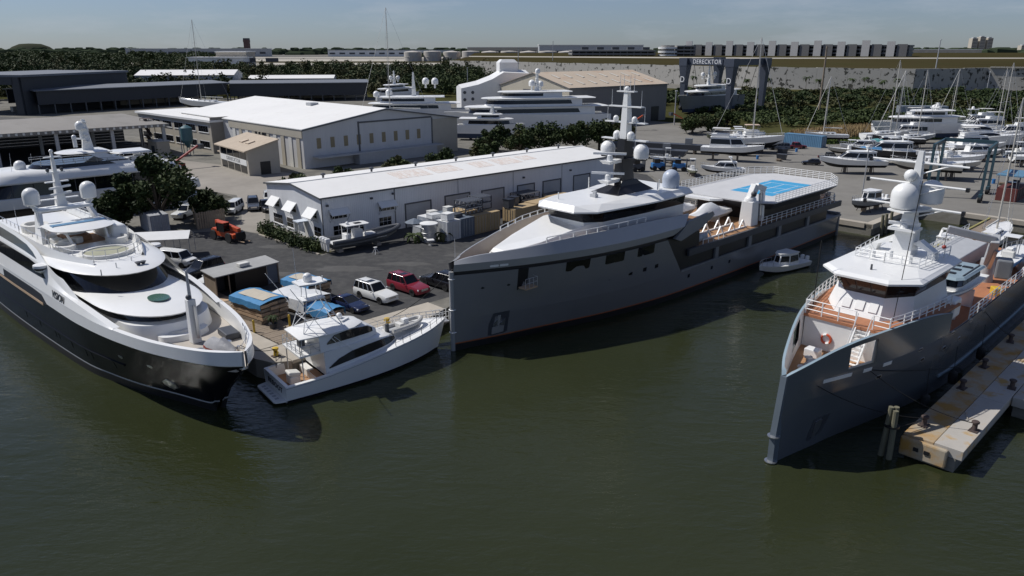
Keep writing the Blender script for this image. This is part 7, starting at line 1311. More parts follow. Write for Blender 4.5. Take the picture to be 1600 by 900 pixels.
    if tarpm and style not in ('fly', 'trawler'): MB().loft([[(x*L_, -B*b, dz-.1), (x*L_, -B*b*.7, dz+h_), (x*L_, B*b*.7, dz+h_), (x*L_, B*b, dz-.1)] for x, b, h_ in ((.62, .92, .7), (.78, .72, .6), (.95, .25, .3))]).build('bow_cover', tarpm, t)
    if not afloat:
        for x in (.2, .6):
            MB().box(x*L_-.2, x*L_+.2, -.35, .35, 0, z+.02).build('keel_block', wood, t, smooth=0)
            for s in (1, -1): MB().beam((x*L_, s*B*.85, 0), (x*L_, s*B*.55, z+fb*.3), .09).build('stand', rust, t, smooth=0)
    return t
cream_h = mat('cream_gelcoat', (.6, .56, .47), .4, var=.05); dkh = mat('charcoal_gelcoat', (.03, .032, .038), .25, var=.05); grn = mat('olive_hull', (.18, .19, .12), .6, var=.15); hb_m = mat('sky_grey_hull', (.3, .34, .38), .4)
boat('express_cruiser', 'white express cruiser on stands, bow left, nearest in the yard', (76.0, 150.5), R(176), 13, white, 'express', 1.2)
boat('express_cruiser', 'dark-striped express cruiser with blue bow cover behind the white one', (90, 163), R(176), 15, dkh, 'express', 1.2, tarpm=tarp)
boat('motor_cruiser', 'cream-hulled cruiser facing left beside the teal lift', (86.5, 141.5), R(152), 12.5, cream_h, 'open', 1.5)
boat('motor_cruiser', 'cream sportboat facing right seen through the teal lift', (79.5, 146), R(-10), 12, cream_h, 'open', 1.5)
boat('motor_cruiser', 'white walkaround boat behind the teal lift', (86, 155), R(-8), 12, white, 'open', 1.4)
boat('flybridge_cruiser', 'white flybridge trawler on stands with dark shadow under it', (43.5, 170.5), R(-22), 13.5, white, 'fly', 1.5)
boat('cabin_boat', 'white cabin boat with arch on a trailer near the grey vessel mast', (46.5, 147.5), R(172), 8.5, white, 'express', .6); boat('open_skiff', 'olive open skiff left of the trailered cabin boat', (36.5, 150.5), R(-95), 6.0, grn, 'open', .5)
boat('flybridge_cruiser', 'cruiser with cream canopy moored among masts by the reeds', (54.5, 184), R(-5), 12, white, 'trawler', 1.0, tarpm=mat('peach_canvas', (.6, .46, .36), .8)); boat('work_boat', 'long olive workboat left of the blue container', (63, 190), R(170), 13, grn, 'open', 1.2)
boat('sailing_yacht', 'white sloop with tall mast behind the trawler', (49, 184), R(-15), 17, white, 'sail', 1.6); boat('sailing_yacht', 'sloop with tall white mast by the octagonal hut', (92, 196), R(10), 13.5, white, 'sail', 1.5); boat('sailing_yacht', 'second sloop right of the first by the octagonal hut', (97, 190), R(10), 12, hb_m, 'sail', 1.5)
boat('sailing_yacht', 'sloop at the far right edge with bare mast', (121, 196), R(5), 13, white, 'sail', 1.6); boat('sailing_yacht', 'sloop farthest right, mast crossing the image edge', (126, 205), R(5), 12, cream_h, 'sail', 1.5)
boat('sailing_yacht', 'dark sloop in front of the octagonal hut', (103, 186), R(165), 12, dkh, 'sail', 1.5)
for k, (x, y, a, l_, st, hm, lb_) in enumerate(((96, 180, 178, 11, 'express', white, 'white cruiser with teal cover left of the sportfisher row'), (92, 172, 176, 10, 'open', white, 'small white sportboat in the middle of the crowded yard'), (104, 176, -5, 12, 'fly', white, 'white flybridge boat left of the tower sportfisher'), (140, 200, 175, 12, 'fly', white, 'white flybridge boat behind the far right sloop'), (98, 158, 170, 11, 'open', white, 'white boat low between the teal lift legs'), (118, 228, 5, 14, 'fly', white, 'white flybridge cruiser behind the sleek motor yacht'), (110, 166, -8, 9, 'open', hb_m, 'blue-grey sportboat on the right side of the yard'))):
    boat('motor_boat', lb_, (x, y), R(a), l_, hm, st, 1.4, tarpm=mat('teal_canvas', (.1, .35, .36), .7) if k == 0 else None)
boat('pilot_boat', 'small white cabin launch afloat beside the grey vessel stern', (36.8, 89.4), R(214), 8.6, white, 'pilot', afloat=True, group='small craft afloat')
boat('patrol_boat', 'dark grey patrol boat on the quay by the timber piles', (59.5, 116.5), R(215), 9, mgrey, 'pilot', .7)
boat('sailing_yacht', 'sloop afloat behind the blue-grey vessel with tall white mast', (62.5, 95.5), R(44), 13.5, white, 'sail', afloat=True, group='small craft afloat'); boat('motor_cruiser', 'white cruiser afloat at the finger pier behind the deck crane', (55, 91.5), R(44), 11, white, 'express', afloat=True, group='small craft afloat')
boat('motor_cruiser', 'grey sportboat afloat beyond the blue-grey vessel stern', (64.5, 88.5), R(44), 10, hb_m, 'open', afloat=True, group='small craft afloat'); boat('motor_cruiser', 'white flybridge cruiser afloat at the right image edge', (70, 92.5), R(44), 12, white, 'fly', afloat=True, group='small craft afloat'); boat('work_skiff', 'white skiff with blue hull carried on the blue-grey vessel deck', (RXo+math.cos(AX)*41+math.sin(AX)*2.2, RYo+math.sin(AX)*41-math.cos(AX)*2.2), R(44), 7.5, blue, 'open', 3.6, group='small craft afloat')
boat('sailing_yacht', 'tall dark-masted sloop beyond the white hall', (-25, 236), R(175), 23, white, 'sail', 2.0, group='tall sloops behind the halls'); boat('sailing_yacht', 'sloop with twin-looking mast before the long dark shed', (-108, 292), R(170), 22, white, 'sail', 2.0, group='tall sloops behind the halls')
# distant sportfisher copy with its tower
sf2 = copy_tree(SFY, (112.5, 190.5, GZ+1.1), R(-14), 'white sportfisher with tall tower on stands at far right'); sf2['group'] = 'boats standing in the boatyard'
for ch in list(sf2.children):
    if ch.name.startswith('yacht_name'): bpy.data.objects.remove(ch)
for x in (3, 8, 12):
    MB().box(x-.25, x+.25, -.5, .5, -1.1, -.5).build('keel_block', wood, sf2, smooth=0)
# containers, trailer, lift trucks, hut in the boatyard
bluec = mat('sea_blue_container', (.09, .2, .32), .6, var=.15, scale=.8)
container('shipping_container', 'long blue container with white roof edge before the reed bed', (80.2, 191.5, GZ), R(132), bluec, 10.5, 2.6, 2.9); container('shipping_container', 'bright blue container beyond the hall roof', (-33.8, 262, GZ), R(10), mat('royal_blue_container', (.02, .09, .22), .6, var=.1), 8, 2.6, 3.2)
tl2 = container('box_trailer', 'silver-blue box trailer parked under the trees at right', (140, 274, GZ+1.1), R(-4), hb_m, 17, 2.6, 3.4, 'trailers', cat='trailer')
for x in (2, 3.4, 14): 
    for y in (-1, 1): wheel(tl2, x, y, .5); tl2.children[-1].location.z = -.5
for k, (x, y, a, m, l_) in enumerate(((30.5, 154.5, 10, blue, 'blue forklift beside the grey vessel mast'), (26, 153, 20, dgrey, 'dark forklift left of the blue one'), (34.8, 153.5, -10, blue, 'blue tarped machine right of the blue forklift'), (86.5, 126.5, 40, dgrey, 'black loader beside the red machinery'), (52.2, 121.5, 30, rust, 'rusty winch machine on the patrol boat quay'), (62.5, 119, 0, rust, 'brown engine on the quay right of the patrol boat'))):
    t = thing('yard_machine', l_, 'machine', (x, y, GZ), R(a), 'yard machines'); s_ = 1 if k < 4 else .6
    MB().obox((0, 0, 1.1*s_), (2.6*s_, 1.4*s_, 1.0*s_)).build('body', m, t, smooth=0, bevel=.1); MB().obox((-.3*s_, 0, 2.0*s_), (1.2*s_, 1.2*s_, .9*s_)).build('cab', glass if k < 4 else m, t, smooth=0); MB().obox((1.5*s_, 0, 1.4*s_), (.2, 1.1*s_, 2.4*s_)).build('mast_frame', dgrey, t, smooth=0)
    for wx in (-.9, .9):
        for wy in (-.75, .75): wheel(t, wx*s_, wy*s_, .5*s_)
t = thing('red_tank_rack', 'dark red machinery rack under teal roof at right edge', 'machine', (83.5, 120.5, GZ), R(45)); MB().box(0, 7, 0, 3, 0, 2.2).build('body', mat('rusty_red', (.12, .03, .025), .7, var=.25), t, smooth=0, bevel=.05); MB().box(-.4, 7.4, -.4, 3.4, 4.2, 4.4).build('roof', mat('blue_roof', (.1, .22, .33), .6), t, smooth=0)
for x in (0, 7):
    for y in (0, 3): MB().beam((x, y, 2.2), (x, y, 4.2), .15).build('post', dgrey, t, smooth=0)
for k in range(4): MB().box(.3+1.7*k, 1.7+1.7*k, -.05, -.005, .4, 1.9).build('panel', rust, t, smooth=0)
t = thing('octagonal_hut', 'white octagonal plastic hut beside the sloops', 'hut', (104.5, 213.8, GZ), 0); MB().lathe([(1.9, 0), (1.9, 3.4), (2.1, 3.5), (2.1, 3.8), (.1, 4.0)], n=8).build('shell', whitem, t, smooth=0); MB().obox((-.3, -1.8, 2.2), (.9, .2, 1.2)).build('window', glass, t, smooth=0); MB().obox((1.1, -1.5, 1.1), (.8, .2, 2.0), rz=.75).build('door', lgrey, t, smooth=0)
# boom lifts by the hangar
for k, (x, y, a, l_) in enumerate(((36, 232, 30, 'orange boom lift by the hangar door, left one'), (57, 245, 200, 'orange boom lift by the hangar corner, right one'), (-70.5, 155.5, 60, 'red boom lift on the pale road by the silo'))):
    t = thing('boom_lift', l_, 'boom lift', (x, y, GZ), R(a), 'boom lifts'); MB().obox((0, 0, .9), (2.6, 1.8, .8)).build('base', orange if k < 2 else red, t, smooth=0, bevel=.05)
    for wx in (-.9, .9):
        for wy in (-.9, .9): wheel(t, wx, wy, .45)
    MB().beam((-1, 0, 1.4), (5.5, 0, 4.4), .35).build('boom', orange if k < 2 else red, t, smooth=0); MB().obox((6.1, 0, 4.2), (.9, 1.4, 1.0)).build('basket', dgrey, t, smooth=0)

for k, (x, y, a, l_, ln_) in enumerate(((33, 172, -25, 'long dark pontoon lying beside the olive skiff, left one', 14), (40, 182, -25, 'long dark pontoon behind the trawler, right one', 16), (28, 186, 10, 'dark pontoon section under the trees', 10))):
    t = thing('dredge_pontoon', l_, 'pontoon', (x, y, GZ), R(a), 'dark pontoons in the boatyard')
    MB().loft([[(-ln_/2, -1.4, .9), (ln_/2, -1.4, .9), (ln_/2, 1.4, .9), (-ln_/2, 1.4, .9)], [(-ln_/2-.6, -1.5, 2.2), (ln_/2+.6, -1.5, 2.2), (ln_/2+.6, 1.5, 2.2), (-ln_/2-.6, 1.5, 2.2)]]).build('tank', dgrey, t, smooth=0)
    for q in (-.3, .3): MB().box(q*ln_-.2, q*ln_+.2, -1.3, 1.3, 0, .9).build('block', wood, t, smooth=0)
    MB().obox((ln_*.2, 0, 2.9), (1.6, 1.2, 1.4)).build('deck_box', mgrey, t, smooth=0)

extra = ((57, 176, 160, 8, 'open', white, 'white centre console beside the cream-canopied cruiser'), (134, 174, 175, 10, 'express', hb_m, 'blue-grey cruiser low at the right edge'), (90, 200, 170, 11, 'sail', white, 'small sloop right of the blue container'), (88, 177, 172, 9.5, 'express', white, 'white cruiser under the sloop masts'), (101, 168, -4, 10, 'express', white, 'white express boat at the right of the yard row'), (108, 160, -6, 11, 'open', white, 'white open boat nearest the right edge row'), (113, 201, 174, 13, 'fly', white, 'white flybridge yacht left of the tower sportfisher'), (121, 212, 178, 12, 'express', white, 'white cruiser behind the tower sportfisher'), (132, 214, 176, 12, 'sail', white, 'sloop behind the row at the right edge'), (136, 186, -6, 12, 'express', white, 'white cruiser cut by the right edge'), (143, 216, 174, 14, 'fly', white, 'flybridge boat at the far right back row'), (108, 222, 4, 11, 'sail', hb_m, 'grey sloop behind the octagonal hut'), (82, 172, 174, 8.5, 'open', cream_h, 'cream open boat between the cruisers and the pickup'), (150, 232, 175, 13, 'fly', white, 'white yacht in front of the box trailer'), (128, 238, 4, 12, 'express', white, 'white express cruiser below the box trailer'), (36, 160, 170, 6, 'open', white, 'tiny white skiff behind the blue forklift'), (56, 200, -8, 11, 'open', dkh, 'dark barge-like boat left of the olive workboat'))
for x, y, a, l_, st, hm, lb2 in extra: boat('yard_boat', lb2, (x, y), R(a), l_, hm, st, 1.1)
rg2 = random.Random(77); zone = ('left of the trawler', 'by the pontoons', 'before the red pickup', 'near the small black car', 'between the cruisers', 'under the sloop masts', 'beside the teal lift', 'at the right yard edge')
spots = ((33, 165), (30, 178), (68, 183), (60, 168), (84, 168), (96, 184), (92, 135), (112, 172))
for z_, (sx0, sy0) in zip(zone, spots):
    for kind, m, nm in (('pallet', wood, 'stacked wooden pallets'), ('oil_drum', blue, 'blue oil drum'), ('scrap_bin', dgrey, 'dark scrap bin')):
        x, y = sx0+rg2.uniform(-4, 4), sy0+rg2.uniform(-4, 4); t = thing(kind, f'{nm} {z_}', kind.replace('_', ' '), (x, y, GZ), rg2.uniform(0, 3), 'yard clutter')
        if kind == 'pallet':
            for k in range(4): MB().box(-.6, .6, -.5, .5, .14*k, .14*k+.03).build('deck_board', m, t, smooth=0); MB().box(-.6, .6, -.06, .06, .14*k+.032, .14*k+.138).build('bearer', m, t, smooth=0)
        elif kind == 'oil_drum': MB().lathe([(.29, 0), (.29, .88)], n=12).build('barrel', m, t); MB().lathe([(.3, .3), (.31, .32), (.3, .34)], n=12).build('hoop', m, t)
        else: MB().prism([(-.9, -.6), (.9, -.6), (.9, .6), (-.9, .6)], .1, 1.3, [(-1.1, -.8), (1.1, -.8), (1.1, .8), (-1.1, .8)]).build('tub', m, t, smooth=0); MB().box(-1.0, 1.0, -.7, .7, 1.1, 1.25).build('scrap', rust, t, smooth=0)
# ------------------------------------------------------------------ vegetation
def leafmat(n, c, c2): return mat(n, c, .75, var=.3, scale=.5, col2=c2, c2pos=(.4, .65), spec=.25)
lf1 = leafmat('dark_leaf', (.026, .043, .014), (.05, .07, .02)); lf2 = leafmat('mid_leaf', (.036, .056, .016), (.06, .08, .024)); lf3 = leafmat('olive_leaf', (.05, .056, .02), (.075, .074, .028))
bark = mat('bark', (.12, .095, .07), .9, var=.3, scale=3)
def clump(m, c, r, n, ls, rg, flat=.8):
    for _ in range(n):
        d = Vector((rg.gauss(0, 1), rg.gauss(0, 1), rg.gauss(0, 1)*flat)); d = d.normalized()*r*(rg.random()**.45); p = Vector(c)+d
        a = Vector((rg.uniform(-1, 1), rg.uniform(-1, 1), rg.uniform(-.6, .6))).normalized(); b = a.cross(Vector((rg.uniform(-1, 1), rg.uniform(-1, 1), rg.uniform(-1, 1)))).normalized(); s = ls*rg.uniform(.6, 1.3)
        m.poly([p-a*s-b*s*.2, p+b*s*.55, p+a*s+b*s*.1, p-b*s*.5])
LIGHTER = {'dark_leaf': lf2, 'mid_leaf': lf3, 'olive_leaf': lf2}
def tree(name, label, loc, h, r, lm, seed, nl=70, ls=.32, group='trees in the yard', trunk_h=.35, cat='tree'):
    rg = random.Random(seed); t = thing(name, label, cat, loc, rg.uniform(0, 6), group); tk = MB(); cr_ = MB(); cr2 = MB(); nl = int(nl*.72)
    tk.cone((0, 0, -.1), (rg.uniform(-.2, .2), rg.uniform(-.2, .2), h*trunk_h), r*.085, r*.06, 8)
    for k in range(15):
        a = 2.4*k+rg.uniform(-.5, .5); rr = r*rg.uniform(.3, .95)*(1 if k < 12 else .35); z = h*(trunk_h+.12+rg.uniform(0, .42)) if k < 12 else h*rg.uniform(.7, .95); e = (rr*math.cos(a), rr*math.sin(a), z)
        tk.cone((0, 0, h*trunk_h*.85), e, r*.04, r*.015, 5); clump(cr2 if k % 3 == 1 else cr_, e, r*rg.uniform(.2, .46), nl, ls, rg)
    tk.build('trunk', bark, t); cr_.build('crown', lm, t, smooth=0, recalc=False); cr2.build('crown', LIGHTER.get(lm.name, lf2), t, smooth=0, recalc=False); return t
tree('shade_tree', 'big dark spreading tree on the quay behind the black yacht', (-50.5, 103.5, GZ), 10.0, 6.0, lf1, 3, 620, .36, trunk_h=.22); tree('shade_tree', 'lower dark tree right of the big quay tree', (-45.2, 107.5, GZ), 4.6, 2.9, lf1, 5, 300, .3, trunk_h=.2); tree('shade_tree', 'small dark tree left of the big quay tree', (-55.5, 101, GZ), 5.2, 3.0, lf1, 6, 320, .3, trunk_h=.2)
gb = 'trees behind the white workshop'
for k, (x, y, h, r, lm, l_) in enumerate(((-34.5, 118, 4.8, 3.2, lf3, 'sparse pale tree at the left end of the white workshop'), (-29.5, 128.5, 4.4, 3.0, lf2, 'round tree behind the workshop roof, first from left'), (-21.5, 138, 5.6, 3.0, lf2, 'round tree behind the workshop roof before the hall gable'), (-6, 162, 5.6, 3.6, lf2, 'tree behind the workshop roof near the hall right end'), (2, 176, 6.4, 4.2, lf2, 'dense tree before the small motor yacht'), (8.5, 181, 7.0, 4.6, lf1, 'dense tree before the big motor yacht, left of two'), (15.5, 184, 7.4, 4.8, lf2, 'dense tree before the big motor yacht, right of two'), (-3.5, 184, 6.0, 3.8, lf1, 'dark tree between workshop and small motor yacht'), (22, 187, 7.4, 4.6, lf1, 'dark tree under the big motor yacht stern'), (28, 196, 6.4, 4.4, lf2, 'tree behind the grey vessel mast'), (54, 224, 5.6, 5.0, lf2, 'bright green tree before the travel lift'), (60.5, 230, 4.6, 4.0, lf2, 'lower bright tree right of the travel lift tree'), (70.5, 246, 4.6, 4.4, lf1, 'dark tree right of the travel lift yacht'), (-14, 148, 4.6, 3.0, lf1, 'small dark tree before the middle of the hall gable'))):
    tree('broadleaf_tree', l_, (x, y, GZ), h, r, lm, 20+k, 330, .36, gb, .24)
# clipped hedge and planter shrubs by the workshop
for k, (x, y, sx, l_) in enumerate(((-34.2, 99.8, 1.5, 'hedge bush at the left end of the gable bed'), (-32.2, 97.0, 1.7, 'hedge bush second from left along the gable'), (-30.2, 94.8, 1.7, 'hedge bush in the middle of the gable bed'), (-28.2, 92.6, 1.6, 'hedge bush before the porch'), (-25.2, 90.0, 1.5, 'hedge bush at the workshop corner by the inflatable'), (-26.4, 91.0, 1.2, 'small hedge bush left of the corner bush'))):
    rg = random.Random(60+k); t = thing('hedge_bush', l_, 'bush', (x, y, GZ), 0, 'hedge along the workshop gable'); m = MB(); clump(m, (0, 0, .75), sx*.8, 420, .2, rg, .62); clump(m, (.5, -.5, .6), sx*.6, 200, .2, rg, .7); m.build('foliage', lf1 if k % 2 else lf2, t, smooth=0, recalc=False); MB().cone((0, 0, 0), (0, 0, .7), .08, .05, 6).build('stem', bark, t)
tag(MB().prism([(-36, 101.2), (-34.6, 98.4), (-24.0, 88.2), (-22.6, 89.4), (-24.6, 92.6), (-36, 105)], GZ+.005, GZ+.05).build('planting_bed', mat('mulch_and_grass', (.085, .08, .04), .95, var=.3, scale=1.5, col2=(.06, .085, .025)), smooth=0), kind='structure')
for k in range(7):
    a, b = Vector((-34.7, 98.3)), Vector((-23.9, 88.1)); p = a.lerp(b, k/7); q = a.lerp(b, (k+.96)/7); o = MB().beam((p.x, p.y, GZ+.06), (q.x, q.y, GZ+.06), .22, .16).build('kerb_stone', concrete, smooth=0)
    if k == 0: kb = thing('bed_kerb', None, None); tag(kb, kind='structure')
    o.parent = kb
def palm(name, label, loc, h, nf, fl, seed, lm=lf2, group='palms'):
    rg = random.Random(seed); t = thing(name, label, 'palm', loc, rg.uniform(0, 6), group); MB().cone((0, 0, -.1), (.15, .1, h), .14 if h > 2 else .1, .1, 7).build('trunk', bark, t); m = MB()
    for k in range(nf):
        a = 2*math.pi*k/nf+rg.uniform(-.3, .3); el = rg.uniform(.1, 1.1); p = Vector((.15, .1, h)); pts = []
        for i in range(6): s = i/5; pts.append(p+Vector((math.cos(a)*math.cos(el-s*1.5), math.sin(a)*math.cos(el-s*1.5), math.sin(el-s*1.5)*.9+.15))*fl*s)
        sd_ = Vector((-math.sin(a), math.cos(a), 0)); wdt = [.03, .22, .3, .26, .16, .02]
        m.grid([[q-sd_*w_*fl*.45-Vector((0, 0, w_*fl*.2)) for q, w_ in zip(pts, wdt)], pts, [q+sd_*w_*fl*.45-Vector((0, 0, w_*fl*.2)) for q, w_ in zip(pts, wdt)]])
    m.build('fronds', lm, t, smooth=0, recalc=False); return t
palm('banana_plant', 'leafy banana plant left of the round drum', (-12.9, 94.2, GZ), .9, 11, 1.9, 1, lf2); palm('banana_plant', 'leafy banana plant between drum and white container', (-9.4, 95.2, GZ), .9, 11, 1.8, 2, lf3); palm('potted_palm', 'potted palm beside the yellow post on the quay', (-21.8, 62.8, GZ+.5), .6, 10, .9, 3, lf1)
t = thing('plant_pot', 'black plant pot under the small palm on the quay', 'pot', (-21.8, 62.8, GZ), 0); MB().lathe([(.28, 0), (.38, .5), (.42, .55), (.3, .5)], n=12).build('tub', dgrey, t); MB().lathe([(.3, .46), (.01, .48)], n=10).build('soil', rust, t)
wp_l = ('first', 'second', 'third', 'fourth', 'fifth', 'sixth', 'seventh', 'eighth', 'ninth', 'tenth')
for k, (x, y) in enumerate(((128, 455), (152, 452), (172, 446), (180, 448), (196, 440), (204, 441), (212, 436), (221, 438), (110, 462), (140, 455))): palm('fan_palm', f'palm in front of the pitted wall, {wp_l[k]} planted along it', (x, y, GZ), 6.5+.7*(k % 3), 12, 3.4, 30+k, lf1, 'palms along the runway wall')
# stuff: forest on the left, scrub before the wall, reed bed, far tree belts
import numpy as np
def mass(name, label, region, n, hr, rr, lm, seed, nl, ls, cat='trees'):
    """many leaf clumps joined into one mass of vegetation"""
    rg = random.Random(seed); g = np.random.default_rng(seed); cs = []
    for _ in range(n):
        p = region(rg); k_ = .72+.55*noise.noise((p[0]*.012, p[1]*.012, seed))+(.35 if rg.random() < .06 else 0); h = rg.uniform(*hr)*max(.5, min(1.4, k_+.25)); r = rg.uniform(*rr)*rg.choice((.55, .8, 1, 1.1))
        for _ in range(3): cs.append((p[0]+rg.uniform(-r, r)*.6, p[1]+rg.uniform(-r, r)*.6, GZ+h*rg.uniform(.4, .72), r*rg.uniform(.55, .85), h/r*.42))
    C_ = np.repeat(np.array(cs), nl, 0); N_ = len(C_); d = g.normal(size=(N_, 3)); d /= np.linalg.norm(d, axis=1, keepdims=True); d *= (C_[:, 3]*g.random(N_)**.4)[:, None]; d[:, 2] *= C_[:, 4]
    p = C_[:, :3]+d; a = g.uniform(-1, 1, (N_, 3)); a[:, 2] *= .6; a /= np.linalg.norm(a, axis=1, keepdims=True); b = np.cross(a, g.uniform(-1, 1, (N_, 3))); b /= np.linalg.norm(b, axis=1, keepdims=True)+1e-9; s = (ls*g.uniform(.6, 1.3, N_))[:, None]
    V = np.stack([p-a*s-b*s*.2, p+b*s*.55, p+a*s+b*s*.1, p-b*s*.5], 1).reshape(-1, 3).astype(np.float32)
    me = bpy.data.meshes.new(name); me.vertices.add(len(V)); me.vertices.foreach_set('co', V.ravel()); me.loops.add(4*N_); me.loops.foreach_set('vertex_index', np.arange(4*N_, dtype=np.int32)); me.polygons.add(N_); me.polygons.foreach_set('loop_start', np.arange(0, 4*N_, 4, dtype=np.int32)); me.update(calc_edges=True); me.materials.append(lm)
    o = bpy.data.objects.new(name, me); COL.objects.link(o); return tag(o, label, cat, kind='stuff')
def quadreg(a, b, c, d):
    A, B_, C_, D_ = map(Vector, (a, b, c, d))
    def f(rg): u, v = rg.random(), rg.random(); return A.lerp(B_, u).lerp(D_.lerp(C_, u), v)
    return f
fl_ = quadreg((-290, 372), (-30, 440), (-20, 800), (-760, 900)); fl2 = quadreg((-330, 330), (-190, 400), (-420, 1050), (-900, 900))
def emergent(label, region, n, seed): return mass('forest_emergents', label, region, n, (11, 16), (3, 4.5), lf3, seed, 60, .9)
emergent('scattered taller olive trees standing out of the forest', fl_, 90, 21)
mass('mangrove_forest', 'dark green mangrove forest filling the left background', fl_, 750, (8, 12.5), (5, 8), lf1, 1, 75, .95); mass('mangrove_forest', 'mixed olive and green forest behind the long sheds', fl_, 420, (7.5, 12.5), (4.5, 7.5), lf3, 2, 75, .9); mass('mangrove_forest', 'forest at the far left under the landfill mound', fl2, 500, (9, 14), (6, 9), lf1, 3, 75, 1.05)
mass('mangrove_forest', 'forest reaching back to the far left horizon', quadreg((-900, 900), (-330, 950), (-900, 2300), (-1900, 2300)), 650, (10, 17), (9, 14), lf1, 11, 60, 2.0)
mass('forest_edge', 'brighter trees along the front edge of the forest', quadreg((-250, 330), (-60, 395), (-40, 440), (-270, 380)), 90, (5, 8.5), (3.5, 5.5), lf3, 4, 90, .7); mass('forest_edge', 'trees between the hall and the fuel tanks', quadreg((-60, 400), (10, 330), (10, 520), (-40, 640)), 190, (6, 9), (4, 6), lf2, 5, 80, .8)
mass('wall_scrub', 'dark scrub between the boatyard and the runway wall', quadreg((72, 285), (250, 300), (320, 410), (100, 450)), 260, (2.0, 4.4), (4, 6.5), lf1, 6, 80, .7); mass('wall_scrub', 'olive shrubs scattered before the runway wall', quadreg((72, 285), (250, 300), (320, 410), (100, 450)), 150, (1.6, 4.6), (3, 5.5), lf3, 16, 80, .65); mass('wall_scrub', 'greener bushes along the boatyard fence', quadreg((76, 240), (230, 262), (250, 300), (84, 282)), 150, (2.4, 4), (3.5, 5.5), lf2, 7, 100, .55); mass('wall_scrub', 'bushes behind the travel lift legs', quadreg((60, 330), (112, 335), (120, 400), (58, 420)), 100, (3, 5), (3.5, 5.5), lf1, 8, 80, .7)
def belt(name, label, y, x0, x1, h, seed, lm):
    rg = random.Random(seed); m = MB(); x = x0
    while x < x1:
        w_ = rg.uniform(20, 70); hh = h*rg.uniform(.6, 1.25); yy = y+rg.uniform(-150, 150)
        m.loft([[(x+w_*a, yy+b, GZ) for a, b in ((0, -25), (1, -25), (1, 25), (0, 25))], [(x+w_*a+rg.uniform(-4, 4), yy+b, GZ+hh*rg.uniform(.6, 1)) for a, b in ((.05, -20), (.95, -20), (.95, 20), (.05, 20))], [(x+w_*a, yy+b, GZ+hh) for a, b in ((.3, -8), (.7, -8), (.7, 8), (.3, 8))]]); x += w_*rg.uniform(.5, .9)
    return tag(m.build(name, lm, smooth=0), label, 'trees', kind='stuff')
farl = mat('far_tree_green', (.042, .055, .034), .95, spec=0., var=.25, scale=.02)
belt('far_tree_belt', 'hazy tree belt along the whole horizon', 5200, -5200, 5200, 24, 1, farl); belt('far_tree_belt', 'nearer tree belt behind the left airfield', 3000, -3200, -300, 16, 2, farl); belt('far_tree_belt', 'tree belt on the right behind the terminal', 2300, 500, 3000, 22, 3, farl); belt('far_tree_belt', 'tree belt behind the fuel tanks', 2300, -300, 500, 14, 4, farl); belt('far_tree_belt', 'second hazy tree belt at the horizon', 4000, -4200, 4200, 20, 5, farl)
# reed bed and grass verge
rg = random.Random(9); m = MB()
for _ in range(9000):
    u = rg.random(); v = rg.random(); x = lerp(82, 122, u)-v*6*0; y = lerp(206, 222, v)+u*14; h = rg.uniform(1.4, 3.0)*(.6+.4*math.sin(math.pi*u)); a = rg.uniform(0, 6.28); dx, dy = math.cos(a)*.22, math.sin(a)*.22; lx, ly = rg.uniform(-.5, .5), rg.uniform(-.5, .5)
    m.poly([(x-dx, y-dy, GZ), (x+dx, y+dy, GZ), (x+lx, y+ly, GZ+h)])
tag(m.build('reed_bed', mat('dry_reeds', (.36, .26, .13), .9, var=.25, scale=.4, col2=(.26, .2, .09)), smooth=0, recalc=False), 'tall dry golden reeds behind the blue container', 'reeds', kind='stuff')
m = MB()
for _ in range(9000):
    u = rg.random(); v = rg.random(); x = lerp(84, 128, u); y = lerp(198, 208, v)+u*15; h = rg.uniform(.25, .7); a = rg.uniform(0, 6.28); dx, dy = math.cos(a)*.2, math.sin(a)*.2; m.poly([(x-dx, y-dy, GZ), (x+dx, y+dy, GZ), (x+rg.uniform(-.2, .2), y, GZ+h)])
tag(m.build('grass_verge', mat('verge_grass', (.09, .13, .03), .9, var=.25, scale=.4), smooth=0, recalc=False), 'short green grass in front of the reeds', 'grass', kind='stuff')
tag(MB().prism([(60, 255), (84, 198), (130, 213), (290, 262), (330, 455), (110, 475), (-45, 660), (-800, 900), (-900, 700), (-260, 380), (-60, 395), (10, 300)], GZ+.012, GZ+.03).build('undergrowth', mat('undergrowth_soil', (.062, .062, .026), .95, spec=0., var=.3, scale=.1), smooth=0), kind='structure')
# ------------------------------------------------------------------ mooring lines and fenders
ropem = mat('black_rope', (.012, .012, .012), .9, var=0); ropew = mat('pale_rope', (.45, .42, .36), .9, var=0)
def rope(label, a, b, sag=.4, m=ropem, r=.03):
    a, b = Vector(a), Vector(b); pts = [a.lerp(b, k/14)-Vector((0, 0, sag*4*(k/14)*(1-k/14))) for k in range(15)]; o = MB().tube([p-a for p in pts], r, 5).build('mooring_line', m); o.location = a
    return tag(o, label, 'rope', 'mooring lines')
def onB(x, y, z): return on_blue_(x, y, z)
def on_blue_(x, y, z): return (RXo+math.cos(AX)*x-math.sin(AX)*y, RYo+math.sin(AX)*x+math.cos(AX)*y, z)
def pierb(k): return W3(10.2+lb[k][1], -36.6+lb[k][2], GZ+.55)
rope('black bow line from the blue-grey vessel to the outermost pier bollard', on_blue_(2.9, -1.3, 5.0), pierb(0), .5); rope('black line from the bow fairlead to the open-water side bollard', on_blue_(7.6, -2.75, 5.1), pierb(1), .5)
rope('black spring line running aft from the bow slot to the shadowed bollard', on_blue_(7.8, -2.8, 5.1), pierb(3), .35); rope('black line around the lashed piles to the outermost bollard', W3(9.4, -34.4, 2.2), pierb(0), .1); rope('black breast line to the farthest pier bollard', on_blue_(27, -4.66, 5.0), pierb(5), .2)
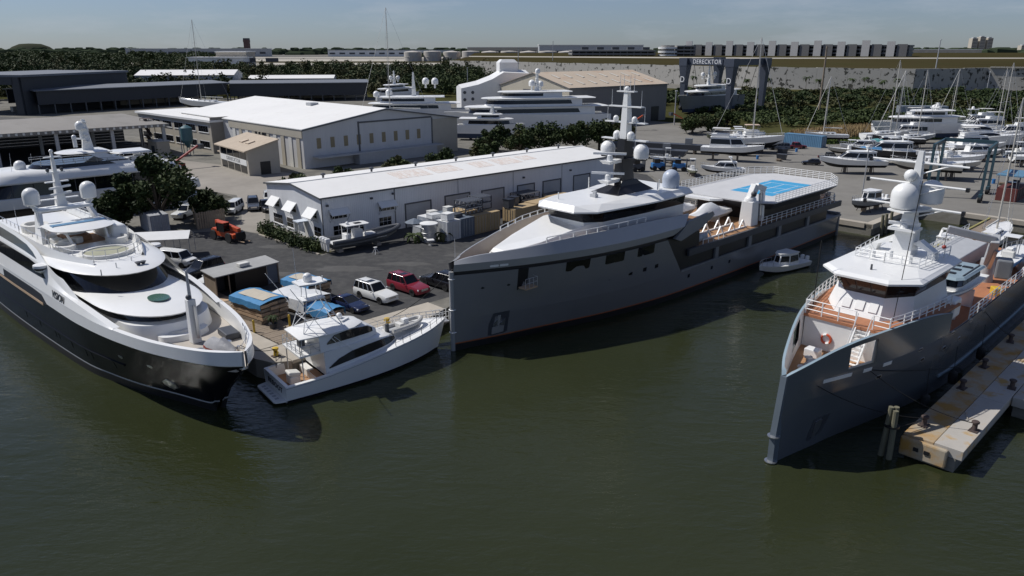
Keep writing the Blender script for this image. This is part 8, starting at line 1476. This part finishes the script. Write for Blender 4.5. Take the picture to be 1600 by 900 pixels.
rope('dark line from the black yacht bow to the quay corner bollard', (-19.6, 49.2, 5.6), W3(-13.9, 6.2, GZ+.7), .3); rope('dark stern line of the sport-fishing yacht to the quay corner bollard', (-19.0, 54.4, 1.5), W3(-13.9, 6.2, GZ+.65), .2)
rope('dark line lying from the grey bow to the quay bollard by the SUV', W3(1.0, .9, 7.3), W3(-3.2, 5.6, GZ+.7), .5)
rope('thin dark cable hanging before the blue-grey vessel port bow', on_blue_(10.5, 2.9, 7.5), on_blue_(11.2, 3.2, 12.5), -.02, ropem, .035); rope('thin dark antenna cable before the blue-grey wheelhouse', on_blue_(11.0, -2.6, 7.6), on_blue_(15.5, -1.6, 17), -.03, ropem, .03)
rope('coil of hose lying loose on the outer pier', W3(15, -37.2, GZ+.08), W3(16.2, -36.7, GZ+.08), -.02, ropew, .03)
def fender(label, loc):
    t = thing('fender', label, 'fender', loc, AX, 'black fenders along the blue-grey vessel'); MB().lathe([(.05, -.6), (.3, -.45), (.34, 0), (.3, .45), (.05, .6)], n=12).build('body', rubber, t); MB().cone((0, 0, .55), (0, .1, 2.6), .025, n=5).build('line', ropem, t); return t
for k, (x, l_) in enumerate(((14, 'black fender nearest the bow between hull and pier'), (20, 'black fender amidships between hull and pier'), (27, 'black fender farther aft between hull and pier'))): fender(l_, on_blue_(x, -4.75-.1*k, 1.3))
t = thing('gangway', 'white railed gangway from the quay to the grey vessel bow', 'gangway', W3(-3.6, 4.0, GZ+.25), AX-R(18)); MB().box(0, 5.2, -.4, .4, 0, .12).build('walkway', alu, t, smooth=0)
for s in (.4, -.4): railing([(0, s, .12), (2.6, s, .12), (5.2, s, .12)], .95, 2, .7, .03).build('rail', white, t)
# ------------------------------------------------------------------ two crew members on the work deck
def person(label, loc, rz, shirt, trousers, hair, bend=0.0):
    """one continuous skinned body, clothes as close shells over it"""
    t = thing('person', label, 'person', loc, rz, 'crew on the blue-grey vessel')
    J = {'pel': (0, 0, .95), 'wai': (.02, 0, 1.1), 'che': (.03+bend*.2, 0, 1.33-bend*.05), 'nek': (.03+bend*.35, 0, 1.5-bend*.12), 'hed': (.06+bend*.45, 0, 1.62-bend*.15), 'top': (.06+bend*.5, 0, 1.76-bend*.18)}
    v = []; e = []; r = []; ix = {}
    def ad(n, p, rad, par=None):
        ix[n] = len(v); v.append(p); r.append(rad)
        if par is not None: e.append((ix[par], ix[n]))
    ad('pel', J['pel'], (.15, .12)); ad('wai', J['wai'], (.14, .11), 'pel'); ad('che', J['che'], (.17, .12), 'wai'); ad('nek', J['nek'], (.06, .06), 'che'); ad('hed', J['hed'], (.1, .095), 'nek'); ad('top', J['top'], (.075, .08), 'hed')
    for s, n in ((1, 'l'), (-1, 'r')):
        ad(n+'hip', (0, s*.1, .9), (.095, .095), 'pel'); ad(n+'kne', (.05*s, s*.12, .5), (.065, .065), n+'hip'); ad(n+'ank', (-.04+.05*s, s*.13, .09), (.042, .042), n+'kne'); ad(n+'toe', (.13+.05*s, s*.14, .04), (.045, .035), n+'ank')
        ad(n+'sho', (J['che'][0], s*.2, J['che'][2]+.08), (.06, .06), 'che'); ad(n+'elb', (J['che'][0]+.06, s*.27, J['che'][2]-.2), (.045, .045), n+'sho'); ad(n+'wri', (J['che'][0]+.24, s*.22, J['che'][2]-.36), (.032, .03), n+'elb')
        w_ = Vector(v[ix[n+'wri']]); ad(n+'pal', tuple(w_+Vector((.07, -s*.01, -.04))), (.036, .02), n+'wri')
        for q, (dx, dy, dz) in enumerate(((.08, .025, -.04), (.09, .008, -.05), (.085, -.01, -.05), (.07, -.026, -.05), (.045, -s*.05, .0))): ad(f'{n}f{q}', tuple(w_+Vector((.07+dx, -s*.01+dy, -.04+dz))), (.009, .009), n+'pal')
    me = bpy.data.meshes.new('body'); me.from_pydata(v, e, []); o = bpy.data.objects.new('body', me); COL.objects.link(o)
    sk = o.modifiers.new('skin', 'SKIN'); me.skin_vertices[0].data[0].use_root = True
    for i, q in enumerate(r): me.skin_vertices[0].data[i].radius = q
    sb = o.modifiers.new('sub', 'SUBSURF'); sb.levels = 2; sb.render_levels = 2
    bpy.context.view_layer.update(); nm = bpy.data.meshes.new_from_object(o.evaluated_get(bpy.context.evaluated_depsgraph_get())); bpy.data.objects.remove(o)
    skin = mat('skin', (.42, .25, .17), .6, var=.08, scale=8)
    for m in (skin, shirt, trousers, black): nm.materials.append(m)
    for p in nm.polygons:
        c = p.center; p.use_smooth = True
        arm = abs(c.y) > .235 or (c.x > J['che'][0]+.12 and c.z < J['che'][2]+.02 and c.z > .8)
        if c.z < .12: p.material_index = 3
        elif c.z < .98 and not (arm and c.z > .8): p.material_index = 2
        elif c.z < J['nek'][2]-.02 and not (arm and c.z < J['che'][2]-.12): p.material_index = 1
    b = bpy.data.objects.new('body', nm); COL.objects.link(b); b.parent = t
    hx, hz = J['hed'][0], J['hed'][2]
    MB().lathe([(.02, .19), (.07, .175), (.105, .11), (.112, .04), (.105, -.02)], (hx-.02, 0, hz-.01), 12).build('hair', hair, t)
    MB().loft([[(hx+.09, -.012, hz+.03), (hx+.09, .012, hz+.03), (hx+.095, .018, hz-.02), (hx+.095, -.018, hz-.02)], [(hx+.105, -.005, hz+.02), (hx+.105, .005, hz+.02), (hx+.122, .012, hz-.02), (hx+.122, -.012, hz-.02)]]).build('nose', skin, t)
    for s in (1, -1): MB().ball((hx+.094, s*.035, hz+.035), .012, 6).build('eye', black, t)
    return t
def on_blue(x, y, z): return (RXo+math.cos(AX)*x-math.sin(AX)*y, RYo+math.sin(AX)*x+math.cos(AX)*y, z)
person('person in white shirt and dark trousers standing on the work deck', on_blue(33.2, -.6, 4.51), R(200), whitem, dgrey, mat('dark_hair', (.02, .015, .01), .7))
person('person in dark clothes bending over beside the wheelhouse aft end', on_blue(29.0, .3, 4.51), R(250), dgrey, black, mat('dark_hair', (.02, .015, .01), .7), .9)
